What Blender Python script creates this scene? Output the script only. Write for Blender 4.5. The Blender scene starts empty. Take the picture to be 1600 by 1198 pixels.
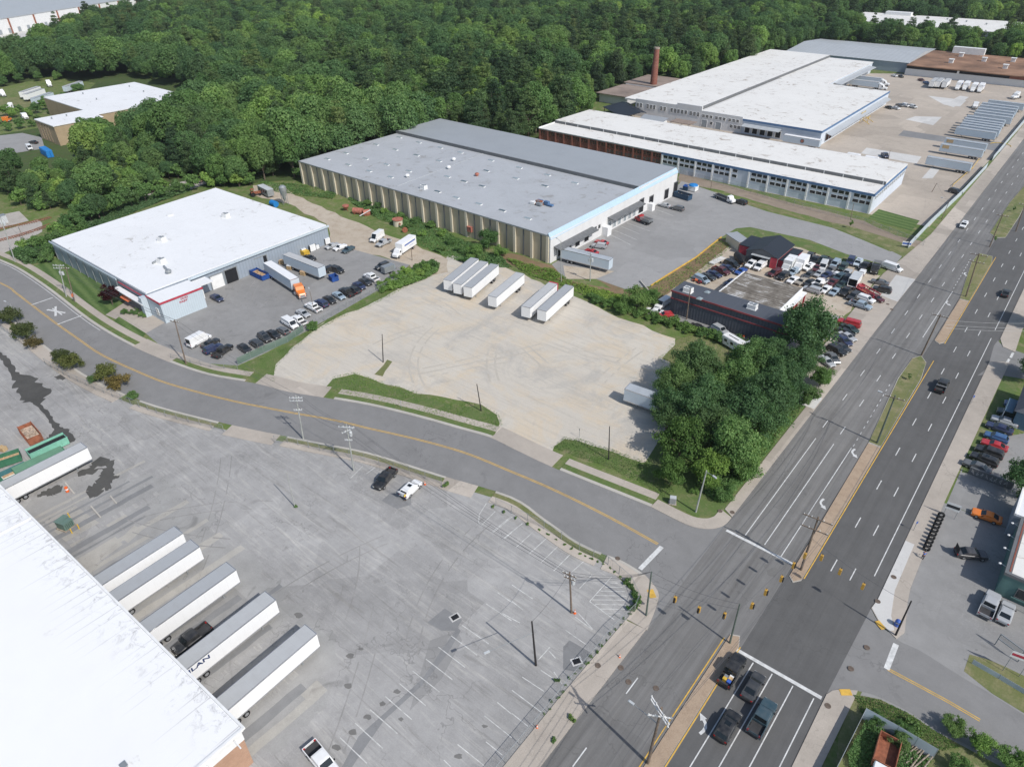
import bpy, math, random
from mathutils import Vector, Matrix
R = math.radians
sc = bpy.context.scene
C = sc.collection

# ---------------------------------------------------------------- camera (drone, 88 m up)
# world: X across the avenue (right), Y along it (away from the lens), Z up, metres
CAMH = 87.7
FPX = 1081.59                      # focal length in pixels of the 1600 px wide photograph
PITCH, ROLL, YAW = R(34.2131), R(-0.6544), R(-39.8198)
_cy, _sy, _cp, _sp, _cr, _sr = math.cos(YAW), math.sin(YAW), math.cos(PITCH), math.sin(PITCH), math.cos(ROLL), math.sin(ROLL)
_f0, _r0, _u0 = Vector((_sy, _cy, 0)), Vector((_cy, -_sy, 0)), Vector((0, 0, 1))
FWD = _cp * _f0 - _sp * _u0
_up = _cp * _u0 + _sp * _f0
RGT = _cr * _r0 + _sr * _up
UPV = _cr * _up - _sr * _r0
cam = bpy.data.cameras.new('camera'); camo = bpy.data.objects.new('camera', cam); C.objects.link(camo)
m = Matrix((RGT, UPV, -FWD)).transposed().to_4x4(); m.translation = (0, 0, CAMH)
camo.matrix_world = m
cam.sensor_width = 36; cam.sensor_fit = 'HORIZONTAL'; cam.lens = 36 * FPX / 1600
cam.clip_start = 1; cam.clip_end = 6000
sc.camera = camo

# ---------------------------------------------------------------- daylight
SUN_EL, SUN_ROT = R(45), R(98)     # sun to the right of the picture
w = bpy.data.worlds.new('World'); sc.world = w; w.use_nodes = True
nt = w.node_tree
sky = nt.nodes.new('ShaderNodeTexSky'); sky.sky_type = 'NISHITA'; sky.sun_disc = False
sky.sun_elevation = SUN_EL; sky.sun_rotation = SUN_ROT; sky.altitude = 100; sky.air_density = 1.1; sky.dust_density = 1.5
nt.links.new(sky.outputs[0], nt.nodes['Background'].inputs[0]); nt.nodes['Background'].inputs[1].default_value = 0.125
sl = bpy.data.lights.new('sun', 'SUN'); sl.energy = 3.8; sl.angle = R(0.53); sl.color = (1, 0.97, 0.925)
so = bpy.data.objects.new('sun', sl); C.objects.link(so)
sd = Vector((math.sin(SUN_ROT) * math.cos(SUN_EL), math.cos(SUN_ROT) * math.cos(SUN_EL), math.sin(SUN_EL)))
so.rotation_euler = (-sd).to_track_quat('-Z', 'Y').to_euler(); so.location = (0, 0, 200)
sc.view_settings.view_transform = 'Standard'; sc.view_settings.look = 'None'
sc.view_settings.exposure = 0; sc.view_settings.gamma = 1
sc.cycles.max_bounces = 5; sc.cycles.diffuse_bounces = 3; sc.cycles.glossy_bounces = 2
sc.cycles.transparent_max_bounces = 12; sc.cycles.transmission_bounces = 3
sc.cycles.use_denoising = True
sc.cycles.sample_clamp_indirect = 4; sc.cycles.sample_clamp_direct = 12

# ---------------------------------------------------------------- where a point of the photograph meets the level z
def G(u, v, z=0.0):
    d = RGT * ((u - 800) / FPX) - UPV * ((v - 599) / FPX) + FWD
    t = (z - CAMH) / d.z
    return Vector((d.x * t, d.y * t, z))
def G2(u, v, z=0.0):
    p = G(u, v, z); return (p.x, p.y)
def PX(p):
    d = Vector(p) - Vector((0, 0, CAMH)); k = d.dot(FWD)
    return (800 + FPX * d.dot(RGT) / k, 599 - FPX * d.dot(UPV) / k)
def TOPH(b, t):
    g = G(*b); d = RGT * ((t[0] - 800) / FPX) - UPV * ((t[1] - 599) / FPX) + FWD
    s = (g.x * d.x + g.y * d.y) / (d.x * d.x + d.y * d.y)
    return CAMH + d.z * s
def HEAD(u, v, fu, fv, z=0.7):
    a, b = G(u, v, z), G(fu, fv, z); return math.atan2(b.y - a.y, b.x - a.x)

# ---------------------------------------------------------------- object helpers
def link(o, parent=None):
    C.objects.link(o)
    if parent is not None: o.parent = parent
    return o
def tag(o, label=None, cat=None, group=None, kind=None):
    if label: o['label'] = label
    if cat: o['category'] = cat
    if group: o['group'] = group
    if kind: o['kind'] = kind
    return o
def thing(name, label, cat, loc=(0, 0, 0), rz=0, group=None):
    o = bpy.data.objects.new(name, None); o.empty_display_size = .5
    o.location = loc; o.rotation_euler = (0, 0, rz); link(o)
    return tag(o, label, cat, group)
def kids(o): return list(o.children)
def dup(root, loc, rz, label, group=None, color=None, scale=None):
    r = root.copy(); C.objects.link(r); r.location = loc; r.rotation_euler = (0, 0, rz)
    if scale: r.scale = scale
    r['label'] = label
    if group: r['group'] = group
    elif 'group' in r: del r['group']
    if color is not None: r.color = color
    for ch in root.children:
        c = ch.copy(); C.objects.link(c); c.parent = r
        if color is not None: c.color = color
        for g in ch.children:
            d = g.copy(); C.objects.link(d); d.parent = c
            if color is not None: d.color = color
    return r

class MB:
    def __init__(s): s.v = []; s.f = []; s.m = []
    def add(s, vs, fs, mi=0):
        n = len(s.v); s.v += [tuple(p) for p in vs]; s.f += [tuple(i + n for i in f) for f in fs]; s.m += [mi] * len(fs); return s
    def box(s, x0, y0, z0, x1, y1, z1, mi=0):
        return s.add([(x0,y0,z0),(x1,y0,z0),(x1,y1,z0),(x0,y1,z0),(x0,y0,z1),(x1,y0,z1),(x1,y1,z1),(x0,y1,z1)],
              [(3,2,1,0),(4,5,6,7),(0,1,5,4),(1,2,6,5),(2,3,7,6),(3,0,4,7)], mi)
    def bar(s, a, b, wd, hh, mi=0, up=(0,0,1)):
        a, b = Vector(a), Vector(b); d = (b - a).normalized(); u = Vector(up)
        x = d.cross(u)
        if x.length < 1e-4: x = d.cross(Vector((1,0,0)))
        x.normalize(); y = x.cross(d)
        x *= wd / 2; y *= hh / 2
        return s.add([a-x-y,a+x-y,a+x+y,a-x+y,b-x-y,b+x-y,b+x+y,b-x+y],[(0,1,2,3),(7,6,5,4),(1,0,4,5),(2,1,5,6),(3,2,6,7),(0,3,7,4)], mi)
    def tube(s, a, b, r0, r1=None, n=8, mi=0, caps=True):
        if r1 is None: r1 = r0
        a, b = Vector(a), Vector(b); d = (b - a).normalized(); x = d.orthogonal().normalized(); y = d.cross(x)
        vs = []
        for p, r in ((a, r0), (b, r1)):
            for i in range(n):
                t = 2 * math.pi * i / n; vs.append(p + x * (r * math.cos(t)) + y * (r * math.sin(t)))
        fs = [(i, (i + 1) % n, n + (i + 1) % n, n + i) for i in range(n)]
        if caps: fs += [tuple(range(n - 1, -1, -1)), tuple(range(n, 2 * n))]
        return s.add(vs, fs, mi)
    def path(s, pts, r, n=5, mi=0):
        for a, b in zip(pts[:-1], pts[1:]): s.tube(a, b, r, r, n, mi, False)
        return s
    def lathe(s, prof, c=(0,0,0), n=14, mi=0):
        vs = []; k = len(prof)
        for r, z in prof:
            for i in range(n):
                t = 2 * math.pi * i / n; vs.append((c[0] + r * math.cos(t), c[1] + r * math.sin(t), c[2] + z))
        fs = [(j*n+i, j*n+(i+1)%n, (j+1)*n+(i+1)%n, (j+1)*n+i) for j in range(k-1) for i in range(n)]
        fs += [tuple(range(n - 1, -1, -1)), tuple(range((k-1)*n, k*n))]
        return s.add(vs, fs, mi)
    def prism(s, pts, z0, z1, mi=0):
        n = len(pts); ar = sum(pts[i][0]*pts[(i+1)%n][1]-pts[(i+1)%n][0]*pts[i][1] for i in range(n))
        if ar < 0: pts = pts[::-1]
        return s.add([(p[0],p[1],z0) for p in pts]+[(p[0],p[1],z1) for p in pts],
              [tuple(range(n-1,-1,-1)), tuple(range(n,2*n))]+[(i,(i+1)%n,n+(i+1)%n,n+i) for i in range(n)], mi)
    def quad(s, a, b, c, d, mi=0): return s.add([a,b,c,d],[(0,1,2,3)],mi)
    def build(s, name, mats, parent=None, smooth=False, loc=None):
        me = bpy.data.meshes.new(name); me.from_pydata(s.v, [], s.f)
        if not isinstance(mats, (list, tuple)): mats = [mats]
        for q in mats: me.materials.append(q)
        if any(s.m): me.polygons.foreach_set('material_index', s.m)
        if smooth: me.polygons.foreach_set('use_smooth', [True] * len(s.f))
        me.update()
        o = bpy.data.objects.new(name, me)
        if loc is not None: o.location = loc
        return link(o, parent)

# ---------------------------------------------------------------- materials
MATS = {}
class NT:
    def __init__(s, name):
        s.m = bpy.data.materials.new(name); s.m.use_nodes = True; s.t = s.m.node_tree; s.t.nodes.clear()
        s.out = s.n('ShaderNodeOutputMaterial'); s.b = s.n('ShaderNodeBsdfPrincipled'); s.l(s.b.outputs[0], s.out.inputs[0]); MATS[name] = s.m
    def n(s, t, **k):
        q = s.t.nodes.new(t)
        for a, b in k.items(): setattr(q, a, b)
        return q
    def l(s, a, b): s.t.links.new(a, b)
    def pos(s, kind='W'):
        if kind == 'W': return s.n('ShaderNodeNewGeometry').outputs['Position']
        return s.n('ShaderNodeTexCoord').outputs['Object']
    def mapp(s, v, sc_=(1,1,1), rot=(0,0,0)):
        q = s.n('ShaderNodeMapping'); s.l(v, q.inputs[0]); q.inputs['Scale'].default_value = sc_; q.inputs['Rotation'].default_value = rot; return q.outputs[0]
    def noise(s, v, scale, detail=3, rough=.55, dist=0):
        q = s.n('ShaderNodeTexNoise'); s.l(v, q.inputs['Vector']); q.inputs['Scale'].default_value = scale
        q.inputs['Detail'].default_value = detail; q.inputs['Roughness'].default_value = rough; q.inputs['Distortion'].default_value = dist; return q.outputs['Fac']
    def ramp(s, v, *st):
        q = s.n('ShaderNodeValToRGB'); e = q.color_ramp.elements
        while len(e) > 1: e.remove(e[-1])
        for i, (p, c) in enumerate(st):
            x = e[0] if i == 0 else e.new(p)
            x.position = p; x.color = (c, c, c, 1) if not isinstance(c, tuple) else (*c, 1)
        s.l(v, q.inputs[0]); return q.outputs[0]
    def mix(s, f, a, b, mode='MIX'):
        q = s.n('ShaderNodeMix', data_type='RGBA', blend_type=mode)
        for i, x in ((0, f), (6, a), (7, b)):
            if isinstance(x, (int, float)): q.inputs[i].default_value = x
            elif isinstance(x, tuple): q.inputs[i].default_value = (*x, 1)
            else: s.l(x, q.inputs[i])
        return q.outputs[2]
    def math(s, op, a, b=None):
        q = s.n('ShaderNodeMath', operation=op)
        for i, x in ((0, a), (1, b)):
            if x is None: continue
            if isinstance(x, (int, float)): q.inputs[i].default_value = x
            else: s.l(x, q.inputs[i])
        return q.outputs[0]
    def sep(s, v):
        q = s.n('ShaderNodeSeparateXYZ'); s.l(v, q.inputs[0]); return q.outputs
    def cracks(s, v, scale, width):
        q = s.n('ShaderNodeTexVoronoi', feature='DISTANCE_TO_EDGE'); d = s.n('ShaderNodeTexNoise'); s.l(v, d.inputs['Vector']); d.inputs['Scale'].default_value = .5
        a = s.n('ShaderNodeVectorMath', operation='MULTIPLY_ADD'); s.l(d.outputs['Color'], a.inputs[0]); a.inputs[1].default_value = (5,5,5); s.l(v, a.inputs[2])
        s.l(a.outputs[0], q.inputs['Vector']); q.inputs['Scale'].default_value = scale
        return s.ramp(q.outputs[0], (0, 1.0), (width, 0.0))
    def done(s, col, rough=.9, bump=None, spec=.3):
        if isinstance(col, tuple): s.b.inputs['Base Color'].default_value = (*col, 1)
        else: s.l(col, s.b.inputs['Base Color'])
        if isinstance(rough, (int, float)): s.b.inputs['Roughness'].default_value = rough
        else: s.l(rough, s.b.inputs['Roughness'])
        s.b.inputs['Specular IOR Level'].default_value = spec
        if bump is not None:
            q = s.n('ShaderNodeBump'); s.l(bump[0], q.inputs['Height']); q.inputs['Strength'].default_value = bump[1]; q.inputs['Distance'].default_value = bump[2]
            s.l(q.outputs[0], s.b.inputs['Normal'])
        return s.m

def plain(name, col, rough=.6, var=.15, scale=.8, metal=0, spec=.4, kind='O'):
    s = NT(name); p = s.pos(kind); n = s.noise(p, scale, 4)
    lo = tuple(c * (1 - var) for c in col); hi = tuple(min(1, c * (1 + var)) for c in col)
    s.b.inputs['Metallic'].default_value = metal
    return s.done(s.ramp(n, (.3, lo), (.7, hi)), rough, None, spec)

def asphalt(name, base, spread=.35, crack=.5, tint=(1,1,1), streak=0, stain=.3, road=None, scuff=0, patch=.12):
    s = NT(name); p = s.pos('W')
    c0 = tuple(base * (1 - spread) * t for t in tint); c1 = tuple(base * (1 + spread) * t for t in tint)
    big = s.noise(p, .035, 6, .68, .6); med = s.noise(p, .33, 5, .7); fine = s.noise(p, 5, 2)
    f = s.math('ADD', s.math('MULTIPLY', big, .5), s.math('ADD', s.math('MULTIPLY', med, .35), s.math('MULTIPLY', fine, .15)))
    col = s.ramp(f, (.36, c0), (.64, c1))
    if patch:                                    # rectangular repair patches, a brick pattern turned to the street grid
        q = s.n('ShaderNodeTexVoronoi', distance='CHEBYCHEV'); s.l(p, q.inputs['Vector']); q.inputs['Scale'].default_value = .055
        r = s.sep(q.outputs['Color'])[0]
        col = s.mix(s.ramp(r, (.72, 0.0), (.74, 1.0)), col, s.mix(1, col, (1 - patch,) * 3, 'MULTIPLY'))
        col = s.mix(s.ramp(s.sep(q.outputs['Color'])[1], (.8, 0.0), (.82, 1.0)), col, s.mix(1, col, (1 + patch * .8,) * 3, 'MULTIPLY'))
    if road:                                     # long polished / oiled tracks following the traffic
        st = s.noise(s.mapp(p, road), 1, 4, .6)
        col = s.mix(s.ramp(st, (.4, 0.0), (.7, streak)), col, s.mix(1, col, (.62, .61, .6), 'MULTIPLY'))
        st2 = s.noise(s.mapp(p, tuple(x * 1.7 for x in road)), 1, 3)
        col = s.mix(s.ramp(st2, (.52, 0.0), (.75, streak * .8)), col, s.mix(1, col, (1.25, 1.23, 1.2), 'MULTIPLY'))
    if stain:
        sp = s.noise(p, .16, 3, .6, 1.2)
        col = s.mix(s.ramp(sp, (.66, 0.0), (.74, stain)), col, tuple(base * .45 * t for t in tint))
        dr = s.noise(p, .55, 2, .5)
        col = s.mix(s.ramp(dr, (.74, 0.0), (.78, stain)), col, tuple(base * .35 * t for t in tint))
    if scuff:                                    # scrapes, tyre marks and pale grit dragged about by turning lorries
        for rot, sx, lo, hi, tone in ((.55, .035, .55, .63, 1.3), (-.6, .045, .56, .64, 1.28), (1.25, .03, .57, .64, .74), (.1, .05, .58, .66, .78), (2.2, .04, .56, .62, 1.22)):
            t = s.noise(s.mapp(p, (sx, .62, 1), (0, 0, rot)), 1, 5, .72, 1.6)
            col = s.mix(s.ramp(t, (lo, 0.0), (hi, scuff)), col, s.mix(1, col, (tone, tone * .99, tone * .96), 'MULTIPLY'))
        sk = s.noise(p, 1.7, 4, .8); col = s.mix(s.ramp(sk, (.58, 0.0), (.7, .35)), col, tuple(base * 1.35 * t for t in tint))
    if crack:
        ck = s.cracks(p, .11, .012); gate = s.ramp(s.noise(p, .05, 2), (.42, 0.0), (.6, crack))
        col = s.mix(s.math('MULTIPLY', ck, gate), col, tuple(base * .4 * t for t in tint))
        c2 = s.cracks(s.mapp(p, (1, 1, 1), (0, 0, .6)), .42, .03); g2 = s.ramp(s.noise(p, .03, 3), (.5, 0.0), (.64, crack * .7))
        col = s.mix(s.math('MULTIPLY', c2, g2), col, tuple(min(1, base * 1.5 * t) for t in tint))
    return s.done(col, .88, (fine, .15, .05), .35)

def soil(name, cols, scales=(.03, .3, 3), rough=.95, bump=.4):
    s = NT(name); p = s.pos('W')
    a = s.noise(p, scales[0], 5, .65, .5); b = s.noise(p, scales[1], 5, .7); c = s.noise(p, scales[2], 3)
    col = s.mix(s.ramp(a, (.38, 0.0), (.62, 1.0)), cols[0], cols[1])
    col = s.mix(s.ramp(b, (.45, 0.0), (.68, 1.0)), col, cols[2])
    col = s.mix(s.ramp(c, (.3, 0.0), (.75, .55)), col, cols[3])
    if len(cols) > 4: col = s.mix(s.ramp(s.noise(p, .45, 5, .75, .8), (.56, 0.0), (.7, .75)), col, cols[4])
    return s.done(col, rough, (c, bump, .15), .2)

asphalt('asphalt_lot', .32, .24, .5, (1, .975, .945), patch=.1, stain=.4, scuff=.55)
asphalt('asphalt_lot_dark', .265, .18, .4, (1, .98, .95), stain=.4, patch=.06)
asphalt('asphalt_lot_grey', .29, .13, .35, (1, .985, .965), stain=.2, patch=.07)
asphalt('asphalt_side', .215, .14, .4, (1, .98, .955), stain=.25, patch=.03)
asphalt('asphalt_old', .19, .13, .45, (1, .975, .94), .75, .2, (1.1, .02, 1), patch=.08)
asphalt('asphalt_new', .115, .14, .25, (1, .985, .965), .35, .1, (.9, .012, 1), patch=.04)
asphalt('asphalt_patch', .22, .2, .3, (1, 1, 1), stain=.3, patch=0)
asphalt('asphalt_wet', .075, .3, 0, (1, .97, .9), stain=0, patch=0)
asphalt('asphalt_stain', .16, .25, 0, (1, .97, .92), stain=0, patch=0)
asphalt('asphalt_apron', .315, .2, .5, (1, .98, .94), stain=.5, patch=.1)
asphalt('concrete_yard', .42, .14, .5, (1, .87, .73), stain=.2, patch=.1)
asphalt('concrete_patchy', .38, .2, .5, (1, .95, .86), stain=.3, patch=.1)
asphalt('concrete_path', .41, .16, .5, (1, .885, .76), stain=.15, patch=.16)
asphalt('concrete_pale', .55, .1, .3, (1, .98, .94), stain=.1, patch=.08)
asphalt('concrete_kerb', .44, .15, .3, (1, .94, .84), stain=.1, patch=0)
soil('dirt', [(.40,.33,.25), (.47,.41,.33), (.33,.26,.19), (.53,.47,.39)])
soil('bare_earth', [(.17,.115,.07), (.24,.165,.1), (.13,.12,.05), (.28,.2,.13)])
soil('cinder', [(.24,.19,.145), (.3,.245,.19), (.2,.16,.12), (.32,.27,.22)])
soil('ballast', [(.36,.33,.3), (.42,.39,.35), (.3,.27,.24), (.5,.47,.43)])
soil('forest_floor', [(.055,.09,.03), (.075,.115,.035), (.1,.1,.05), (.04,.07,.02)])
soil('weedy', [(.10,.15,.04), (.14,.19,.055), (.24,.21,.12), (.075,.13,.03), (.3,.25,.16)])
soil('lawn', [(.095,.145,.045), (.12,.17,.052), (.18,.18,.085), (.08,.13,.04), (.27,.23,.15)])
soil('dry_grass', [(.13,.16,.06), (.2,.19,.085), (.28,.24,.14), (.11,.14,.05), (.33,.27,.18)])

def gravel():
    s = NT('gravel'); p = s.pos('W')
    a = s.noise(p, .025, 5, .62, .8); b = s.noise(p, .09, 5, .7, .6); c = s.noise(p, 1.3, 4, .75); d = s.noise(p, 6, 2)
    col = s.mix(s.ramp(a, (.36, 0.0), (.64, 1.0)), (.49,.45,.39), (.58,.535,.46))
    col = s.mix(s.ramp(b, (.47, 0.0), (.62, .9)), col, (.57,.475,.35))
    col = s.mix(s.ramp(s.noise(p, .06, 5, .7, 1.0), (.5, 0.0), (.64, .75)), col, (.37,.355,.33))
    for rot, sc_ in ((.5, (.05, .9, 1)), (-.35, (.04, .8, 1)), (1.1, (.05, 1.1, 1))):
        t = s.noise(s.mapp(p, sc_, (0, 0, rot)), 1, 3, .6, 1.0)
        col = s.mix(s.ramp(t, (.55, 0.0), (.66, .28)), col, (.36,.335,.295))
    col = s.mix(s.ramp(c, (.35, 0.0), (.75, .45)), col, (.6,.55,.48))
    col = s.mix(s.ramp(d, (.3, .35), (.5, 0.0)), col, (.3,.27,.22))
    return s.done(col, .95, (c, .3, .1), .2)
gravel()

def mown():
    s = NT('mown_lawn'); p = s.pos('W')
    q = s.sep(s.mapp(p, (1,1,1), (0,0,R(8)))); st = s.math('SINE', s.math('MULTIPLY', q[1], 2.4))
    n = s.noise(p, 1.2, 4, .7)
    f = s.math('ADD', s.math('MULTIPLY', st, .22), n)
    return s.done(s.ramp(f, (.3, (.065,.115,.033)), (.75, (.125,.18,.062))), .95, (n, .3, .1), .2)
mown()
plain('white_paint', (.6,.6,.585), .7, .2, 1.5, kind='W')
plain('worn_paint', (.55,.55,.53), .8, .3, 1.2, kind='W')
plain('yellow_paint', (.62,.38,.07), .7, .2, 1.0, kind='W')
from mathutils.geometry import tessellate_polygon
# ================================================================ ground, roads, lots (photograph pixels turned into ground points)
LAID = []
def struct(o): return tag(o, kind='structure')
def sheet(name, pts, z, mat):
    b = MB(); ar = sum(pts[i][0]*pts[(i+1)%len(pts)][1]-pts[(i+1)%len(pts)][0]*pts[i][1] for i in range(len(pts)))
    if ar < 0: pts = pts[::-1]
    pts = [p for i, p in enumerate(pts) if math.hypot(p[0]-pts[i-1][0], p[1]-pts[i-1][1]) > .02]
    bb = (min(p[0] for p in pts), min(p[1] for p in pts), max(p[0] for p in pts), max(p[1] for p in pts))
    while any(abs(z - c) < .0019 and bb[0] < q[2] and q[0] < bb[2] and bb[1] < q[3] and q[1] < bb[3] for q, c in LAID): z += .002
    LAID.append((bb, z))
    tri = tessellate_polygon([[Vector((x, y, 0)) for x, y in pts]])
    b.add([(x, y, z) for x, y in pts], [tuple(t) if (pts[t[1]][0]-pts[t[0]][0])*(pts[t[2]][1]-pts[t[0]][1])-(pts[t[1]][1]-pts[t[0]][1])*(pts[t[2]][0]-pts[t[0]][0]) > 0 else tuple(t)[::-1] for t in tri])
    return struct(b.build(name, MATS[mat]))
def slab(name, pts, z0, z1, mat):
    b = MB(); b.prism([tuple(p) for p in pts], z0, z1); return struct(b.build(name, MATS[mat]))
def P(*uv): return [G2(*q) for q in uv]
def rect(x0, y0, x1, y1): return [(x0,y0),(x1,y0),(x1,y1),(x0,y1)]
def rag(pts, amp=.5, step=2.5, seed=1):
    """the same outline with a naturally uneven edge"""
    rd = random.Random(seed); out = []
    for (a, b), (c, d) in zip(pts, pts[1:] + pts[:1]):
        L = math.hypot(c - a, d - b); n = max(1, int(L / step)); nx, ny = -(d - b) / (L + 1e-6), (c - a) / (L + 1e-6)
        for i in range(n):
            t = i / n; j = rd.uniform(-amp, amp) if i else 0
            out.append((a + (c - a) * t + nx * j, b + (d - b) * t + ny * j))
    return out
def smooth(pts, k=4):
    out = []; n = len(pts)
    for i in range(n - 1):
        p0, p1, p2, p3 = pts[max(0, i-1)], pts[i], pts[i+1], pts[min(n-1, i+2)]
        for j in range(k):
            t = j / k; t2 = t*t; t3 = t2*t
            out.append(tuple(.5*((2*p1[q])+(-p0[q]+p2[q])*t+(2*p0[q]-5*p1[q]+4*p2[q]-p3[q])*t2+(-p0[q]+3*p1[q]-3*p2[q]+p3[q])*t3) for q in (0,1)))
    return out + [pts[-1]]
def offset(pts, d):
    out = []
    for i, p in enumerate(pts):
        a, b = pts[max(0, i-1)], pts[min(len(pts)-1, i+1)]
        L = math.hypot(b[0]-a[0], b[1]-a[1]); out.append((p[0]-(b[1]-a[1])/L*d, p[1]+(b[0]-a[0])/L*d))
    return out
def band(a, b): return a + b[::-1]
def cut(pts, u0, u1):
    """the stretch of a kerb line between two picture columns"""
    return [p for p in pts if u0 <= PX((p[0], p[1], 0))[0] <= u1]

sheet('ground', rect(-2600, -400, 1200, 3600), 0, 'weedy')

# --- avenue
XW, XE = -26.2, -1.3
sheet('road', rect(XW, -90, -13.95, 1500), .03, 'asphalt_old')
sheet('road', rect(-13.95, -90, XE, 1500), .03, 'asphalt_new')
# --- side road curving away to the left
UPK = smooth(P((-140,350),(-60,383),(0,408),(30,422),(75,452),(125,491),(160,515),(207,541),(265,566),(325,586),(399,599),(450,612),(505,621),(575,633),(650,651),(725,672),(767,684),(800,700),(850,724),(900,745),(965,771),(1017,792)))
LOK = smooth(P((-190,420),(-90,452),(0,488),(60,532),(130,584),(220,626),(320,654),(399,672),(450,682),(500,692),(575,707),(650,730),(697,745),(799,776),(850,810),(900,845),(940,864),(975,878),(1007,898)))
CNR = smooth(P((1017,792),(1062,815),(1087,824),(1112,826),(1132,820))+[(XW,90.8)])
CSR = smooth(P((1007,898),(1022,915),(1029,935))+[(-25.9,61.5)])
sheet('road', UPK + CNR[1:] + CSR[::-1] + LOK[::-1][1:], .034, 'asphalt_side')
# --- cross street, lower right and the one beyond it
XUP = smooth(P((1361,950),(1372,970),(1400,998),(1437,1016),(1475,1040),(1507,1060),(1550,1085),(1599,1116),(1680,1165),(1900,1290)))
XLO = smooth(P((1292,1083),(1312,1077),(1340,1079),(1375,1089),(1425,1114),(1460,1138),(1500,1158),(1550,1181),(1599,1205),(1720,1270)))
sheet('road', XUP + XLO[::-1], .036, 'asphalt_side')
sheet('road', P((1543,575),(1553,540),(1559,532),(1567,541),(1599,552),(1720,600),(1720,640),(1599,592),(1550,584),(1527,587)), .036, 'asphalt_side')

# --- lots
sheet('parking_lot', P((-200,430),(0,505),(60,548),(130,600),(220,637),(320,664),(399,682),(450,691),(570,716),(695,755),(799,786),(935,873),(990,925),(998,950))+[(-29.4,58),(-29.7,45),(-29.7,-60),(-420,-60)], .012, 'asphalt_lot')
sheet('gravel_lot', rag(P((427,596),(431,567),(455,542),(487,517),(525,495),(575,475),(612,455),(650,440),(690,418),(700,398),(780,412),(830,436),(897,463),(935,480),(987,503),(1055,529),(1045,548),(1034,560),(1060,572),(1090,590),(1060,660),(1030,720),(985,724),(960,708),(905,690),(882,686),(866,697),(862,708),(857,727),(800,702),(770,685),(780,664),(775,647),(752,632),(650,615),(600,600),(555,584),(520,592),(508,606),(502,620),(450,612),(405,600)), .7, 3, 5), .016, 'gravel')
sheet('grass', rag(P((1034,560),(1045,546),(1058,530),(1100,522),(1190,545),(1180,575),(1090,590)), .6, 3, 2), .012, 'dry_grass')
sheet('grass', P((1000,735),(1060,640),(1180,570),(1300,540))+[(XW-1.6,140),(XW-1.6,92)]+P((1120,805),(1087,802),(1035,785)), .02, 'lawn')
sheet('grass', rag(P((866,700),(882,686),(905,689),(960,707),(1013,727),(1050,770),(1040,776),(960,732)), .35, 2, 3), .04, 'lawn')
sheet('grass', rag(P((512,606),(520,592),(555,584),(600,600),(650,615),(712,636),(752,632),(776,648),(781,662),(774,670),(675,642),(607,627)), .35, 2, 4), .04, 'lawn')
sheet('grass', rag(P((585,585),(605,562),(613,565),(598,588)), .3, 2, 4), .04, 'dry_grass')
sheet('grass', rag(P((1035,748),(1075,745),(1140,760),(1145,790),(1120,806),(1087,806),(1050,790)), .3, 2, 4), .05, 'lawn')
# white-roofed shop: lawn, forecourt, car park, dirt drive
sheet('lawn', P((38,420),(88,404),(186,446),(196,470),(165,492)), .05, 'mown_lawn')
sheet('pavement', P((165,492),(196,472),(232,470),(265,500),(228,521),(200,507)), .06, 'concrete_path')
sheet('lawn', P((176,503),(186,495),(228,521),(222,529)), .07, 'mown_lawn')
sheet('parking_lot', P((228,521),(255,495),(300,440),(410,385),(505,360),(512,378),(560,392),(640,414),(600,448),(480,517),(412,553),(372,571),(300,566),(260,548)), .022, 'asphalt_lot_dark')
sheet('dirt', rag(P((395,290),(436,288),(480,314),(545,343),(600,366),(650,383),(700,406),(700,425),(655,432),(640,414),(560,392),(515,382),(510,350),(450,318),(400,306)), .9, 4, 6), .02, 'dirt')
sheet('dirt', rag(P((430,285),(470,285),(520,310),(600,345),(590,356),(540,345),(480,322)), 1.2, 3, 8), .014, 'weedy')
sheet('grass', rag(P((372,572),(412,554),(480,518),(560,475),(600,450),(640,420),(690,420),(612,457),(575,477),(525,497),(487,519),(455,544),(431,569),(427,594),(390,590)), .5, 3, 9), .018, 'lawn')
sheet('grass', rag(P((420,284),(475,286),(620,330),(860,412),(960,448),(1000,460),(1190,545),(1190,556),(1060,534),(935,486),(840,440),(790,415),(690,405),(600,366),(480,318)), .8, 4, 10), .010, 'weedy')
# grey warehouse yard
sheet('parking_lot', P((862,413),(882,436),(932,436),(977,452),(1017,447),(1040,432),(1087,403),(1127,371),(1150,357),(1200,361),(1265,375),(1322,397),(1375,412),(1412,416))+[(-33.5,212),(-33.5,232)]+P((1390,393),(1350,376),(1300,356),(1260,346),(1200,331),(1170,321),(1130,305),(1065,283),(1050,300)), .024, 'asphalt_lot_grey')
sheet('concrete_apron', P((880,415),(960,424),(931,436),(884,436)), .03, 'dirt')
sheet('bare_earth', rag(P((932,437),(977,453),(1017,448),(1040,433),(1087,404),(1127,372),(1150,385),(1120,420),(1060,450),(1010,480),(985,470)), .5, 3, 2), .02, 'bare_earth')
sheet('bare_earth', rag(P((765,400),(800,396),(862,414),(884,438),(975,455),(960,462),(890,445),(800,415)), .6, 3, 2), .016, 'bare_earth')
sheet('grass', rag(P((1150,357),(1172,355),(1240,372),(1320,398),(1318,408),(1260,388),(1190,372),(1135,372)), .4, 3, 2), .03, 'lawn')
sheet('grass', rag(P((1150,316),(1200,328),(1260,344),(1250,337),(1190,320),(1150,310)), .4, 3, 2), .03, 'dry_grass')
sheet('grass', rag(P((1300,355),(1350,374),(1390,391),(1412,402),(1435,404),(1440,390),(1400,376),(1330,354),(1300,348)), .4, 3, 2), .03, 'dry_grass')
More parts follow.
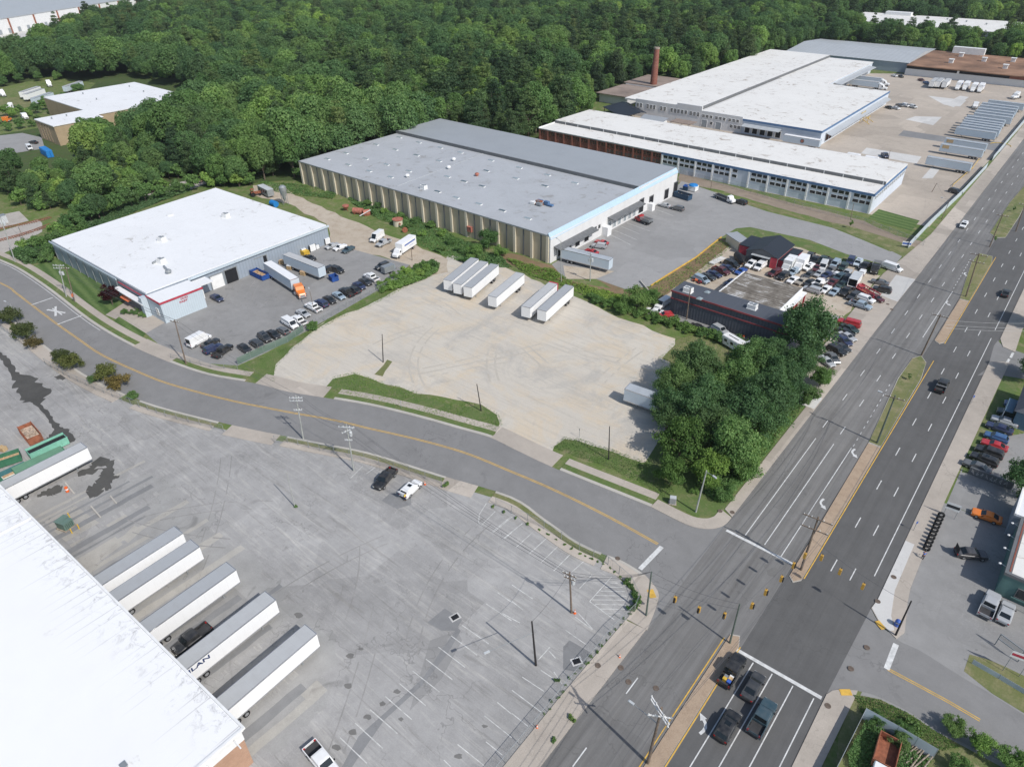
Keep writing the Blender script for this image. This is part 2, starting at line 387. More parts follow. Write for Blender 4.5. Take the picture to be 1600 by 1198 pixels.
sheet('cinder', rag(P((1062,270),(1120,285),(1240,318),(1350,345),(1400,368),(1445,378),(1440,392),(1330,356),(1200,320),(1120,296),(1060,285)), .4, 3, 2), .02, 'cinder')
# breaker's yard
sheet('yard', rag([(-77,158),(-72,150.5),(-36,150.5),(-34.8,160),(-34.6,208),(-60,214),(-78,206)], .4, 3, 3), .02, 'dirt')
sheet('parking_lot', [(-44,131),(-34.6,131),(-34.6,176),(-42,176),(-46,164)], .06, 'asphalt_lot_dark')
sheet('alley', P((1010,490),(1035,470),(1185,530),(1190,552),(1110,528)), .02, 'asphalt_lot_dark')
# mill yard
sheet('concrete_yard', [(-96,257),(-33,257),(-33,300),(-30.5,420),(-30.5,526),(-112,527),(-150,500),(-150,330),(-200,330),(-200,302),(-96,298)], .02, 'concrete_yard')
sheet('lawn', P((1356,341),(1373,327),(1437,345),(1424,361)), .04, 'mown_lawn')
for q in (P((1450,150),(1510,157),(1500,167),(1475,164)), P((1474,163),(1490,168),(1514,152),(1500,150)), P((1415,187),(1430,182),(1472,183),(1458,196)), P((1440,279),(1455,262),(1468,265),(1457,279)), P((1354,231),(1440,245),(1432,256),(1345,240))):
    sheet('concrete_patch', q, .03, 'concrete_pale')
sheet('asphalt_strip', P((1403,212),(1412,204),(1480,214),(1560,222),(1590,232),(1575,240),(1500,226)), .032, 'asphalt_patch')
# right-hand side
sheet('parking_lot', [(1.6,66),(60,40),(60,118),(1.6,118)], .014, 'asphalt_lot_dark')
sheet('parking_lot', [(2,118.1),(60,118.1),(60,160),(11,152),(2,140)], .016, 'asphalt_lot_dark')
sheet('grass', rag(P((1503,738),(1524,741),(1548,705),(1562,668),(1574,642),(1592,600),(1600,585),(1566,588),(1540,640),(1516,694)), .25, 2, 2), .03, 'lawn')
sheet('grass', rag([(2.0,196),(9,186),(60,170),(60,420),(2.0,420)], .4, 4, 2), .03, 'lawn')
sheet('grass', rag(P((1335,1084),(1375,1092),(1425,1117),(1460,1141),(1510,1168),(1560,1195),(1620,1230),(1300,1230),(1310,1150)), .3, 2, 5), .03, 'dry_grass')
sheet('grass', rag(P((1506,1048),(1515,1022),(1545,1030),(1599,1055),(1640,1080),(1640,1130),(1599,1113),(1550,1083)), .3, 2, 5), .03, 'dry_grass')
# distant clearings
sheet('parking_lot', P((-60,215),(0,212),(35,208),(65,215),(70,232),(20,240),(-60,245)), .02, 'asphalt_lot_grey')
sheet('grass', P((-60,150),(80,120),(150,130),(100,175),(60,200),(0,210),(-60,212)), .015, 'weedy')
sheet('dirt', rag(P((-40,160),(40,150),(60,160),(30,175),(-40,195)), 2, 5, 3), .02, 'dry_grass')
sheet('ballast_bed', P((-60,375),(0,362),(60,343),(66,349),(66,362),(30,385),(0,398),(-60,405)), .02, 'ballast')
sheet('ballast_bed', P((-60,352),(0,336),(30,330),(45,345),(0,357),(-60,372)), .018, 'ballast')

# --- pavements, verges and kerbs
KZ = .13
def kerbline(line, side, u0, u1, parts):
    """strips laid outward from a kerb: (from, to, material, height)"""
    seg = cut(line, u0, u1)
    if len(seg) < 2: return
    for d0, d1, mt, z in parts:
        slab({'concrete_kerb': 'kerb', 'concrete_path': 'pavement', 'concrete_pale': 'pavement'}.get(mt, 'grass_verge'), band(offset(seg, side * d0), offset(seg, side * d1)), 0, z, mt)
for a, b in ((-200, 208), (264, 392), (506, 768), (866, 1020)):
    kerbline(UPK, 1, a, b, ((0, .7, 'concrete_kerb', KZ), (.7, 2.1, 'lawn', KZ - .01), (2.1, 3.9, 'concrete_path', KZ - .02)))
for a, b in ((206, 268), (388, 510), (764, 870)):
    kerbline(UPK, 1, a, b, ((0, 4.1, 'concrete_path', .06),))
slab('pavement', CNR + [(XW-2.2,91.5)] + offset(CNR, 2.4)[::-1][1:], 0, KZ + .004, 'concrete_path')
slab('pavement', CSR + [(-29.3,61.3)] + offset(CSR, -3.2)[::-1][1:], 0, KZ + .004, 'concrete_path')
for a, b in ((-200, 48), (205, 350), (444, 698), (770, 945)):
    kerbline(LOK, -1, a, b, ((0, .5, 'concrete_kerb', KZ), (.5, 1.5, 'dry_grass', KZ - .01), (1.5, 3.1, 'concrete_path', KZ - .02)))
kerbline(LOK, -1, 40, 210, ((0, .5, 'concrete_kerb', KZ), (.5, 3.3, 'concrete_path', KZ - .02)))
for a, b in ((346, 448), (694, 774)):
    kerbline(LOK, -1, a, b, ((0, 3.3, 'concrete_path', .06),))
kerbline(LOK, -1, 940, 1010, ((0, .5, 'concrete_kerb', KZ), (.5, 3.2, 'concrete_path', KZ - .02)))
slab('pavement', [(-26.1,61.5),(-29.3,61),(-29.65,45),(-29.65,-60),(-26.1,-60)], 0, KZ, 'concrete_path')
slab('pavement', [(XW,91),(XW-1.8,92),(XW-1.8,132),(-30.5,136),(-33.6,140),(-34.4,210),(-33,225),(-31,250),(-30.3,420),(-30.3,620),(XW,620)], 0, KZ - .002, 'concrete_path')
slab('pavement', [(-29.5,131.5),(XW-.15,131.5),(XW-.15,136.5),(-31,136.5)], 0, KZ + .01, 'concrete_pale')
slab('pavement', P((1376,462),(1400,430),(1430,437),(1402,472)), 0, KZ + .01, 'concrete_pale')
slab('pavement', [(XE,88.5)]+P((1361,950),(1372,970),(1400,998),(1413,988),(1418,940))+[(2.0,94),(1.6,118),(2.2,165),(2.4,178),(XE,176)], 0, KZ - .002, 'concrete_path')
slab('pavement', [(XE+.03,104),(.1,104),(.25,92)]+P((1392,962),(1397,985),(1389,986),(1373,970),(1362,950))+[(XE+.03,88.5)], 0, KZ + .01, 'concrete_pale')
slab('pavement', [(XE,189),(XE+1.2,185),(2.6,184),(2.2,196),(2.2,420),(XE,620)], 0, KZ - .002, 'concrete_path')
slab('pavement', P((1291,1085),(1300,1079),(1312,1077),(1340,1079),(1333,1096),(1292,1180))+[(.2,30),(-2.0,30)], 0, KZ, 'concrete_path')
# central reservations
def island(x0, y0, x1, y1, mat, nose=None):
    pts = [(x0,y0),(x1,y0),(x1,y1),(x0,y1)] if nose is None else nose
    slab('median', offset_poly(pts, -.18), 0, .155, mat); slab('kerb', pts, 0, .14, 'concrete_kerb')
def offset_poly(pts, d):
    cx = sum(p[0] for p in pts) / len(pts); cy = sum(p[1] for p in pts) / len(pts)
    out = []
    for x, y in pts:
        L = math.hypot(x - cx, y - cy); out.append((x + (cx - x) / L * min(.25, L * .2), y + (cy - y) / L * .2))
    return out
soil('paver', [(.36,.265,.185), (.4,.305,.22), (.3,.22,.155), (.44,.345,.26)], (.1, 1, 6))
island(0,0,0,0,'paver', [(-16.3,-60),(-14.5,-60),(-14.25,67.4),(-14.9,69.2),(-16.1,68.6)])
island(0,0,0,0,'paver', [(-13.5,84.5),(-12.6,83.6),(-11.7,84.8),(-11.75,127),(-14,127)])
island(0,0,0,0,'dry_grass', [(-14,127.1),(-11.75,127.1),(-11.75,158),(-12.6,166),(-14.3,168.5),(-15.6,166),(-15.9,155)])
island(0,0,0,0,'paver', [(-13.6,178),(-12.3,177),(-11.5,178.5),(-11.5,206),(-13.7,206)])
island(0,0,0,0,'dry_grass', [(-13.7,206.1),(-11.5,206.1),(-11.5,238),(-12.2,243),(-15.8,243),(-16.3,235)])
island(0,0,0,0,'dry_grass', [(-16.4,263),(-14,260),(-11.8,262),(-11.4,285),(-12.5,330),(-15,330),(-16.4,300)])
island(0,0,0,0,'dry_grass', [(-15.5,350),(-12,350),(-11.6,520),(-15.5,520)])

# --- painted lines
def paint(segs, wd, mat, z=.05, name='road_markings'):
    b = MB()
    for i, (a, c) in enumerate(segs):
        zz = z; z = zz + .0015 * (i % 5) if len(segs) < 60 else zz
        L = math.hypot(c[0]-a[0], c[1]-a[1]); nx, ny = -(c[1]-a[1])/L*wd/2, (c[0]-a[0])/L*wd/2
        b.quad((a[0]-nx,a[1]-ny,z),(c[0]-nx,c[1]-ny,z),(c[0]+nx,c[1]+ny,z),(a[0]+nx,a[1]+ny,z)); z = zz
    return struct(b.build(name, MATS[mat]))
D = []
for x in (-8.75, -5.8):
    y = 89.7
    while y < 560: D.append(((x, y), (x, y + 3.05))); y += 12.2
for x in (-22.75, -19.25):
    y = 126.4
    while y < 560: D.append(((x, y), (x, y + 3.05))); y += 12.2
for y in (38.5, 51, 26): D.append(((-23.0, y), (-23.0, y + 3.05)))
paint(D, .16, 'white_paint')
paint([((-3.05,93),(-3.05,188)),((-3.1,193),(-3.1,420)),((-22.6,88.4),(-22.6,122)),((-19.2,88.4),(-19.2,122.4)),((-16.1,87.6),(-16.1,123.3)),((-16.2,178),(-16.2,210)),
       ((-11.6,66.3),(-11.9,20)),((-8.85,66.3),(-9.1,20)),((-5.95,66.3),(-6.2,20)),((-3.1,66.3),(-3.3,20))], .15, 'white_paint')
E2 = []
for y0, y1, xa, xb in ((124, 151, -16.0, -16.6), (212, 238, -16.4, -17.0)):
    y = y0
    while y < y1: t = (y - y0) / (y1 - y0); E2.append(((xa + (xb - xa) * t, y), (xa + (xb - xa) * t, y + .9))); y += 2.4
paint(E2, .15, 'white_paint')
paint([((-25.6,87.5),(-13.9,87.3)),((-14.3,66.8),(-2.3,67.0))], .55, 'white_paint')
paint([(G2(1000,889),G2(1034,854)),(G2(1385,1045),G2(1400,1006))], .75, 'white_paint')
paint([(G2(1583,551),G2(1579,559)),(G2(1577,561),G2(1573,567))], .5, 'worn_paint')
paint([((-11.5,85.5),(-11.45,168)),((-11.3,178),(-11.3,243)),((-16.55,67.5),(-16.65,-20)),((-14.05,67.5),(-14.2,-20))], .16, 'yellow_paint')
CL = smooth(P((-120,390),(0,442),(25,458),(50,477),(90,507),(120,528),(160,555),(225,585),(265,600),(325,617),(375,629),(400,634),(457,645),(525,657),(575,669),(650,686),(725,707),(797,736),(867,766),(950,807),(1028,850)))
for dd in (-.16, .16):
    q = offset(CL, dd); paint(list(zip(q[:-1], q[1:])), .13, 'yellow_paint')
for dd in (-.16, .16):
    q = offset(P((1387,1045),(1430,1068),(1480,1095),(1531,1125)), dd); paint(list(zip(q[:-1], q[1:])), .13, 'yellow_paint')
q = offset(UPK, -.55); q = cut(q, -150, 160); paint(list(zip(q[:-1], q[1:])), .14, 'white_paint')
# railway crossing legend on the side road
paint([(G2(48,477),G2(83,465)),(G2(90,507),G2(128,493))], .4, 'white_paint')
paint([(G2(74,484),G2(102,489)),(G2(87,494),G2(87,479)),(G2(74,484),G2(76,485))], .55, 'white_paint')
paint([(G2(82,482),G2(97,492))], .35, 'white_paint', .052)
# turn arrows
def arrow(x, y, turn, s=1.15):
    """bent turn arrow: turn=+1 for traffic heading +Y and bearing left, -1 for the opposite way"""
    cl = [(.35,-1.1),(.5,-.55),(.5,-.05),(.3,.35),(-.05,.6)]; wd = .17; b = MB(); L_, R_ = offset(cl, wd), offset(cl, -wd)
    q = lambda p: (x + p[0]*s*turn, y + p[1]*s*turn, .052)
    for i in range(len(cl) - 1): b.quad(q(R_[i]), q(R_[i+1]), q(L_[i+1]), q(L_[i]))
    b.add([q(p) for p in ((-.29,.26),(.19,.94),(-.74,1.09))], [(0,1,2)]); struct(b.build('road_markings', MATS['white_paint']))
for v in ((1336,708),(1287,787),(1510,429),(1482,474)):
    p = G2(*v); arrow(p[0], p[1], -1)
p = G2(1096,1131); arrow(p[0], p[1], 1, 1.2)
# bays
K = lambda tx, ty: (lambda x, y: G2(tx + x/4, ty + y/4))
k = K(400, 898)
paint([(k(*a), k(*b)) for a, b in (((1290,315),(1455,430)),((1220,380),(1382,500)),((1140,450),(1307,577)),((1062,525),(1227,653)),((980,600),(1147,731)),((896,677),(1060,815)),((808,758),(974,903)),((713,840),(884,990)),((620,925),(793,1083)),((525,1015),(694,1177)),
   ((1510,110),(1597,170)),((1438,180),(1597,285)),((1508,795),(1597,868)),((1428,880),(1597,1015)),((1260,1058),(1425,1190)),((1174,1155),(1230,1210)),((1438,1042),(1540,1125)))], .12, 'worn_paint', .034, 'parking_lines')
k = K(800, 898)
paint([(k(*a), k(*b)) for a, b in (((0,62),(130,150)),((0,165),(68,218)),((-60,240),(50,300)),((335,345),(470,440)),((415,240),(505,340)),((395,262),(500,340)),((180,595),(265,650)),((65,638),(200,727)),((0,720),(180,855)),((0,865),(100,945)),((165,530),(237,450)),((262,605),(312,680)),((232,475),(272,520)),
   ((422,85),(500,0)),((485,165),(622,12)),((485,165),(640,280)))], .12, 'worn_paint', .034, 'parking_lines')
paint([(k(a,b), k(c,d)) for a,b,c,d in ((610,50,660,50),(580,75,690,78),(552,100,705,104),(522,127,715,132),(500,155,722,157),(520,183,722,187),(552,212,705,214),(588,242,675,242))], .11, 'worn_paint', .034, 'parking_lines')
k = K(800, 600)
paint([(k(*a), k(*b)) for a, b in (((25,1020),(130,925)),((103,1065),(217,962)),((180,1117),(285,1015)),((260,1167),(367,1060)),((345,1200),(448,1107)),((-60,970),(65,870)),((-120,930),(0,830)))], .12, 'worn_paint', .034, 'parking_lines')
k = K(400, 600)
paint([(k(*a), k(*b)) for a, b in (((1475,925),(1590,830)),((1548,970),(1600,925)),((590,590),(668,512)),((1440,745),(1395,815)),((1395,815),(1392,865)),((1392,865),(1408,883)),((1408,883),(1495,795)),((690,560),(745,520)))], .12, 'worn_paint', .034, 'parking_lines')
k = K(800, 300)
paint([(k(a,b), k(c,d)) for a,b,c,d in ((600,260,740,330),(640,240,780,300),(680,215,800,265),(720,195,860,245),(900,110,1010,150))], .14, 'worn_paint', .04, 'parking_lines')
# wheel tracks left by turning lorries
soil('track_gravel', [(.43,.395,.34), (.5,.46,.4), (.4,.36,.305), (.54,.5,.43)]); asphalt('track_asphalt', .27, .3, 0, (1, .97, .93), stain=0, patch=0)
def tracks(n, cx, cy, rx, ry, mat, z, seed, wd):
    rd = random.Random(seed); zi = 0
    for _ in range(n):
        u, v = cx + rd.uniform(-rx, rx), cy + rd.uniform(-ry, ry); x, y = G2(u, v); h = rd.uniform(0, 6.28); k = rd.uniform(-.06, .06); pts = []
        for i in range(rd.randint(9, 20)): pts.append((x, y)); x += 1.6 * math.cos(h); y += 1.6 * math.sin(h); h += k
        for d in (-1, 1):
            zi += 1; c = offset(pts, d); L_ = offset(c, wd); R_ = offset(c, -wd); b = MB()
            for i in range(len(c) - 1):
                if rd.random() < .82: b.quad(*[(*q, z + .0011 * zi) for q in (R_[i], R_[i+1], L_[i+1], L_[i])])
            if b.f: struct(b.build('tyre_track', MATS[mat]))
tracks(11, 790, 560, 230, 70, 'track_gravel', .022, 2, .22); tracks(7, 480, 880, 330, 120, 'track_asphalt', .0165, 3, .1); tracks(5, 420, 490, 60, 25, 'track_asphalt', .03, 4, .12)
# repairs and damp marks in the big lot
sheet('asphalt_patch', P((534,1198),(560,1150),(605,1110),(660,1060),(690,1015),(715,980),(720,985),(700,1020),(660,1070),(600,1125),(565,1175),(550,1198)), .02, 'asphalt_patch')
sheet('asphalt_patch', P((668,972),(695,950),(722,968),(712,985),(690,985)), .022, 'asphalt_patch')
sheet('asphalt_patch', P((672,1000),(715,985),(722,1000),(690,1060),(640,1110)), .018, 'asphalt_lot_dark')
sheet('asphalt_patch', P((596,782),(610,770),(640,765),(643,788),(620,795)), .02, 'asphalt_patch')
sheet('asphalt_patch', P((880,1010),(890,1000),(925,1020),(905,1050),(880,1045)), .02, 'asphalt_patch')
def run(pts, seed):
    """a wet run: picture points with a half width in metres, its rim left uneven"""
    rd = random.Random(seed); q = []
    for (u, v, w0), (a, c, w1) in zip(pts[:-1], pts[1:]):
        for i in range(5): t = i / 5; q.append((*G2(u + (a-u)*t, v + (c-v)*t), w0 + (w1-w0)*t))
    c = [(x, y) for x, y, _ in q]; n1 = offset(c, 1); sheet('damp_patch', [(x + (n[0]-x)*w_*rd.uniform(.55, 1.35), y + (n[1]-y)*w_*rd.uniform(.55, 1.35)) for (x, y, w_), n in zip(q, n1)] + [(x - (n[0]-x)*w_*rd.uniform(.55, 1.35), y - (n[1]-y)*w_*rd.uniform(.55, 1.35)) for (x, y, w_), n in list(zip(q, n1))[::-1]], .024, 'asphalt_wet')
run(((-5,552,.8),(10,562,.7),(20,582,.8),(36,594,1.6),(46,606,3.0),(55,620,2.6),(60,632,.5),(76,650,.5),(85,664,.6),(94,672,1.0),(104,682,1.1),(112,694,1.0)), 3)
run(((44,604,1.2),(62,600,.8),(80,592,.7),(92,589,1.0),(104,592,.8)), 5)
run(((92,672,.9),(82,684,1.2),(74,690,1.0)), 6)
run(((122,741,.8),(145,733,1.6),(160,722,1.8),(168,728,1.4),(168,740,1.2),(163,752,1.6),(155,762,2.2),(150,770,1.4),(158,772,.8)), 7)
run(((166,750,.8),(178,746,.6),(188,744,.4)), 8)
run(((58,775,.4),(72,770,1.0),(86,766,1.5),(100,764,.8)), 9)
sheet('dock_apron', rag([(-126,11),(-55,13.2),(-53,24),(-60,31),(-96,33),(-112,34),(-126,26)], 1.6, 1.5, 4), .016, 'asphalt_apron')
rs = random.Random(8); x = -122
while x < -56:
    w_ = rs.uniform(.5, 1.5); y1 = rs.uniform(24, 34); sheet('asphalt_strip', rag([(x,13),(x+w_,13),(x+w_+.2,y1),(x+.2,y1)], .12, 2, int(x)), .02, rs.choice(['asphalt_patch','concrete_patchy','asphalt_lot','asphalt_patch'])); x += w_ + rs.uniform(.6, 2.4)
for (u, v, r) in ((1161,861,.5),(1186,874,.6),(1207,893,.7),(1198,884,.35)):
    p = G2(u, v); sheet('oil_stain', [(p[0] + r*math.cos(t*.7)*rs.uniform(.6,1.2), p[1] + 1.6*r*math.sin(t*.7)*rs.uniform(.6,1.2)) for t in range(9)], .044, 'asphalt_stain')
k = K(400, 898)
for cx, cy, r in ((505,1075,35),(605,980,32),(700,887,30),(790,803,24),(880,727,24),(905,900,20),(265,250,30),(590,510,30),(655,462,18),(575,690,30),(1265,1130,30),(1430,945,20)):
    sheet('oil_stain', [k(cx + r*math.cos(t/9*6.283)*random.Random(cx+t).uniform(.6,1.1), cy + .75*r*math.sin(t/9*6.283)*random.Random(cy+t).uniform(.5,1.1)) for t in range(9)], .026, 'asphalt_stain')
sheet('concrete_pad', P((470,1085),(495,1062),(512,1078),(488,1101)), .022, 'concrete_patchy')
for a in (((70,815),(118,790),(160,820),(112,855)), ((165,820),(190,800),(202,808),(175,828)), ((190,840),(210,820),(222,828),(200,848)), ((110,880),(180,838),(192,850),(125,900)), ((160,915),(235,868),(250,880),(180,930))):
    sheet('concrete_pad', P(*a), .018, 'concrete_patchy')
# ================================================================ buildings
def ribbed(name, col, axis=0, pitch=1.0, rough=.5, var=.06, metal=0, dirt=.25, dirtcol=None):
    s = NT(name); p = s.pos('W'); q = s.sep(p)
    r = s.math('SINE', s.math('MULTIPLY', q[axis], 6.2832 / pitch))
    n = s.noise(p, .12, 5, .7); f = s.noise(p, 1.5, 3)
    lo = tuple(c * (1 - var) for c in col); c2 = s.mix(s.ramp(r, (.0, 0.0), (.9, 1.0)), col, lo)
    c3 = s.mix(s.ramp(n, (.45, 0.0), (.75, dirt)), c2, dirtcol or tuple(c * .6 for c in col))
    c4 = s.mix(s.ramp(f, (.4, 0.0), (.8, .12)), c3, tuple(c * .7 for c in col))
    s.b.inputs['Metallic'].default_value = metal
    return s.done(c4, rough, (r, .4, .04), .3)
def roofing(name, col, seam=(3.0, 0), stain=(.25,.22,.18), amount=.35, seamdark=.12, cut_=.62, big=.5):
    """membrane roof: seams every few metres, ponding stains, scuffs"""
    s = NT(name); p = s.pos('W'); q = s.sep(p)
    fr = s.math('FRACT', s.math('DIVIDE', q[seam[1]], seam[0]))
    sm = s.ramp(fr, (0, 1.0), (.035, 0.0))
    n = s.noise(p, .05, 6, .7, 1.0); n2 = s.noise(p, .25, 5, .75, .8); n3 = s.noise(p, 1.1, 4, .7)
    c = s.mix(s.ramp(n, (.35, 0.0), (.7, big)), col, tuple(x * .86 for x in col))
    c = s.mix(s.ramp(n3, (.35, .25), (.6, 0.0)), c, tuple(x * .85 for x in col))
    c = s.mix(s.math('MULTIPLY', sm, seamdark), c, (.2,.2,.2))
    gate = s.math('MULTIPLY', s.ramp(n2, (cut_, 0.0), (cut_ + .14, 1.0)), s.ramp(n, (.42, 0.0), (.54, amount)))
    c = s.mix(gate, c, stain)
    return s.done(c, .75, None, .25)
roofing('roof_white', (.77,.775,.78), (3.0, 0), amount=.8, cut_=.58)
roofing('roof_white_mill', (.74,.725,.69), (6.0, 1), (.26,.2,.15), .95, .14, .55)
roofing('roof_bluegrey', (.42,.435,.455), (1.8, 1), (.21,.195,.175), .7, .1, .55, .9)
roofing('roof_dark', (.085,.095,.115), (2.5, 0), (.2,.2,.2), .3, .3)
ribbed('metal_roof_grey', (.33,.35,.37), 0, .9, .5, .05, .0, .2)
ribbed('metal_roof_light', (.42,.44,.455), 0, 3.0, .5, .06, 0, .25)
ribbed('trailer_roof_tin', (.40,.43,.46), 0, 3.0, .4)
ribbed('roof_black_metal', (.028,.033,.043), 1, .6, .45, .2)
ribbed('wall_tan', (.50,.43,.31), 0, 6.6, .85, .04, 0, .3, (.3,.25,.18))
ribbed('wall_tan_pale', (.62,.56,.44), 0, 6.6, .85, .03, 0, .2)
ribbed('wall_white', (.66,.66,.66), 1, 4, .8, .03, 0, .25, (.45,.42,.38))
ribbed('wall_mill', (.58,.63,.70), 0, 5, .8, .03, 0, .35, (.4,.42,.45))
ribbed('wall_metal_grey', (.3,.345,.4), 1, 1.0, .5, .1)
ribbed('wall_metal_pale', (.50,.57,.62), 1, .6, .5, .08)
ribbed('wall_dark', (.085,.095,.115), 0, .8, .7, .15, 0, .3, (.1,.1,.11))
ribbed('wall_green', (.10,.19,.18), 0, 2, .8, .05)
ribbed('wall_blue_house', (.12,.2,.27), 2, .25, .8, .2)
ribbed('panel_blueband', (.42,.56,.68), 1, 1.2, .5, .04)
plain('fascia_dark', (.14,.145,.15), .6); plain('fascia_blue', (.09,.17,.31), .6); plain('fascia_red', (.42,.045,.07), .6)
plain('trim_white', (.74,.74,.73), .6, .08); plain('steel_grey', (.33,.35,.36), .45, .1, metal=.4); plain('rust', (.27,.1,.055), .85, .4, 1.5)
plain('rust_red', (.38,.14,.1), .85, .35, 1.2); plain('opening', (.012,.013,.016), .8, .3); plain('door_grey', (.3,.33,.35), .6)
plain('orange_awning', (.72,.19,.08), .7); plain('yellow_steel', (.62,.4,.05), .6, .2); plain('wood_pale', (.5,.36,.2), .8, .3, 3)
plain('rubble', (.3,.25,.2), .9, .5, 3); plain('brown_shingle', (.2,.15,.115), .9, .3, .6); plain('roof_brown_rust', (.235,.135,.085), .9, .45, .08, kind='W')
plain('roof_brown_grey', (.24,.19,.16), .9, .3, .1, kind='W')
def brickm(name, c1, c2, mortar, sc_=1):
    s = NT(name); p = s.pos('W'); q = s.sep(p)
    cb = s.n('ShaderNodeCombineXYZ'); s.l(s.math('ADD', q[0], q[1]), cb.inputs[0]); s.l(q[2], cb.inputs[1])
    b = s.n('ShaderNodeTexBrick'); s.l(cb.outputs[0], b.inputs['Vector']); b.inputs['Scale'].default_value = 2.2 * sc_
    b.inputs['Color1'].default_value = (*c1, 1); b.inputs['Color2'].default_value = (*c2, 1); b.inputs['Mortar'].default_value = (*mortar, 1); b.inputs['Mortar Size'].default_value = .02
    n = s.noise(p, .4, 4, .7)
    return s.done(s.mix(s.ramp(n, (.4, 0.0), (.75, .45)), b.outputs['Color'], tuple(c * .55 for c in c1)), .9)
brickm('brick_red', (.27,.085,.055), (.21,.065,.045), (.26,.2,.17)); brickm('brick_tan', (.42,.32,.2), (.37,.28,.17), (.36,.3,.22)); brickm('brick_orange', (.46,.27,.18), (.4,.23,.15), (.42,.34,.27))
def glassm(name, col, rough=.08):
    s = NT(name); return s.done(col, rough, None, .6)
glassm('window_glass', (.02,.025,.03)); glassm('skylight_glass', (.26,.31,.33), .3); glassm('skylight_dark', (.09,.12,.13), .2)
def weathered():                                   # tin roof with its white coat half worn away in stripes
    s = NT('roof_weathered'); p = s.pos('W'); q = s.sep(p)
    st = s.noise(s.mapp(p, (.16, 2.2, 1)), 1, 4, .7); bl = s.noise(p, .22, 5, .75, .6)
    f = s.math('ADD', s.math('MULTIPLY', st, .6), s.math('MULTIPLY', bl, .5))
    c = s.ramp(f, (.44, (.085,.072,.06)), (.55, (.17,.15,.125)), (.62, (.27,.245,.21)), (.66, (.6,.6,.6)))
    return s.done(c, .8)
weathered()
def kroof():                                       # near white roof: black run marks from the eave along the sheet laps
    s = NT('roof_white_streaked'); p = s.pos('W'); q = s.sep(p)
    d = s.math('SUBTRACT', s.math('ADD', s.math('MULTIPLY', q[0], .0318), 15.3), q[1])
    lap = s.math('FRACT', s.math('DIVIDE', q[0], 1.52)); lp = s.ramp(lap, (0, 1.0), (.06, .6), (.14, 0.0))
    run = s.noise(s.mapp(p, (.66, .1, 1)), 1, 3, .6); n = s.noise(p, .55, 5, .75, 1.2); n2 = s.noise(p, .06, 4, .7)
    near = s.ramp(s.math('DIVIDE', d, 8), (.05, 1.0), (1, 0.0)); nr2 = s.ramp(s.math('DIVIDE', d, 4.8), (.05, 1.0), (1, 0.0))
    c = s.mix(s.ramp(n2, (.4, 0.0), (.7, .25)), (.80,.80,.80), (.7,.68,.64))
    c = s.mix(s.math('MULTIPLY', s.math('MULTIPLY', lp, near), s.ramp(run, (.42, 0.0), (.6, .6))), c, (.2,.19,.18))
    c = s.mix(s.math('MULTIPLY', s.ramp(n, (.53, 0.0), (.7, .7)), nr2), c, (.2,.19,.19))
    sp = s.noise(p, .13, 5, .75, .5)
    c = s.mix(s.ramp(sp, (.66, 0.0), (.76, .6)), c, (.36,.33,.27))
    return s.done(c, .75, None, .25)
kroof()

def bld(name, label, cat='building', at=(0,0,0)): return thing(name, label, cat, at)
def part(parent, name, mat, fill, label=None):
    b = MB(); fill(b); o = b.build(name, [MATS[x] for x in mat] if isinstance(mat, (list, tuple)) else MATS[mat], parent)
    o.location = -Vector(parent.location)
    if label: o['label'] = label
    return o
def wallbox(parent, x0, y0, x1, y1, z1, mat, z0=0, name='wall', label=None):
    return part(parent, name, mat, lambda b: b.box(x0, y0, z0, x1, y1, z1), label)
def roofslab(parent, x0, y0, x1, y1, z, mat, over=.25, th=.3, name='roof', label=None):
    return part(parent, name, mat, lambda b: b.box(x0-over, y0-over, z+.003, x1+over, y1+over, z+th), label)
def copies(proto_parent, name, mat, fill, spots, label=None):
    """one shared mesh copied to every spot (x, y, z, turn[, material])"""
    b = MB(); fill(b); me = None; out = []
    for s in spots:
        if me is None:
            o = b.build(name, [MATS[x] for x in mat] if isinstance(mat, (list, tuple)) else MATS[mat], proto_parent); me = o.data
        else:
            o = bpy.data.objects.new(name, me); link(o, proto_parent)
        o.location = Vector(s[:3]) - Vector(proto_parent.location); o.rotation_euler = (0, 0, s[3] if len(s) > 3 else 0)
        if label: o['label'] = label
        out.append(o)
    return out
def winfill(w, h, d=.12, bars=(1, 1), t=.09):
    """frame (material 0) round a pane (material 1); faces -Y"""
    def f(b):
        b.box(-w/2, -d, 0, -w/2+t, .03, h); b.box(w/2-t, -d, 0, w/2, .03, h)
        b.box(-w/2+t, -d, 0, w/2-t, .03, t); b.box(-w/2+t, -d, h-t, w/2-t, .03, h)
        b.box(-w/2+t, -.045, t, w/2-t, .02, h-t, 1)
        for i in range(1, bars[0]+1):
            x = -w/2 + w*i/(bars[0]+1); b.box(x-.03, -.085, t, x+.03, -.046, h-t)
        for i in range(1, bars[1]+1):
            z = h*i/(bars[1]+1); b.box(-w/2+t, -.08, z-.03, w/2-t, -.048, z+.03)
    return f
def onX(u, v, x0):
    d = RGT * ((u - 800) / FPX) - UPV * ((v - 599) / FPX) + FWD; t = x0 / d.x; return d.y * t, CAMH + d.z * t
def onY(u, v, y0):
    d = RGT * ((u - 800) / FPX) - UPV * ((v - 599) / FPX) + FWD; t = y0 / d.y; return d.x * t, CAMH + d.z * t
def vent_dome(b): b.lathe([(.35,0),(.35,.5),(.85,.55),(.8,.95),(.45,1.2)], n=12)
def skyl(b): b.box(-1.35,-.55,0,1.35,.55,.22); b.box(-1.25,-.45,.223,1.25,.45,.32,1)
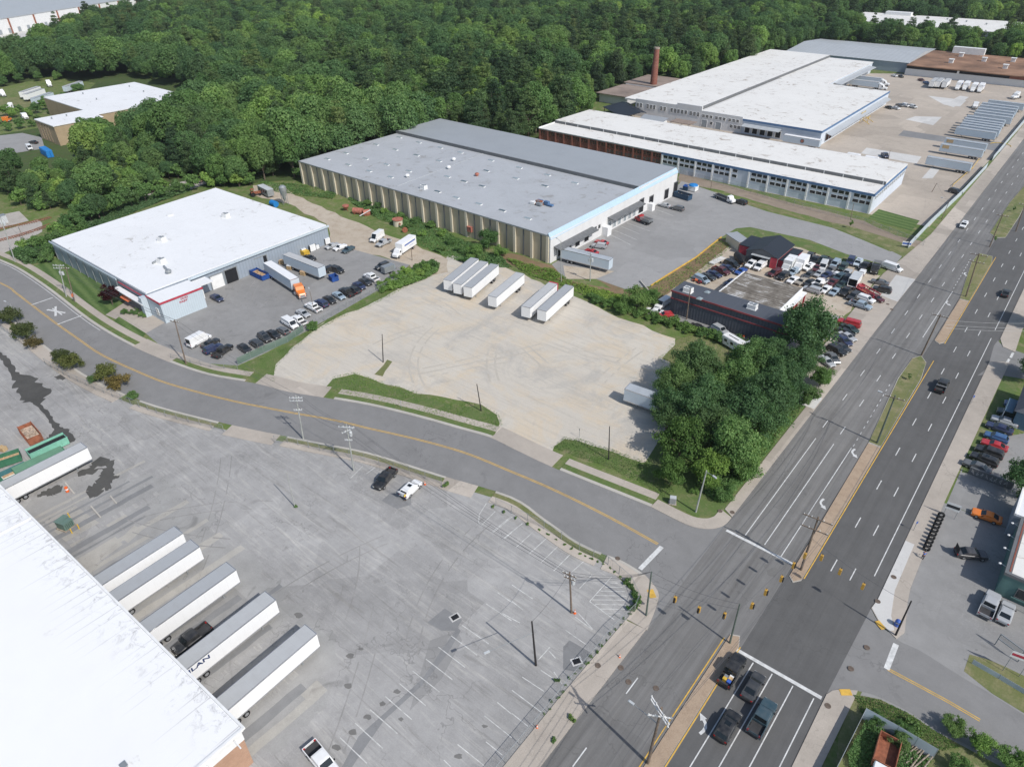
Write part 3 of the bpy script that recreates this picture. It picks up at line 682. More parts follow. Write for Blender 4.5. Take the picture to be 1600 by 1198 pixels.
def hvac(b):
    b.box(-1.1,-.8,.15,1.1,.8,1.25); b.box(-1.2,-.9,0,1.2,.9,.149); b.lathe([(.5,1.253),(.5,1.33),(.1,1.36)], (-.4,0,0), 12, 1); b.box(.3,-.6,1.253,.9,.6,1.45,1)

# ---- big grey-roofed warehouse
A = bld('warehouse', 'large tan warehouse with blue-grey skylit roof and pale dock front, beside the grey yard', 'warehouse', (-175, 196, 0))
AX0, AX1, AY0, AY1 = -236.2, -114.5, 156, 207
part(A, 'wall', 'wall_tan', lambda b: b.box(AX0, AY0, 0, AX1 - .4, AY1, 8.5))
part(A, 'rear_wall', 'wall_white', lambda b: b.box(AX0 + 1, AY1, 0, AX1 - .4, 233.4, 9.5))
part(A, 'dock_wall', 'wall_white', lambda b: b.box(AX1 - .4, AY0 - .1, 0, AX1, 233.6, 8.2))
part(A, 'fascia', 'panel_blueband', lambda b: b.add([(AX1+.12,AY0-.12,7.6),(AX1+.12,233.7,8.4),(AX1-.9,233.7,10.0),(AX1-.9,AY0-.12,9.4),(AX1-1.1,AY0-.12,7.6),(AX1-1.1,233.7,8.4)], [(0,1,2,3),(0,3,4),(1,5,2),(3,2,5,4)]))
part(A, 'roof', 'roof_bluegrey', lambda b: b.box(AX0 - .2, AY0 - .25, 8.503, AX1 - 1.15, AY1 - .2, 8.8))
part(A, 'step_wall', 'fascia_dark', lambda b: b.box(AX0 - .3, AY1 - .19, 8.6, AX1 - 1.15, AY1 + .25, 10.0))
part(A, 'metal_roof', 'metal_roof_grey', lambda b: b.add([(AX0,AY1+.25,10.01),(AX1-.95,AY1+.25,10.01),(AX1-.95,233.9,9.95),(AX0,233.9,9.95),(AX0,AY1+.25,9.7),(AX1-.95,AY1+.25,9.7),(AX1-.95,233.9,9.6),(AX0,233.9,9.6)], [(0,1,2,3),(0,4,5,1),(1,5,6,2),(2,6,7,3),(3,7,4,0)]))
part(A, 'eave_trim', 'steel_grey', lambda b: b.box(AX0 - .3, AY0 - .42, 8.45, AX1 - .42, AY0 - .26, 8.86))
copies(A, 'pilaster', 'wall_tan_pale', lambda b: b.box(-.45, -.45, 0, .45, .05, 8.4), [(x, AY0 - .02, 0) for x in [AX0 + .5 + i * 6.72 for i in range(18)] + [AX1 - 1]])
copies(A, 'downpipe', 'fascia_dark', lambda b: b.box(-.22, -.14, 0, .22, .02, 8.4), [(AX0 + 3.9 + i * 6.72, AY0 - .02, 0) for i in range(18)])
k8 = lambda x, y: G(620 + x / 5.704, 190 + y / 5.704, 8.8)
k4 = lambda x, y: G(400 + x / 4, y / 4, 8.8)
SK = [k8(*q) for q in ((22,145),(195,190),(385,237),(565,280),(175,305),(375,355),(105,445),(838,350),(1090,415),(1340,480),(450,495),(1058,510),(527,682),(728,738),(1165,867),(1585,552))] + [k4(*q) for q in ((750,907),(445,997),(560,960),(685,995),(815,1032),(575,1033),(705,1072),(840,1110),(870,938),(1000,972))]
copies(A, 'skylight', ['trim_white', 'skylight_glass'], skyl, [(p.x, p.y, 8.803) for p in SK])
copies(A, 'skylight', ['trim_white', 'skylight_dark'], skyl, [(p.x, p.y, 8.803) for p in [k8(*q) for q in ((797,443),(598,537),(757,580),(1317,578),(363,628),(938,797))]], 'dark glazed skylight')
copies(A, 'roof_vent', 'trim_white', vent_dome, [(p.x, p.y, 8.803) for p in [k8(*q) for q in ((95,497),(463,422),(507,350))]])
copies(A, 'roof_unit', ['trim_white', 'steel_grey'], hvac, [(*k8(240, 598)[:2], 8.803)])
copies(A, 'roof_vent', 'rust_red', lambda b: b.lathe([(.5,0),(.5,.6),(.9,.65),(.6,1.1)], n=10), [(*k8(715, 485)[:2], 8.803)], 'rust-red roof vent')
p0, p1 = k8(0, 577), k8(770, 287)
part(A, 'expansion_joint', 'metal_roof_light', lambda b: b.bar((p0.x, p0.y, 8.86), (p1.x, p1.y, 8.86), .35, .12))
part(A, 'dock_canopy', 'fascia_dark', lambda b: b.add([(AX1+.02,157.5,4.6),(AX1+2.6,157.5,4.2),(AX1+2.6,178,4.2),(AX1+.02,178,4.6),(AX1+.02,157.5,4.9),(AX1+2.6,157.5,4.5),(AX1+2.6,178,4.5),(AX1+.02,178,4.9)], [(3,2,1,0),(4,5,6,7),(1,2,6,5),(0,1,5,4),(2,3,7,6)]))
part(A, 'dock_canopy', 'fascia_dark', lambda b: b.add([(AX1+.02,187,4.9),(AX1+2.6,187,4.5),(AX1+2.6,207,4.5),(AX1+.02,207,4.9),(AX1+.02,187,5.2),(AX1+2.6,187,4.8),(AX1+2.6,207,4.8),(AX1+.02,207,5.2)], [(3,2,1,0),(4,5,6,7),(1,2,6,5),(0,1,5,4),(2,3,7,6)]))
def doorfill(w, h):
    return lambda b: (b.box(-w/2, -.1, 0, -w/2+.25, .02, h), b.box(w/2-.25, -.1, 0, w/2, .02, h), b.box(-w/2+.25, -.1, h-.3, w/2-.25, .02, h), b.box(-w/2+.25, -.03, 0, w/2-.25, .01, h-.3, 1))
DX = [onX(*q, AX1 + .05)[0] for q in ((903,377),(893,385))]
copies(A, 'dock_door', ['trim_white', 'opening'], doorfill(3, 3.2), [(AX1 + .05, y, .9, R(90)) for y in (161, 165.5, 170, 175)])
copies(A, 'dock_door', ['trim_white', 'door_grey'], doorfill(2.2, 2.8), [(AX1 + .05, y, .7, R(90)) for y in (188.5, 191.5, 194.5, 198, 201, 204)])
for (u, v), w_, h_, m_ in (((1002,322),3,5,'opening'), ((1017,317),3,4.2,'opening'), ((1041,305),3,3.6,'opening'), ((1055,297),3.2,4.6,'opening')):
    y, z = onX(u, v, AX1 + .05); copies(A, 'dock_door', ['fascia_dark', m_], doorfill(w_, h_), [(AX1 + .05, y, .6, R(90))], 'tall dark dock door')
copies(A, 'window', ['fascia_dark', 'window_glass'], winfill(1.1, 1.2), [(AX1 + .04, onX(*q, AX1)[0], 3.0, R(90)) for q in ((923,365),(930,361),(936,357))])
part(A, 'entrance_box', 'trim_white', lambda b: b.box(AX1 + .01, 184, 0, AX1 + 2.2, 186.4, 3))
part(A, 'entrance_box', 'trim_white', lambda b: b.box(AX1 + .01, 213, 0, AX1 + 2, 215, 2.6))
x_, z_ = onY(735, 358, 155.9); part(A, 'wall_box', 'rust_red', lambda b: (b.box(x_-.9, 155.2, z_-.8, x_+.9, 155.9, z_+.8), b.box(x_-1, 155.1, z_+.803, x_+1, 155.95, z_+.95)))
bq = k8(1290, 745)
def pile(b):
    rd = random.Random(4)
    for i in range(16):
        x, y, z = rd.uniform(-3.5, 3.5), rd.uniform(-1.2, 1.2), rd.uniform(0, .3); a = rd.uniform(.3, 1.1)
        b.box(x-a, y-a*.6, z, x+a, y+a*.6, z+rd.uniform(.3, 1.1), i % 4)
o = MB(); pile(o); o = o.build('junk_pile', [MATS[q] for q in ('rust', 'trim_white', 'steel_grey', 'fascia_blue')]); o.location = (bq.x, bq.y, 8.81)
tag(o, 'heap of rusty and white machine scraps dumped on the blue-grey warehouse roof', 'scrap heap')

# ---- white-roofed metal shop on the left
B_ = bld('workshop', 'white-roofed grey metal workshop with red-trimmed office corner on the curving road', 'workshop', (-207, 94, 0))
bp = [(-236.5,64),(-178.5,64.5),(-179.8,124.6),(-241.2,122.5)]
part(B_, 'wall', 'wall_metal_grey', lambda b: b.prism(bp, 0, 5.8))
part(B_, 'roof', 'roof_white', lambda b: b.prism(offset_poly([( (x-(-209))*1.0+-209, y) for x, y in bp], .2), 5.803, 6.15))
part(B_, 'eave_trim', 'wall_metal_pale', lambda b: (b.bar((-237,63.6,5.7),(-194,63.95,5.7),.25,.5), b.bar((-178.2,76.2,5.7),(-179.5,125,5.7),.25,.6)))
part(B_, 'office_wall', 'wall_metal_pale', lambda b: b.box(-177.6, 64.2, 0, -170.6, 75.9, 5.75))
part(B_, 'office_roof', 'roof_white', lambda b: b.box(-177.7, 64.1, 5.753, -170.5, 76, 5.9))
part(B_, 'red_trim', 'fascia_red', lambda b: (b.box(-170.59, 64.0, 5.5, -170.42, 76.05, 5.98), b.box(-177.8, 63.98, 5.5, -170.6, 64.19, 5.98)))
part(B_, 'entrance_roof', 'roof_white', lambda b: b.box(-193.5, 62.4, 3.6, -177.7, 63.95, 3.9))
part(B_, 'entrance_trim', 'fascia_red', lambda b: b.box(-193.5, 63.96, 4.9, -177.7, 64.15, 5.2))
part(B_, 'shopfront', 'fascia_dark', lambda b: b.box(-193, 63.7, 0, -178, 63.99, 3.59))
part(B_, 'awning', 'orange_awning', lambda b: b.add([(-190.6,63.66,2.9),(-186,63.66,2.9),(-186,62.2,2.1),(-190.6,62.2,2.1),(-190.6,63.66,2.2),(-186,63.66,2.2)], [(0,3,2,1),(0,4,3),(1,2,5),(4,5,2,3)]))
part(B_, 'corner_pier', 'wall_metal_pale', lambda b: b.box(-179.2, 62.6, 0, -177.61, 64.1, 5.6))
copies(B_, 'window', ['trim_white', 'window_glass'], winfill(1.2, 2.2), [(-173.4, 64.18, 1.4)])
copies(B_, 'wall_rib', 'steel_grey', lambda b: b.box(-.09, -.15, 0, .12, .02, 5.4), [(-236 + i * 5.2, 64.0 , 0) for i in range(9)])
ay = lambda u, v: onX(u, v, -178.9)[0]
copies(B_, 'roller_door', ['steel_grey', 'trim_white'], doorfill(4.2, 4.2), [(-178.75, ay(339,437), 0, R(90))], 'white roller door')
copies(B_, 'dock_opening', ['steel_grey', 'opening'], doorfill(4.2, 4.4), [(-178.85, ay(361,428), 0, R(90))])
copies(B_, 'dock_opening', ['steel_grey', 'opening'], doorfill(6, 4.0), [(-179.3, ay(405,408), .3, R(90))])
part(B_, 'entry_box', 'trim_white', lambda b: b.box(-178.4, 76.3, 0, -175.8, 78.4, 2.6))
part(B_, 'entry_canopy', 'roof_white', lambda b: b.box(-178.4, 76.2, 4.6, -174, 81, 4.85))
for (u, v), kind in (((253,376),0), ((353,339),0), ((252,410),1), ((264,427),2)):
    p = G(u, v, 6.2)
    if kind < 2: copies(B_, 'roof_unit', ['trim_white', 'steel_grey'], hvac, [(p.x, p.y, 6.153, .2)])
    else: copies(B_, 'roof_vent', 'steel_grey', vent_dome, [(p.x, p.y, 6.153)])
part(B_, 'duct', 'steel_grey', lambda b: (b.bar((*G2(238,411,6.5), 6.45), (*G2(246,407,6.5), 6.45), .4, .5), b.bar((*G2(251,408,6.5), 6.5), (*G2(256,403,6.5), 6.5), .4, .5), b.bar((*G2(256,416,6.5), 6.5), (*G2(265,426,6.5), 6.5), .5, .5)))
copies(B_, 'roof_unit', ['trim_white', 'steel_grey'], lambda b: b.lathe([(1.1,0),(1.1,.3),(.9,.35)], n=16), [(*G2(266,336,6.2), 6.153)])
def text(parent, txt, size, mat, loc, rot, name='lettering', ext=.02, font_scale=(1,1)):
    c = bpy.data.curves.new(name, 'FONT'); c.body = txt; c.size = size; c.extrude = ext; c.offset = .022; c.align_x = 'CENTER'; c.align_y = 'CENTER'; c.space_line = .85
    t = bpy.data.objects.new(name, c); C.objects.link(t)
    me = bpy.data.meshes.new_from_object(t.evaluated_get(bpy.context.evaluated_depsgraph_get())); bpy.data.objects.remove(t)
    me.materials.clear(); me.materials.append(MATS[mat])
    o = bpy.data.objects.new(name, me); link(o, parent); o.location = Vector(loc) - (Vector(parent.location) if parent else Vector()); o.rotation_euler = rot; o.scale = (*font_scale, 1); return o
text(B_, 'DUO', .6, 'fascia_red', (-170.55, 70.6, 4.9), (R(90), 0, R(90)), font_scale=(1.5, 1))
text(B_, 'FAST', .7, 'fascia_red', (-170.55, 70.2, 4.1), (R(90), 0, R(90)), font_scale=(1.5, 1))

# ---- long mill with brick end
Cm = bld('mill', 'long low mill, half red brick and half white with blue eaves and two window rows', 'factory', (-125, 278, 0))
CX0, CXM, CX1, CY0, CY1, CZ = -197, -134.3, -52.2, 257.5, 297.5, 6.9
part(Cm, 'brick_wall', 'brick_red', lambda b: b.box(CX0, CY0, 0, CXM, CY1, CZ - .3))
part(Cm, 'white_wall', 'wall_mill', lambda b: b.box(CXM, CY0 - .15, 0, CX1, CY1, CZ - .3))
part(Cm, 'eave_band', 'fascia_blue', lambda b: (b.box(CXM, CY0 - .35, CZ - .75, CX1 + .2, CY0 - .16, CZ + .1), b.box(CX1 + .003, CY0 - .15, CZ - .7, CX1 + .2, CY1, CZ + .25)))
part(Cm, 'eave_trim', 'steel_grey', lambda b: b.box(CX0, CY0 - .25, CZ - .35, CXM - .01, CY0 - .01, CZ + .06))
part(Cm, 'roof', 'roof_white_mill', lambda b: b.box(CX0 - .1, CY0 - .16, CZ - .29, CX1, 269.5, CZ))
part(Cm, 'clerestory', 'fascia_dark', lambda b: b.box(CX0 + .2, 269.5, CZ - .2, CX1, 269.9, CZ + 1.05))
part(Cm, 'upper_roof', 'roof_white_mill', lambda b: b.add([(CX0-.1,269.91,CZ+1.15),(CX1,269.91,CZ+1.15),(CX1,CY1+.3,CZ+.75),(CX0-.1,CY1+.3,CZ+.75),(CX0-.1,269.91,CZ-.25),(CX1,269.91,CZ-.25),(CX1,CY1+.3,CZ-.25),(CX0-.1,CY1+.3,CZ-.25)], [(0,1,2,3),(0,4,5,1),(1,5,6,2),(2,6,7,3),(3,7,4,0)]))
copies(Cm, 'clerestory_post', 'trim_white', lambda b: b.box(-.12, -.06, 0, .12, .02, 1.2), [(CX0 + 6 + i * 6.9, 269.48, CZ - .1) for i in range(21)])
NB = 11; bay = (CX1 - CXM) / NB
copies(Cm, 'pilaster', 'trim_white', lambda b: b.box(-.3, -.3, 0, .3, .02, CZ - .75), [(CXM + .42 + i * (CX1 - CXM - .84) / NB, CY0 - .16, 0) for i in range(NB + 1)])
sp = []
for i in range(NB):
    for j in range(3):
        if i == 4 and j: continue
        for z in (4.85, 2.95): sp.append((CXM + .42 + bay * (i + .2 + j * .3), CY0 - .16, z))
copies(Cm, 'window', ['trim_white', 'window_glass'], winfill(1.95, 1.2, bars=(0, 0), t=.04), sp)
sp = []
for i in range(14):
    for j in range(3 if i else 2): sp.append((CXM - 62.2 + 4.45 * i + 1.0 + j * 1.35, CY0 - .01, 4.6))
copies(Cm, 'window', ['brick_red', 'window_glass'], winfill(1.15, 1.5, t=.05), sp, 'dark factory window in brickwork')
copies(Cm, 'window', ['brick_red', 'skylight_dark'], winfill(1.15, 1.5), [(x, y, 2.4) for x, y, z in sp if x > -160], 'dusty lower factory window')
copies(Cm, 'pilaster', 'brick_red', lambda b: b.box(-.35, -.3, 0, .35, .02, CZ - .4), [(CXM - 62.3 + 4.45 * i, CY0 - .01, 0) for i in range(15)])
copies(Cm, 'window', ['trim_white', 'window_glass'], winfill(1.5, 1.3, t=.05), [(CX1 + .01, CY0 + 2.2 + i * 2.55, 4.5, R(90)) for i in range(15)])
part(Cm, 'parapet', 'trim_white', lambda b: (b.box(CX0 - .3, CY0, CZ - .2, CX0 - .11, CY1, CZ + .4), b.box(CX0, CY1 + .31, CZ - .2, CX1, CY1 + .5, CZ + .8)))

# ---- second mill behind, with dock canopies
Dm = bld('mill', 'wide white-roofed mill with blue edge and dock canopies on the concrete yard', 'factory', (-140, 430, 0))
part(Dm, 'wall', 'wall_mill', lambda b: b.box(-132, 330, 0, -95.2, 433, 6.2))
part(Dm, 'roof', 'roof_white_mill', lambda b: b.box(-154, 330.3, 6.21, -95.4, 433.2, 6.55))
part(Dm, 'eave_band', 'fascia_blue', lambda b: (b.box(-132, 329.75, 5.75, -94.9, 330.0, 6.6), b.box(-95.19, 330.01, 5.75, -94.95, 433.2, 6.6)))
part(Dm, 'old_wall', 'wall_white', lambda b: b.box(-190, 329.9, 0, -132.01, 520, 6.2))
part(Dm, 'stepped_parapet', 'wall_white', lambda b: (b.box(-166.5, 329.6, 0, -153, 330.4, 9.3), b.box(-190, 329.65, 0, -166.51, 330.3, 8.3), b.box(-152.99, 329.65, 0, -132.01, 330.3, 7.4)))
part(Dm, 'main_roof', 'roof_white_mill', lambda b: b.box(-197, 330.5, 6.9, -156.2, 520, 7.7))
part(Dm, 'step_wall', 'fascia_dark', lambda b: b.box(-156.19, 330.5, 6.56, -155.8, 520, 7.75))
part(Dm, 'rear_roof', 'roof_white_mill', lambda b: b.box(-155.79, 433.21, 6.2, -128, 518, 6.5))
part(Dm, 'rear_wall', 'wall_mill', lambda b: b.box(-131.9, 434, 0, -128.3, 517.8, 6.19))
part(Dm, 'side_canopy', 'metal_roof_light', lambda b: b.add([(-94.94,336,4.6),(-92.2,336,3.7),(-92.2,428,3.7),(-94.94,428,4.6),(-94.94,336,4.4),(-92.2,336,3.5),(-92.2,428,3.5),(-94.94,428,4.4)], [(0,1,2,3),(7,6,5,4),(1,5,6,2),(0,4,5,1),(2,6,7,3)]))
copies(Dm, 'dock_door', ['rust', 'opening'], doorfill(2.6, 2.4), [(-94.93, 339 + i * 4.4, .9, R(90)) for i in range(20)])
part(Dm, 'front_canopy', 'metal_roof_light', lambda b: b.add([(-131,329.74,4.8),(-131,326.4,4.1),(-113,326.4,4.1),(-113,329.74,4.8),(-131,329.74,4.6),(-131,326.4,3.9),(-113,326.4,3.9),(-113,329.74,4.6)], [(0,1,2,3),(7,6,5,4),(1,5,6,2),(0,4,5,1),(2,6,7,3)]))
copies(Dm, 'dock_door', ['trim_white', 'opening'], doorfill(2.8, 3), [(-129 + i * 3.7, 329.74, .8) for i in range(5)])
part(Dm, 'rear_canopy', 'metal_roof_light', lambda b: b.add([(-128.2,445,5.2),(-124,445,4.6),(-124,512,4.6),(-128.2,512,5.2),(-128.2,445,5),(-124,445,4.4),(-124,512,4.4),(-128.2,512,5)], [(0,1,2,3),(7,6,5,4),(1,5,6,2),(0,4,5,1),(2,6,7,3)]))
copies(Dm, 'window', ['trim_white', 'window_glass'], winfill(1.35, 2.1, bars=(1, 2)), [(-188.6 + i * 1.95, 329.6, 4.4) for i in range(12) if i not in (2, 6, 9)])
copies(Dm, 'window', ['trim_white', 'window_glass'], winfill(1.4, 1.9, bars=(1, 2)), [(-165.3 + i * 2.0 + (i // 3) * .7, 329.55, 4.5) for i in range(6)])
copies(Dm, 'window', ['trim_white', 'window_glass'], winfill(1.4, 1.4), [(-151.8 + i * 2.0 + (i // 3) * .8, 329.6, 4.5) for i in range(9)])
copies(Dm, 'roller_door', ['trim_white', 'door_grey'], doorfill(3.2, 3.4), [(-151, 329.6, .2), (-143.6, 329.6, .2)])
copies(Dm, 'window', ['trim_white', 'window_glass'], winfill(1.5, 1.5), [(-147.3, 329.6, 1.6), (-137, 329.6, 1.8), (-135, 329.6, 1.8), (-133.2, 329.6, 1.8)])
part(Dm, 'external_stair', 'yellow_steel', lambda b: [b.bar(*q, .18, .18) for q in (((-93.8,383,0),(-93.8,383,5)),((-91,386,0),(-91,386,3)),((-93.8,389,0),(-93.8,389,5)),((-93.8,383,4.6),(-93.8,389,4.6)),((-91,383,2.6),(-91,389,2.6)),((-93.8,383,2.4),(-89,383,0)),((-93.8,389,2.4),(-89,389,0)),((-93.8,383,2.6),(-91,383,2.6)))])

# ---- outbuildings by the chimney
ch = bld('chimney', 'tall tapering red brick chimney at the back corner of the mill', 'chimney', (-206.7, 377, 0))
part(ch, 'shaft', 'brick_red', lambda b: b.lathe([(2.2,0),(1.45,24.2)], (-206.7,377,0), 20)); part(ch, 'cap', 'rubble', lambda b: b.lathe([(1.55,24.21),(1.6,25.1),(1.1,25.12)], (-206.7,377,0), 20))
o = bld('boiler_house', 'brown low-pitched boiler house roof behind the foot of the brick chimney', 'outbuilding', (-212, 374, 0))
part(o, 'wall', 'wall_white', lambda b: (b.box(-222, 345, 0, -204, 372, 4.6), b.box(-222, 372.02, 0, -199, 398, 5.6)))
part(o, 'roof', 'roof_brown_grey', lambda b: (b.box(-223.5, 343.5, 4.62, -203, 372, 4.95), b.box(-223.5, 372.02, 5.62, -197.1, 400, 6.0)))
o = bld('shed', 'open shelter with dark pitched roof on timber posts behind the brick mill', 'shelter', (-190, 322, 0))
part(o, 'roof', 'roof_black_metal', lambda b: b.add([(-206,324,3.2),(-186,311,3.2),(-180,318,5.0),(-200,333,5.0),(-206,324,3.0),(-186,311,3.0),(-180,318,4.8),(-200,333,4.8)], [(0,1,2,3),(7,6,5,4),(0,4,5,1),(1,5,6,2),(2,6,7,3),(3,7,4,0)]))
part(o, 'back_slope', 'roof_black_metal', lambda b: b.add([(-180,318,5.0),(-178,321.5,4.2),(-198,336,4.2),(-200,333,5.0)], [(0,1,2,3),(3,2,1,0)]))
for x, y in ((-186,311.5), (-179.5,321), (-205,324), (-182,316)): part(o, 'post', 'wood_pale', lambda b: b.box(x-.15, y-.15, 0, x+.15, y+.15, 3.2))
o = bld('shed', 'small white shed with grey roof and two black windows between the mills', 'shed', (-171, 318, 0))
part(o, 'wall', 'trim_white', lambda b: b.box(-178, 314, 0, -165.5, 319, 3)); part(o, 'roof', 'metal_roof_grey', lambda b: b.add([(-178.4,313.6,3),(-165.1,313.6,3),(-165.1,319.4,4.2),(-178.4,319.4,4.2),(-178.4,313.6,2.8),(-165.1,313.6,2.8)], [(0,1,2,3),(0,4,5,1)]))
copies(o, 'window', ['trim_white', 'window_glass'], winfill(.9, .8), [(-175.5, 313.98, 1.4), (-169, 313.98, 1.4)])
o = bld('shelter', 'grey rusting lean-to shelter on white posts in front of the old mill windows', 'shelter', (-157, 320, 0))
part(o, 'roof', 'roof_brown_grey', lambda b: b.box(-163, 317, 3.2, -152, 324, 3.45))
for x in (-162.5, -157, -153): part(o, 'post', 'trim_white', lambda b: b.box(x-.15, 317.2, 0, x+.15, 317.5, 3.19))

# ---- far warehouses
o = bld('warehouse', 'grey gable-roofed metal warehouse at the head of the concrete yard', 'warehouse', (-150, 565, 0))
part(o, 'wall', 'wall_metal_grey', lambda b: b.box(-189.5, 531, 0, -110, 598, 5.8))
part(o, 'roof', 'metal_roof_light', lambda b: b.add([(-190,530.5,5.9),(-109.6,530.5,5.9),(-109.6,565,8.2),(-190,565,8.2),(-109.6,600,5.9),(-190,600,5.9)], [(0,1,2,3),(3,2,4,5),(0,3,5),(1,4,2)]))
part(o, 'corner_trim', 'trim_white', lambda b: b.box(-110, 530.4, 0, -109.6, 531.6, 6))
o = bld('warehouse', 'rust-brown roofed warehouse with dark clerestory strip and white wall at top right', 'warehouse', (-60, 555, 0))
part(o, 'wall', 'wall_white', lambda b: b.box(-109.4, 524, 0, -30, 590, 3.9)); part(o, 'clerestory', 'opening', lambda b: (b.box(-109.2, 523.9, 3.91, -80.6, 589.9, 5.6), b.box(-79.4, 523.9, 3.91, -53, 589.9, 5.6)))
part(o, 'roof', 'roof_brown_rust', lambda b: b.box(-109.3, 522.5, 5.62, -29.5, 591, 6.1)); part(o, 'brick_end', 'brick_red', lambda b: b.box(-52.9, 523.8, 3.91, -30.2, 589.8, 5.6)); part(o, 'pier', 'trim_white', lambda b: b.box(-80.59, 523.6, 3.91, -79.41, 589.5, 5.59))
copies(o, 'roof_vent', 'trim_white', lambda b: (b.box(-1.2,-1.2,0,1.2,1.2,2.0), b.box(-1.5,-1.5,2.01,1.5,1.5,2.4)), [(*G2(1200+x/4, y/4, 6.1), 6.103) for x, y in ((1142,395),(1205,355),(1348,385),(1480,430),(1530,388),(1640,420))])
part(o, 'roof_house', 'trim_white', lambda b: b.box(-97, 586, 6.11, -78, 590, 10))
o = bld('warehouse', 'long flat white-roofed warehouse half hidden by trees at top right', 'warehouse', (-130, 720, 0))
part(o, 'wall', 'wall_white', lambda b: b.box(-205, 686, 0, -20, 758, 8.6)); part(o, 'roof', 'roof_white_mill', lambda b: b.box(-206, 685, 8.62, -20, 759, 9.1)); part(o, 'roof_house', 'trim_white', lambda b: b.box(-186, 750, 9.12, -165, 757, 11.5))
copies(o, 'roof_vent', 'steel_grey', vent_dome, [(-150 + 16 * i, 705 + (i * 37) % 45, 9.103) for i in range(8)])
o = bld('warehouse', 'huge white distribution warehouse with grey roof and brown downpipes in the top left corner', 'warehouse', (-850, 330, 0))
ang = math.atan2(186, -97); ux, uy = math.cos(ang), math.sin(ang); nx_, ny_ = -uy, ux
def rr(a, d): return (-798.8 + ux * a + nx_ * d, 244.7 + uy * a + ny_ * d)
part(o, 'wall', 'trim_white', lambda b: b.prism([rr(-90,0), rr(330,0), rr(330,200), rr(-90,200)], 0, 12.6))
part(o, 'roof', 'metal_roof_light', lambda b: b.prism([rr(-90,-.4), rr(330,-.4), rr(330,200), rr(-90,200)], 12.62, 13.1))
copies(o, 'downpipe', 'rust', lambda b: b.box(-.5,-.5,0,.5,.5,12.4), [(*rr(-20 + i * 30, -.5), 0, ang) for i in range(8)])
copies(o, 'dock_door', ['trim_white', 'door_grey'], doorfill(4, 4), [(*rr(-14 + i * 11, -.3), 1, ang) for i in range(14)])
sheet('parking_lot', [rr(-90,-60), rr(120,-40), rr(120,-.5), rr(-90,-.5)], .02, 'concrete_pale')
# ---- tan block in the trees
o = bld('factory', 'tan brick block with flat white roof and dark slit windows, framed by forest', 'factory', (-400, 150, 0))
part(o, 'wall', 'brick_tan', lambda b: (b.box(-392, 119.5, 0, -371, 142, 8.6), b.box(-440, 142.02, 0, -378, 191, 8.6)))
part(o, 'roof', 'roof_white', lambda b: (b.box(-392.3, 119.2, 8.62, -370.7, 142, 9.0), b.box(-440.3, 142.02, 8.62, -377.7, 191.3, 9.0)))
part(o, 'low_roof', 'roof_white', lambda b: b.box(-398, 127, 3.4, -392.02, 142, 3.8))
copies(o, 'slit_window', ['brick_tan', 'window_glass'], winfill(1.1, 7.4, bars=(0, 4)), [(-370.99, 122 + i * 3.0, .5, R(90)) for i in range(0)] + [(-388.5 + i * 3.2, 119.48, .5) for i in range(4)])
copies(o, 'roof_vent', 'steel_grey', lambda b: b.lathe([(.3,0),(.3,.8),(.5,.85)], n=8), [(*G2(x/4, y/4, 9), 9.003) for x, y in ((520,590),(605,625),(810,545),(900,577),(1002,610),(325,745),(418,728))])

# ---- breaker's shop, painted dark with red bands
o = bld('workshop', 'dark grey workshop with red stripes, beside the hedge of the gravel lot', 'workshop', (-60, 155, 0))
part(o, 'wall', 'wall_dark', lambda b: b.box(-71.4, 150.8, 0, -40.5, 157.6, 6.2))
part(o, 'roof', 'roof_dark', lambda b: b.box(-71.5, 150.7, 6.203, -40.4, 157.7, 6.45))
plain('band_red', (.25,.05,.055), .7, .25, .4)
part(o, 'red_band', 'band_red', lambda b: (b.box(-71.6, 150.6, 6.1, -40.3, 150.79, 6.5), b.box(-71.5, 150.66, 4.2, -40.4, 150.785, 4.5)))
def pyr(b): b.box(-.7,-.7,0,.7,.7,.15); b.add([(-.65,-.65,.153),(.65,-.65,.153),(.65,.65,.153),(-.65,.65,.153),(0,0,.6)], [(0,1,4),(1,2,4),(2,3,4),(3,0,4)], 1)
copies(o, 'skylight', ['steel_grey', 'skylight_glass'], pyr, [(*G2(x, y, 6.45), 6.453) for x, y in ((1105,457),(1093,467))])
copies(o, 'roof_unit', ['trim_white', 'steel_grey'], hvac, [(*G2(1175,482,6.45), 6.453), (*G2(1075,456,6.45), 6.453)])
o = bld('workshop', 'low workshop with white-streaked weathered tin roof and red front, among the scrap cars', 'workshop', (-53, 166, 0))
part(o, 'wall', 'fascia_red', lambda b: b.box(-61.5, 157.75, 0, -46.2, 173.8, 4.9)); part(o, 'roof', 'roof_weathered', lambda b: b.box(-61.8, 157.72, 5.6, -46.0, 174.1, 5.85)); part(o, 'side_wall', 'wall_white', lambda b: b.box(-61.6, 157.74, 4.91, -46.1, 173.9, 5.59))
part(o, 'front_canopy', 'trim_white', lambda b: b.box(-45.98, 158, 4.9, -44.4, 173.6, 5.25))
for y in (159, 163, 167.5, 173): part(o, 'red_post', 'fascia_red', lambda b: b.box(-44.8, y-.18, 0, -44.45, y+.18, 4.89))
part(o, 'roof_edge', 'trim_white', lambda b: (b.box(-62.1, 157.71, 5.3, -61.81, 174.2, 6.0), b.box(-45.99, 157.9, 5.3, -45.8, 174.2, 6.0)))
o = bld('garage', 'black gable-roofed garage with grey front, open bay and red side among the scrap cars', 'garage', (-63, 201, 0))
gx0, gxm, gx1, gy0, gy1 = -69.5, -64.8, -60, 193.5, 206.5
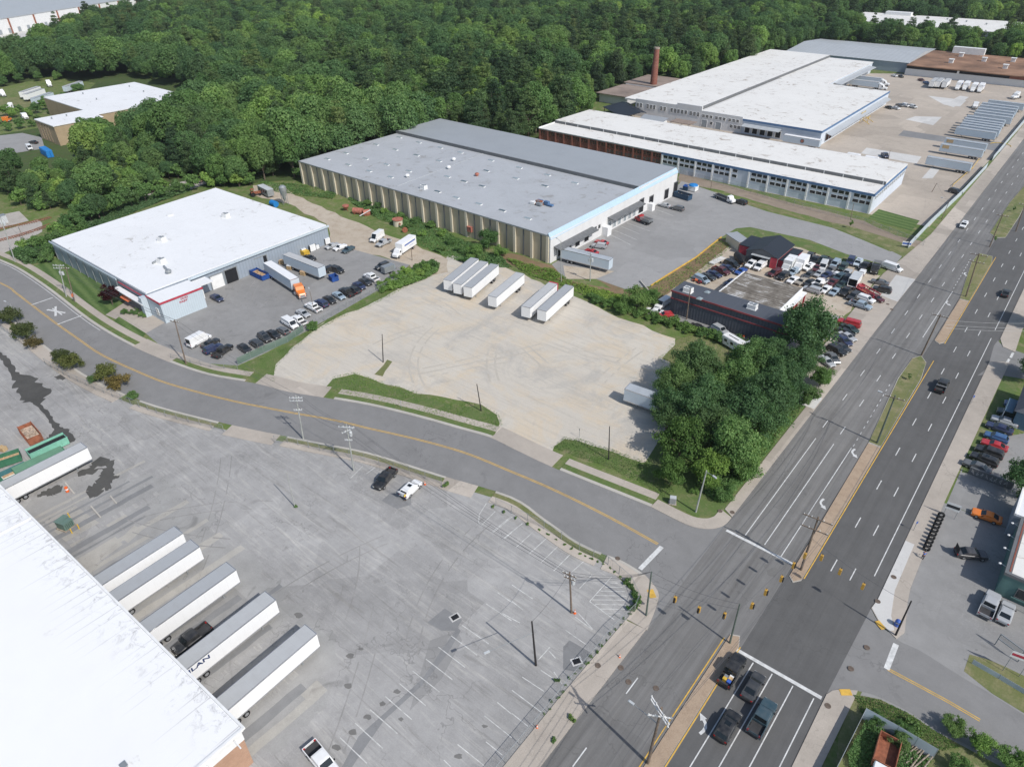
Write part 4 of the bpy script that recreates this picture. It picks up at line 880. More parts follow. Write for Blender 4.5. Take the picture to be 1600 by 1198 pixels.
part(o, 'wall', 'fascia_dark', lambda b: b.add([(gx0,gy0+.3,0),(gx1,gy0+.3,0),(gx1,gy0+.3,3.4),(gxm,gy0+.3,5.1),(gx0,gy0+.3,3.4),(gx0,gy1,0),(gx1,gy1,0),(gx1,gy1,3.4),(gxm,gy1,5.1),(gx0,gy1,3.4)], [(0,1,2,3,4),(9,8,7,6,5),(1,6,7,2),(0,4,9,5)]))
part(o, 'roof', 'roof_black_metal', lambda b: b.add([(gx0-.3,gy0,3.4),(gxm,gy0,5.25),(gx1+.3,gy0,3.4),(gx0-.3,gy1+.3,3.4),(gxm,gy1+.3,5.25),(gx1+.3,gy1+.3,3.4)], [(0,1,4,3),(1,2,5,4)]))
part(o, 'lean_to', 'roof_black_metal', lambda b: b.box(gx1+.32, gy0+1, 2.7, gx1+3.4, gy1-1, 2.9)); part(o, 'lean_to', 'roof_black_metal', lambda b: b.box(gx0-4, gy0+4, 2.9, gx0-.35, gy1, 3.1))
part(o, 'lean_to_wall', 'fascia_red', lambda b: b.box(gx1+.02, gy0+1.2, 0, gx1+3.2, gy1-1.2, 2.69)); part(o, 'lean_to_wall', 'fascia_red', lambda b: b.box(gx0-3.8, gy0+4.2, 0, gx0-.01, gy1-.2, 2.89))
part(o, 'bay', 'opening', lambda b: b.box(gxm-2.6, gy0+.2, 0, gxm+2.6, gy0+.299, 2.9)); part(o, 'bay_canopy', 'metal_roof_light', lambda b: b.box(gxm-2.8, gy0-1, 2.95, gxm+2.8, gy0+.19, 3.1))
part(o, 'red_panel', 'fascia_red', lambda b: b.box(gxm+2.9, gy0+.1, 0, gx1, gy0+.29, 3.3))
o = bld('shed', 'small beige shed with grey roof on the grassy bank above the scrap yard', 'shed', (-76, 201, 0))
part(o, 'wall', 'wall_tan_pale', lambda b: b.prism([(-80.3,203.5),(-74.4,199.8),(-72.9,203.2),(-78.6,207)], 0, 2.7)); part(o, 'roof', 'metal_roof_grey', lambda b: b.prism([(-80.7,203.5),(-74.3,199.4),(-73.2,201.6),(-79.5,205.6)], 2.71, 2.9)); part(o, 'roof_back', 'metal_roof_grey', lambda b: b.prism([(-79.5,205.62),(-73.2,201.62),(-72.6,203.2),(-78.6,207.4)], 2.71, 2.85))

# ---- near loading warehouse, bottom left
o = bld('warehouse', 'near warehouse with broad bright white roof and black run stains at its eave', 'warehouse', (-90, -10, 0))
part(o, 'wall', 'brick_orange', lambda b: b.prism([(-54.3,13.7),(-240,7.8),(-240,-90),(-54.3,-90)], 0, 5.4)); part(o, 'upper_wall', 'trim_white', lambda b: b.prism([(-54.2,13.75),(-240,7.85),(-240,-90),(-54.2,-90)], 5.403, 7.3))
part(o, 'roof', 'roof_white_streaked', lambda b: b.prism([(-54.2,13.9),(-240,8.0),(-240,-90),(-54.2,-90)], 7.31, 7.6)); part(o, 'gutter', 'trim_white', lambda b: b.bar((-54,14.08,7.5),(-240,8.18,7.5),.3,.35))
part(o, 'roof_step', 'trim_white', lambda b: b.bar((-111.8,12.2,7.68),(-111.5,-60,7.68),.5,.16)); part(o, 'verge', 'trim_white', lambda b: b.bar((-54.02,13.9,7.62),(-54.02,-90,7.62),.36,.36))
copies(o, 'roof_vent', 'steel_grey', lambda b: (b.box(-.35,-.3,0,.35,.3,.3), b.box(-.4,-.35,.303,.4,.35,.36)), [(*G2(194,1197,7.6), 7.603)])
part(o, 'bracket', 'trim_white', lambda b: (b.bar((-54,12.6,6.9),(-52.6,12.6,6.9),.15,.15), b.bar((-54,9,6.6),(-52.6,9,6.6),.15,.15)))
# ---- right edge: tyre shop, white flat block, blue house
o = bld('shop', 'dark green tyre shop with white flat roof at the right edge', 'shop', (20, 96, 0))
part(o, 'wall', 'wall_green', lambda b: b.box(12.2, 101.2, 0, 40, 116, 4.2)); part(o, 'roof', 'roof_white_mill', lambda b: b.box(13, 101.6, 4.21, 40, 115.8, 4.5))
part(o, 'parapet', 'fascia_dark', lambda b: (b.box(12.1, 101.1, 4.215, 12.98, 116.1, 4.75), b.box(12.99, 101.1, 4.215, 40, 101.58, 4.75)))
part(o, 'brick_coping', 'brick_red', lambda b: b.box(12.6, 101.7, 4.753, 12.8, 116, 4.8))
copies(o, 'window', ['fascia_dark', 'window_glass'], winfill(3.4, 1.9, bars=(1, 0)), [(16.2, 101.18, 1.0)])
part(o, 'sill', 'wall_green', lambda b: b.box(14.2, 100.95, .7, 18.4, 101.19, .9), 'mint green window sill')
copies(o, 'lamp', 'trim_white', lambda b: (b.bar((.1,0,0),(-.7,0,.2),.07,.07), b.lathe([(.02,.3),(.22,.2),(.2,.05),(.05,.02)], (-.75,0,0), 10)), [(12.08, y, 3.9) for y in (103.5, 107.5, 111, 114.4)])
o = bld('building', 'plain white-roofed block beside the tyre shop at the right edge', 'building', (20, 118, 0))
part(o, 'wall', 'wall_metal_grey', lambda b: b.box(11.2, 116.2, 0, 40, 124, 4.4)); part(o, 'roof', 'roof_white', lambda b: b.box(11.4, 116.3, 4.41, 40, 124.2, 4.7)); part(o, 'parapet', 'trim_white', lambda b: b.box(11.1, 116.15, 4.412, 11.39, 124.3, 4.85))
o = bld('house', 'blue clapboard house corner with dark porch at the right edge beside a lawn', 'house', (10, 155, 0))
part(o, 'wall', 'wall_blue_house', lambda b: b.box(6.8, 150.5, 0, 16, 163, 4)); part(o, 'roof', 'roof_dark', lambda b: b.add([(6.2,150,4),(16.6,150,4),(16.6,163.5,4),(6.2,163.5,4),(11.4,153,7.2),(11.4,160.5,7.2)], [(0,1,4),(1,2,5,4),(2,3,5),(3,0,4,5),(3,2,1,0)])); part(o, 'porch', 'wall_blue_house', lambda b: b.box(4.8, 151.5, 2.5, 6.19, 157, 2.7)); part(o, 'railing', 'trim_white', lambda b: (b.bar((4.8,151.5,.9),(4.8,157,.9),.1,.1), b.bar((4.8,151.5,0),(4.8,151.5,2.5),.12,.12), b.bar((4.8,157,0),(4.8,157,2.5),.12,.12)))
# ================================================================ vehicles
def paintm():
    s = NT('car_paint'); oi = s.n('ShaderNodeObjectInfo'); p = s.pos('O'); n = s.noise(p, 1.2, 3)
    c = s.mix(s.ramp(n, (.35, 0.0), (.75, .18)), oi.outputs['Color'], (.3,.28,.25))
    s.done(c, .32, None, .5); s.b.inputs['Coat Weight'].default_value = .35; s.b.inputs['Coat Roughness'].default_value = .12
paintm()
glassm('car_glass', (.012,.017,.02), .05); plain('tyre_rubber', (.016,.016,.017), .9, .2); plain('rim_metal', (.42,.43,.44), .35, .1, metal=.6)
plain('dark_trim', (.02,.02,.022), .6, .2); plain('headlamp', (.75,.75,.72), .15, .03); plain('tail_red', (.35,.012,.012), .25, .1)
plain('bed_liner', (.045,.045,.047), .85, .3); plain('chrome', (.55,.56,.58), .25, .1, metal=.7); plain('amber', (.7,.28,.02), .4)
def tpanel():
    s = NT('trailer_side'); oi = s.n('ShaderNodeObjectInfo'); p = s.pos('O'); q = s.sep(p)
    fr = s.math('FRACT', s.math('DIVIDE', q[0], 1.23)); n = s.noise(s.mapp(p, (.6, .6, .25)), 1.0, 4, .7)
    c = s.mix(s.ramp(fr, (0, .3), (.03, 0.0)), oi.outputs['Color'], (.35,.36,.38))
    c = s.mix(s.ramp(n, (.5, 0.0), (.85, .16)), c, (.5,.47,.44))
    s.done(c, .5, None, .4)
    s = NT('trailer_roof'); oi = s.n('ShaderNodeObjectInfo'); p = s.pos('O'); q = s.sep(p)
    r = s.ramp(oi.outputs['Random'], (0, (.36,.375,.39)), (.5, (.42,.43,.435)), (1, (.48,.485,.485)))
    n = s.noise(p, .5, 5, .7); fr = s.math('FRACT', s.math('DIVIDE', q[0], 1.23))
    c = s.mix(s.ramp(n, (.4, 0.0), (.75, .3)), r, (.3,.29,.28)); c = s.mix(s.ramp(fr, (0, .3), (.04, 0.0)), c, (.24,.25,.26))
    s.done(c, .55, None, .3)
tpanel()

def loft(b, secs, mi=0):
    """secs: list of (x, [(y,z),...]) rings of equal length"""
    n = len(secs[0][1]); vs = [(x, y, z) for x, r in secs for y, z in r]; fs = []
    for j in range(len(secs)-1):
        for i in range(n): fs.append((j*n+i, (j+1)*n+i, (j+1)*n+(i+1)%n, j*n+(i+1)%n))
    fs += [tuple(range(n)), tuple(range((len(secs)-1)*n + n - 1, (len(secs)-1)*n - 1, -1))]
    b.add(vs, [f[::-1] for f in fs], mi)
def ring(hw, zb, zs, zt):
    return [(-hw*.9, zb), (-hw, zb+.18), (-hw*1.0, zs), (-hw*.9, zt), (hw*.9, zt), (hw*1.0, zs), (hw, zb+.18), (hw*.9, zb)]
def ip(a, b, t): return tuple(a[i] + (b[i] - a[i]) * t for i in range(3))
def panel(b, q, m, off, mi=0):
    """quad inset inside the quad q (a,b,c,d) and lifted off its face"""
    a, bb, c, d = [Vector(v) for v in q]; n = (bb - a).cross(d - a).normalized() * off
    l, r, bo, to = m
    def at(s, t): return ip(ip(a, bb, s), ip(d, c, s), t)
    b.add([tuple(Vector(at(s, t)) + n) for s, t in ((l,bo),(1-r,bo),(1-r,1-to),(l,1-to))], [(0,1,2,3)], mi)

def car_proto(kind, L, W, H, hood, deck, belt, ws, rs, sill=.22, hw_roof=.80, wheel=.33, bed=0.0, box=None, sunroof=False, wb=.56, panels=False):
    """hood / deck: height of bonnet and tail; ws, rs: (base x, top x) of windscreen and rear window measured from the nose"""
    root = thing('parked_car', '', 'car')
    hw = W / 2; X = lambda d: L / 2 - d
    b = MB()
    end = L if not bed else L - bed
    st = [(X(.0), ring(hw*.78, sill+.14, hood*.72, hood*.78)), (X(.12), ring(hw*.9, sill, hood*.8, hood*.92)), (X(.5), ring(hw*.98, sill, hood*.86, hood*.98)),
          (X(ws[0]), ring(hw, sill, belt*.93, max(hood, belt)*1.0))]
    if not bed: st += [(X(rs[0]), ring(hw, sill, belt*.93, belt)), (X(L-.35), ring(hw*.97, sill, deck*.88, deck)), (X(L-.08), ring(hw*.92, sill+.03, deck*.82, deck*.95)), (X(L), ring(hw*.82, sill+.2, deck*.7, deck*.8))]
    else: st += [(X(end), ring(hw, sill, belt*.93, belt))]
    loft(b, st)
    # greenhouse
    hr = hw * hw_roof; z0 = belt - .015
    A0, A1, A2, A3 = (X(ws[0]), hw*.9, z0), (X(ws[1]), hr, H-.05), (X(rs[1]), hr, H-.05), (X(rs[0]), hw*.9, z0)
    m_ = lambda p: (p[0], -p[1], p[2])
    c0 = (X(ws[1]+.35), 0, H); c1 = (X(rs[1]-.25), 0, H)
    vs = [A0, A1, A2, A3, m_(A0), m_(A1), m_(A2), m_(A3), (c0[0], hr*.75, H), (c1[0], hr*.75, H), (c0[0], -hr*.75, H), (c1[0], -hr*.75, H)]
    b.add(vs, [(1,2,9,8),(8,9,11,10),(10,11,6,5),(1,8,10,5),(2,6,11,9),(0,3,2,1),(7,4,5,6),(4,0,1,5),(3,7,6,2)])
    if bed:
        t = .09; zb = .62
        for s in (1, -1): b.box(X(L-.05), min(s*hw, s*(hw-t)), sill, X(end)-.002, max(s*hw, s*(hw-t)), belt-.02)
        b.box(X(L), -hw*.98, sill+.05, X(L-.049), hw*.98, belt-.03)
    body = b.build('body', [MATS['car_paint']], root)
    g = MB(); panel(g, (m_(A0), A0, A1, m_(A1)), (.06,.06,.05,.06), .012); g.build('windscreen', MATS['car_glass'], root)
    g = MB(); panel(g, (A3, m_(A3), m_(A2), A2), (.08,.08,.1,.1), .012); g.build('rear_window', MATS['car_glass'], root)
    for s in (1, -1):
        g = MB(); q = (A3, A0, A1, A2) if s == 1 else (m_(A0), m_(A3), m_(A2), m_(A1))
        if panels: panel(g, q, ((.72,.05,.25,.12) if s == 1 else (.05,.72,.25,.12)), .012)
        else:
            for l, r in ((.05,.68),(.345,.355),(.67,.07)) if kind in ('suv','wagon') else ((.06,.52),(.51,.07)):
                if s == -1: l, r = r, l
                panel(g, q, (l, r, .1, .12), .012)
        g.build('side_window', MATS['car_glass'], root)
    if sunroof:
        g = MB(); g.box(X(ws[1]+1.1), -hr*.5, H+.002, X(ws[1]+.45), hr*.5, H+.014); g.build('sunroof', MATS['car_glass'], root)
    for nm, xa, xb, k, za, zb in (('bumper', X(.015), X(-.02), .6, .16, 0), ('bumper', X(L-.02), X(L+.03), .7, .12, .28)):
        tr = MB(); tr.box(xa, -hw*k, sill+za, xb, hw*k, sill+zb if zb else hood*.66); tr.build(nm, MATS['dark_trim'], root)
    # X, -hw*.6, sill+.16, X(-.02), hw*.6, hood*.66); tr.box(X(L-.02), -hw*.7, sill+.12, X(L+.03), hw*.7, sill+.28)
    for s in (1, -1):
        tr = MB(); tr.box(X(ws[0]+.35), s*hw if s > 0 else -hw-.16, belt-.02, X(ws[0]+.15), hw+.16 if s > 0 else -hw, belt+.13); tr.build('mirror', MATS['dark_trim'], root)
    if bed:
        g = MB(); g.box(X(L-.052), -hw+.092, .6, X(end)-.004, hw-.092, .68); g.build('bed', MATS['bed_liner'], root)
    x1, x2 = L * wb / 2 + .12, -L * wb / 2 + (.05 if not bed else .1)
    wm = MB(); wm.tube((0,-.11,0), (0,.11,0), wheel, wheel, 16)
    rm = MB(); rm.tube((0,.112,0), (0,.118,0), wheel*.62, wheel*.55, 12)
    wme = rme = None
    for x in (x1, x2):
        for s in (1, -1):
            if wme is None: wo = wm.build('wheel', MATS['tyre_rubber'], root); wme = wo.data; ro = rm.build('rim', MATS['rim_metal'], wo); rme = ro.data
            else: wo = bpy.data.objects.new('wheel', wme); link(wo, root); ro = bpy.data.objects.new('rim', rme); link(ro, wo)
            wo.location = (x, s*(hw-.09), wheel); wo.rotation_euler = (0, 0, 0 if s > 0 else math.pi)
    for s in (1, -1):
        g = MB(); y = s*hw*.68; g.box(X(.13), y-.17, hood*.66, X(-.005), y+.17, hood*.79); g.build('headlight', MATS['headlamp'], root)
        g = MB(); y = s*hw*.78; zt = (deck if not bed else belt)*.9; g.box(X(L+.012), y-.12, zt-.2, X(L-.2), y+.12, zt-.02); g.build('tail_light', MATS['tail_red'], root)
    return root

PROTO = {}
PROTO['sedan'] = car_proto('sedan', 4.8, 1.84, 1.44, .93, 1.02, .93, (1.25,2.05), (4.05,3.3))
PROTO['coupe'] = car_proto('sedan', 4.6, 1.84, 1.34, .88, .96, .9, (1.35,2.1), (4.1,3.1))
PROTO['hatch'] = car_proto('suv', 4.2, 1.76, 1.5, .95, 1.0, .95, (1.0,1.75), (4.1,3.6))
PROTO['suv'] = car_proto('suv', 4.8, 1.94, 1.74, 1.08, 1.1, 1.07, (1.2,1.85), (4.72,4.35), sill=.28, wheel=.37, hw_roof=.83)
PROTO['suvroof'] = car_proto('suv', 4.75, 1.92, 1.68, 1.06, 1.08, 1.05, (1.15,1.85), (4.68,4.25), sill=.27, wheel=.36, hw_roof=.82, sunroof=True)
PROTO['bigsuv'] = car_proto('suv', 5.6, 2.03, 1.9, 1.15, 1.15, 1.13, (1.45,2.0), (5.5,5.25), sill=.32, wheel=.4, hw_roof=.85)
PROTO['minivan'] = car_proto('suv', 5.1, 1.98, 1.76, 1.0, 1.1, 1.02, (.9,1.9), (5.0,4.7), sill=.24, wheel=.34, hw_roof=.85)
PROTO['pickup'] = car_proto('sedan', 5.8, 2.02, 1.88, 1.15, 1.1, 1.12, (1.45,2.05), (3.9,3.72), sill=.36, wheel=.4, bed=1.85, hw_roof=.84, wb=.62)
PROTO['van'] = car_proto('sedan', 5.6, 2.0, 2.1, 1.12, 1.25, 1.15, (1.0,1.7), (5.55,5.5), sill=.3, wheel=.37, hw_roof=.92, panels=True, wb=.62)
PROTO['highvan'] = car_proto('sedan', 6.2, 2.06, 2.7, 1.15, 1.3, 1.15, (.85,1.75), (6.15,6.1), sill=.3, wheel=.36, hw_roof=.9, panels=True, wb=.62)

def wheelset(root, spots, r=.5, wd=.3, rimmat='rim_metal'):
    wm = MB(); wm.tube((0,-wd/2,0),(0,wd/2,0), r, r, 16); rm = MB(); rm.tube((0,wd/2+.002,0),(0,wd/2+.01,0), r*.58, r*.5, 12)
    wme = None
    for x, y in spots:
        if wme is None: wo = wm.build('wheel', MATS['tyre_rubber'], root); wme = wo.data; ro = rm.build('rim', MATS[rimmat], wo); rme = ro.data
        else: wo = bpy.data.objects.new('wheel', wme); link(wo, root); ro = bpy.data.objects.new('rim', rme); link(ro, wo)
        wo.location = (x, y, r); wo.rotation_euler = (0, 0, 0 if y > 0 else math.pi)
def trailer_proto(L=16.15, H=4.1, roofmat='trailer_roof', W=2.6):
    r = thing('semi_trailer', '', 'trailer'); h = L / 2; w_ = W / 2
    b = MB(); b.box(-h, -w_, 1.12, h, w_, H-.012); b.build('box', MATS['trailer_side'], r)
    b = MB(); b.box(-h+.06, -w_+.07, H-.01, h-.06, w_-.07, H+.02); b.build('roof', MATS[roofmat], r)
    b = MB()
    for s in (1, -1): b.box(-h-.01, s*w_-.05 if s > 0 else -w_-.012, H-.16, h+.01, w_+.012 if s > 0 else -w_+.05, H+.03); b.box(-h-.01, s*w_-.02 if s > 0 else -w_-.014, 1.06, h+.01, w_+.014 if s > 0 else -w_+.02, 1.3)
    b.box(-h-.015, -w_, H-.14, -h+.1, w_, H+.031); b.box(h-.1, -w_, H-.14, h+.015, w_, H+.031)
    b.build('edge_rail', MATS['chrome'], r)
    b = MB(); b.box(-h+.2, -.5, .85, h-.3, -.38, 1.11); b.box(-h+.2, .38, .85, h-.3, .5, 1.11)
    for x in [-h + .6 + i * 1.2 for i in range(int(L / 1.2))]: b.box(x-.05, -w_+.1, 1.0, x+.05, w_-.1, 1.115)
    b.box(-h+1.6, -.6, .5, -h+4.8, .6, .86); b.box(-h-.02, -1.1, .5, -h+.08, 1.1, .62); b.box(-h, -.9, .6, -h+.06, -.8, 1.1); b.box(-h, .8, .6, -h+.06, .9, 1.1)
    b.build('underframe', MATS['dark_trim'], r)
    for s in (1, -1):
        b = MB(); b.box(h-3.0, s*.8-.07, .08, h-2.86, s*.8+.07, 1.11); b.box(h-3.08, s*.8-.14, 0, h-2.78, s*.8+.14, .07); b.build('landing_leg', MATS['steel_grey'], r)
        b = MB(); b.box(-h-.05, s*.64-.62, 1.2, -h-.002, s*.64+.62, H-.2)
        for q in (-.25, .25): b.tube((-h-.07, s*.64+q, 1.25), (-h-.07, s*.64+q, H-.25), .025, .025, 5)
        b.build('rear_door', MATS['trailer_side'], r)
    wheelset(r, [(-h+2.5, y) for y in (1.02,-1.02)] + [(-h+3.85, y) for y in (1.02,-1.02)], .5, .5)
    return r
PROTO['trailer'] = trailer_proto(); PROTO['trailer_tin'] = trailer_proto(roofmat='trailer_roof_tin'); PROTO['trailer_white'] = trailer_proto(roofmat='roof_white')
PROTO['reefer'] = trailer_proto(12.5)
def tractor_proto(day=False):
    r = thing('semi_truck', '', 'truck'); b = MB()
    loft(b, [(3.6, ring(.8,.6,1.2,1.35)), (3.4, ring(1.0,.45,1.4,1.6)), (1.9, ring(1.12,.5,1.6,1.85)), (1.7, ring(1.2,.55,1.6,1.9))])
    loft(b, [(1.72, ring(1.2,.6,1.5,1.9)), (1.7, ring(1.2,.6,1.6,2.0)), (1.25, ring(1.2,.6,2.6,2.85)), (.2, ring(1.22,.6,3.0 if not day else 2.7,3.2 if not day else 2.9)), (-.9, ring(1.22,.6,3.4 if not day else 2.75,3.75 if not day else 2.95)), (-.95, ring(1.2,.6,3.4 if not day else 2.75,3.7 if not day else 2.9))])
    b.build('cab', MATS['car_paint'], r)
    b = MB(); b.add([(1.71,-1.0,1.98),(1.71,1.0,1.98),(1.29,.95,2.72),(1.29,-.95,2.72)], [(0,1,2,3)]); b.build('windscreen', MATS['car_glass'], r)
    for s in (1, -1):
        b = MB(); v = [(1.35,s*1.225,1.95),(.55,s*1.235,1.95),(.6,s*1.235,2.55),(1.2,s*1.228,2.5)]; b.add(v, [(0,1,2,3) if s > 0 else (3,2,1,0)]); b.build('side_window', MATS['car_glass'], r)
        b = MB(); b.box(3.35, s*.8-.18, .9, 3.62, s*.8+.18, 1.15); b.build('headlight', MATS['headlamp'], r)
        b = MB(); b.tube((-.2, s*1.28, .75), (1.0, s*1.28, .75), .3, .3, 10); b.build('fuel_tank', MATS['chrome'], r)
        b = MB(); b.box(1.3, s*1.3-.12, 1.9, 1.4, s*1.3+.12, 2.5); b.build('mirror', MATS['dark_trim'], r)
    b = MB(); b.box(-3.6,-.45,.75,1.6,.45,1.05); b.box(-3.0,-.6,1.051,-1.7,.6,1.2); b.build('chassis', MATS['dark_trim'], r)
    b = MB(); b.box(3.605,-.6,.7,3.66,.6,1.25); b.box(3.5,-1.1,.4,3.72,1.1,.66); b.build('bumper', MATS['chrome'], r)
    wheelset(r, [(2.7,1.0),(2.7,-1.0),(-1.7,.95),(-1.7,-.95),(-3.0,.95),(-3.0,-.95)], .5, .45)
    return r
PROTO['tractor'] = tractor_proto(); PROTO['daycab'] = tractor_proto(True)
def boxtruck_proto(Lb, hb, name='box_truck', kind='box'):
    """medium truck: bonneted cab, then a body of length Lb"""
    r = thing(name, '', 'truck'); b = MB(); x0 = Lb / 2 + 1.1
    loft(b, [(x0+1.0, ring(.75,.55,1.1,1.25)), (x0+.85, ring(.95,.4,1.25,1.45)), (x0-.1, ring(1.05,.45,1.4,1.6)), (x0-.12, ring(1.08,.5,1.6,1.65)), (x0-.55, ring(1.05,.5,2.25,2.45)), (x0-1.55, ring(1.06,.5,2.35,2.5)), (x0-1.6, ring(1.04,.5,2.3,2.45))])
    b.build('cab', MATS['car_paint'], r)
    b = MB(); b.add([(x0-.135,-.9,1.68),(x0-.135,.9,1.68),(x0-.5,.85,2.3),(x0-.5,-.85,2.3)], [(0,1,2,3)]); b.build('windscreen', MATS['car_glass'], r)
    for s in (1, -1):
        b = MB(); v = [(x0-.5,s*1.075,1.6),(x0-1.3,s*1.075,1.6),(x0-1.3,s*1.07,2.15),(x0-.65,s*1.07,2.15)]; b.add(v, [(0,1,2,3) if s > 0 else (3,2,1,0)]); b.build('side_window', MATS['car_glass'], r)
        b = MB(); b.box(x0+.8, s*.7-.15, .8, x0+1.01, s*.7+.15, 1.0); b.build('headlight', MATS['headlamp'], r)
    xb = x0 - 1.7
    if kind == 'box':
        b = MB(); b.box(xb-Lb, -1.25, 1.0, xb, 1.25, hb); b.build('cargo_box', MATS['trailer_side'], r)
        b = MB(); b.box(xb-Lb+.05, -1.2, hb+.003, xb-.05, 1.2, hb+.04); b.build('box_roof', MATS['roof_white'], r)
    elif kind == 'flat':
        b = MB(); b.box(xb-Lb, -1.2, .95, xb, 1.2, 1.12); b.box(xb-.12, -1.2, 1.121, xb, 1.2, 2.0); b.build('flatbed', MATS['dark_trim'], r)
        b = MB(); b.box(xb-Lb, -1.24, 1.121, xb-.2, -1.14, 1.35); b.box(xb-Lb, 1.14, 1.121, xb-.2, 1.24, 1.35); b.build('side_rail', MATS['steel_grey'], r)
    elif kind == 'stake':
        b = MB(); b.box(xb-Lb, -1.15, .9, xb, 1.15, 1.05)
        b.build('flatbed', MATS['dark_trim'], r); b = MB()
        for i in range(8):
            x = xb - .1 - i * (Lb - .2) / 7
            for s in (1, -1): b.box(x-.04, s*1.1-.04, 1.051, x+.04, s*1.1+.04, 2.0)
        for z in (1.3, 1.6, 1.9):
            for s in (1, -1): b.box(xb-Lb, s*1.1-.03+.001*z, z, xb, s*1.1+.035, z+.14)
            b.box(xb-.05, -1.09, z, xb+.012, 1.09, z+.139); b.box(xb-Lb-.012, -1.09, z, xb-Lb+.05, 1.09, z+.139)
        b.build('stake_side', MATS['steel_grey'], r)
    else:
        b = MB(); b.box(xb-Lb, -1.2, .95, xb, 1.2, 1.1)
        for s in (1, -1): b.box(xb-Lb, s*1.2-.05, 1.101, xb, s*1.2+.05, 2.1)
        b.box(xb-.1, -1.149, 1.101, xb, 1.149, 2.5); b.box(xb-Lb, -1.149, 1.101, xb-Lb+.1, 1.149, 2.05)
        b.build('tipper_body', MATS['rust'], r)
    b = MB(); b.box(xb-Lb+.2, -.45, .62, x0, .45, .94); b.box(x0+.9, -1.0, .35, x0+1.1, 1.0, .6); b.build('chassis', MATS['dark_trim'], r)
    wheelset(r, [(x0+.1,.95),(x0+.1,-.95),(xb-Lb+1.7,.92),(xb-Lb+1.7,-.92)], .46, .4)
    return r
PROTO['boxtruck'] = boxtruck_proto(8.0, 3.9); PROTO['smallbox'] = boxtruck_proto(5.0, 3.4); PROTO['flatbed'] = boxtruck_proto(6.5, 3, 'flatbed_truck', 'flat'); PROTO['stake'] = boxtruck_proto(4.0, 3, 'stake_truck', 'stake'); PROTO['tipper'] = boxtruck_proto(4.6, 3, 'tipper_truck', 'tip')
for k_, o_ in PROTO.items(): o_['_k'] = k_
NAME = {'sedan':('parked_car','car'),'coupe':('parked_car','car'),'hatch':('parked_car','car'),'suv':('parked_suv','car'),'suvroof':('parked_suv','car'),'bigsuv':('parked_suv','car'),'minivan':('parked_minivan','minivan'),
  'pickup':('pickup_truck','pickup'),'van':('cargo_van','van'),'highvan':('cargo_van','van'),'trailer':('semi_trailer','trailer'),'trailer_tin':('semi_trailer','trailer'),'trailer_white':('semi_trailer','trailer'),'reefer':('semi_trailer','trailer'),
  'tractor':('semi_truck','truck'),'daycab':('semi_truck','truck'),'boxtruck':('box_truck','truck'),'smallbox':('box_truck','truck'),'flatbed':('flatbed_truck','truck'),'stake':('stake_truck','truck'),'tipper':('tipper_truck','truck')}
COL = dict(white=(.8,.8,.795), black=(.014,.015,.017), dark=(.035,.038,.042), grey=(.12,.125,.13), silver=(.4,.415,.43), navy=(.018,.03,.085), blue=(.04,.11,.25), red=(.42,.02,.028), maroon=(.09,.015,.02), green=(.02,.045,.04), teal=(.035,.07,.09), lblue=(.30,.38,.45), tan=(.36,.32,.26), orange=(.75,.2,.02), bright=(.012,.07,.3), offw=(.6,.61,.6), tint=(.50,.57,.63))
USED = {}
def car(kind, u, v, fu, fv, col, label, group=None, z=None, scale=None, name=None):
    z = z if z is not None else {'trailer':4.1,'trailer_tin':4.1,'trailer_white':4.1,'reefer':4.1}.get(kind, .75)
    p = G(u, v, z); h = HEAD(u, v, fu, fv, z)
    return put(kind, p.x, p.y, h, col, label, group, scale, name)
def put(kind, x, y, h, col, label, group=None, scale=None, name=None, zz=.05):
    c = (*COL[col], 1) if isinstance(col, str) else (*col, 1); src = PROTO[kind]
    if kind not in USED:
        USED[kind] = 1; r = src; r.location = (x, y, zz); r.rotation_euler = (0, 0, h); r['label'] = label
        if group: r['group'] = group
        r.color = c
        if scale: r.scale = scale
        for ch in r.children:
            ch.color = c
            for g in ch.children: g.color = c
    else:
        r = dup(src, (x, y, zz), h, label, group, c, scale or (1, 1, 1))
    r.name = name or NAME[kind][0]; r['category'] = NAME[kind][1]
    if '_k' in r: del r['_k']
    return r
# ================================================================ every vehicle in the photograph
def row(tx, ty, s, items, group=None):
    for it in items:
        kind, x, y, fx, fy, col, lab = it[:7]
        car(kind, tx + x/s, ty + y/s, tx + fx/s, ty + fy/s, col, lab, it[7] if len(it) > 7 else group)
gF = 'cars parked nose to tail along the fence of the workshop car park'
row(280, 440, 8, [
 ('highvan', 250,735,375,668,'white','white high-roof van at the roadside end of the workshop car park'),
 ('sedan', 390,765,470,722,'black','black saloon squeezed beside the white high-roof van at the roadside end'),
 ('suv', 425,835,500,800,'navy','navy blue SUV between the black saloon and the black pickup, nearest the utility pole'),
 ('pickup', 545,865,650,790,'black','black pickup at the outer corner of the workshop car park, behind the navy SUV'),
 ('sedan', 818,830,895,885,'black','black saloon with tan sunshade in its windscreen, first at the road end of the row'),
 ('suv', 968,775,890,720,'dark','black SUV with red tail lamps towards the fence, second from the road end'),
 ('suvroof', 1068,695,1145,750,'dark','charcoal SUV with a teal-tinted windscreen, third from the road end of the fence row'),
 ('sedan', 1178,655,1255,700,'black','black saloon between the charcoal SUV with teal windscreen and the grey wagon'),
 ('hatch', 1298,608,1215,560,'grey','grey hatchback wagon parked between a black saloon and a small white van'),
 ('van', 1390,528,1480,585,'white','small white panel van in the fence row, beside the round green shrub')], gF)
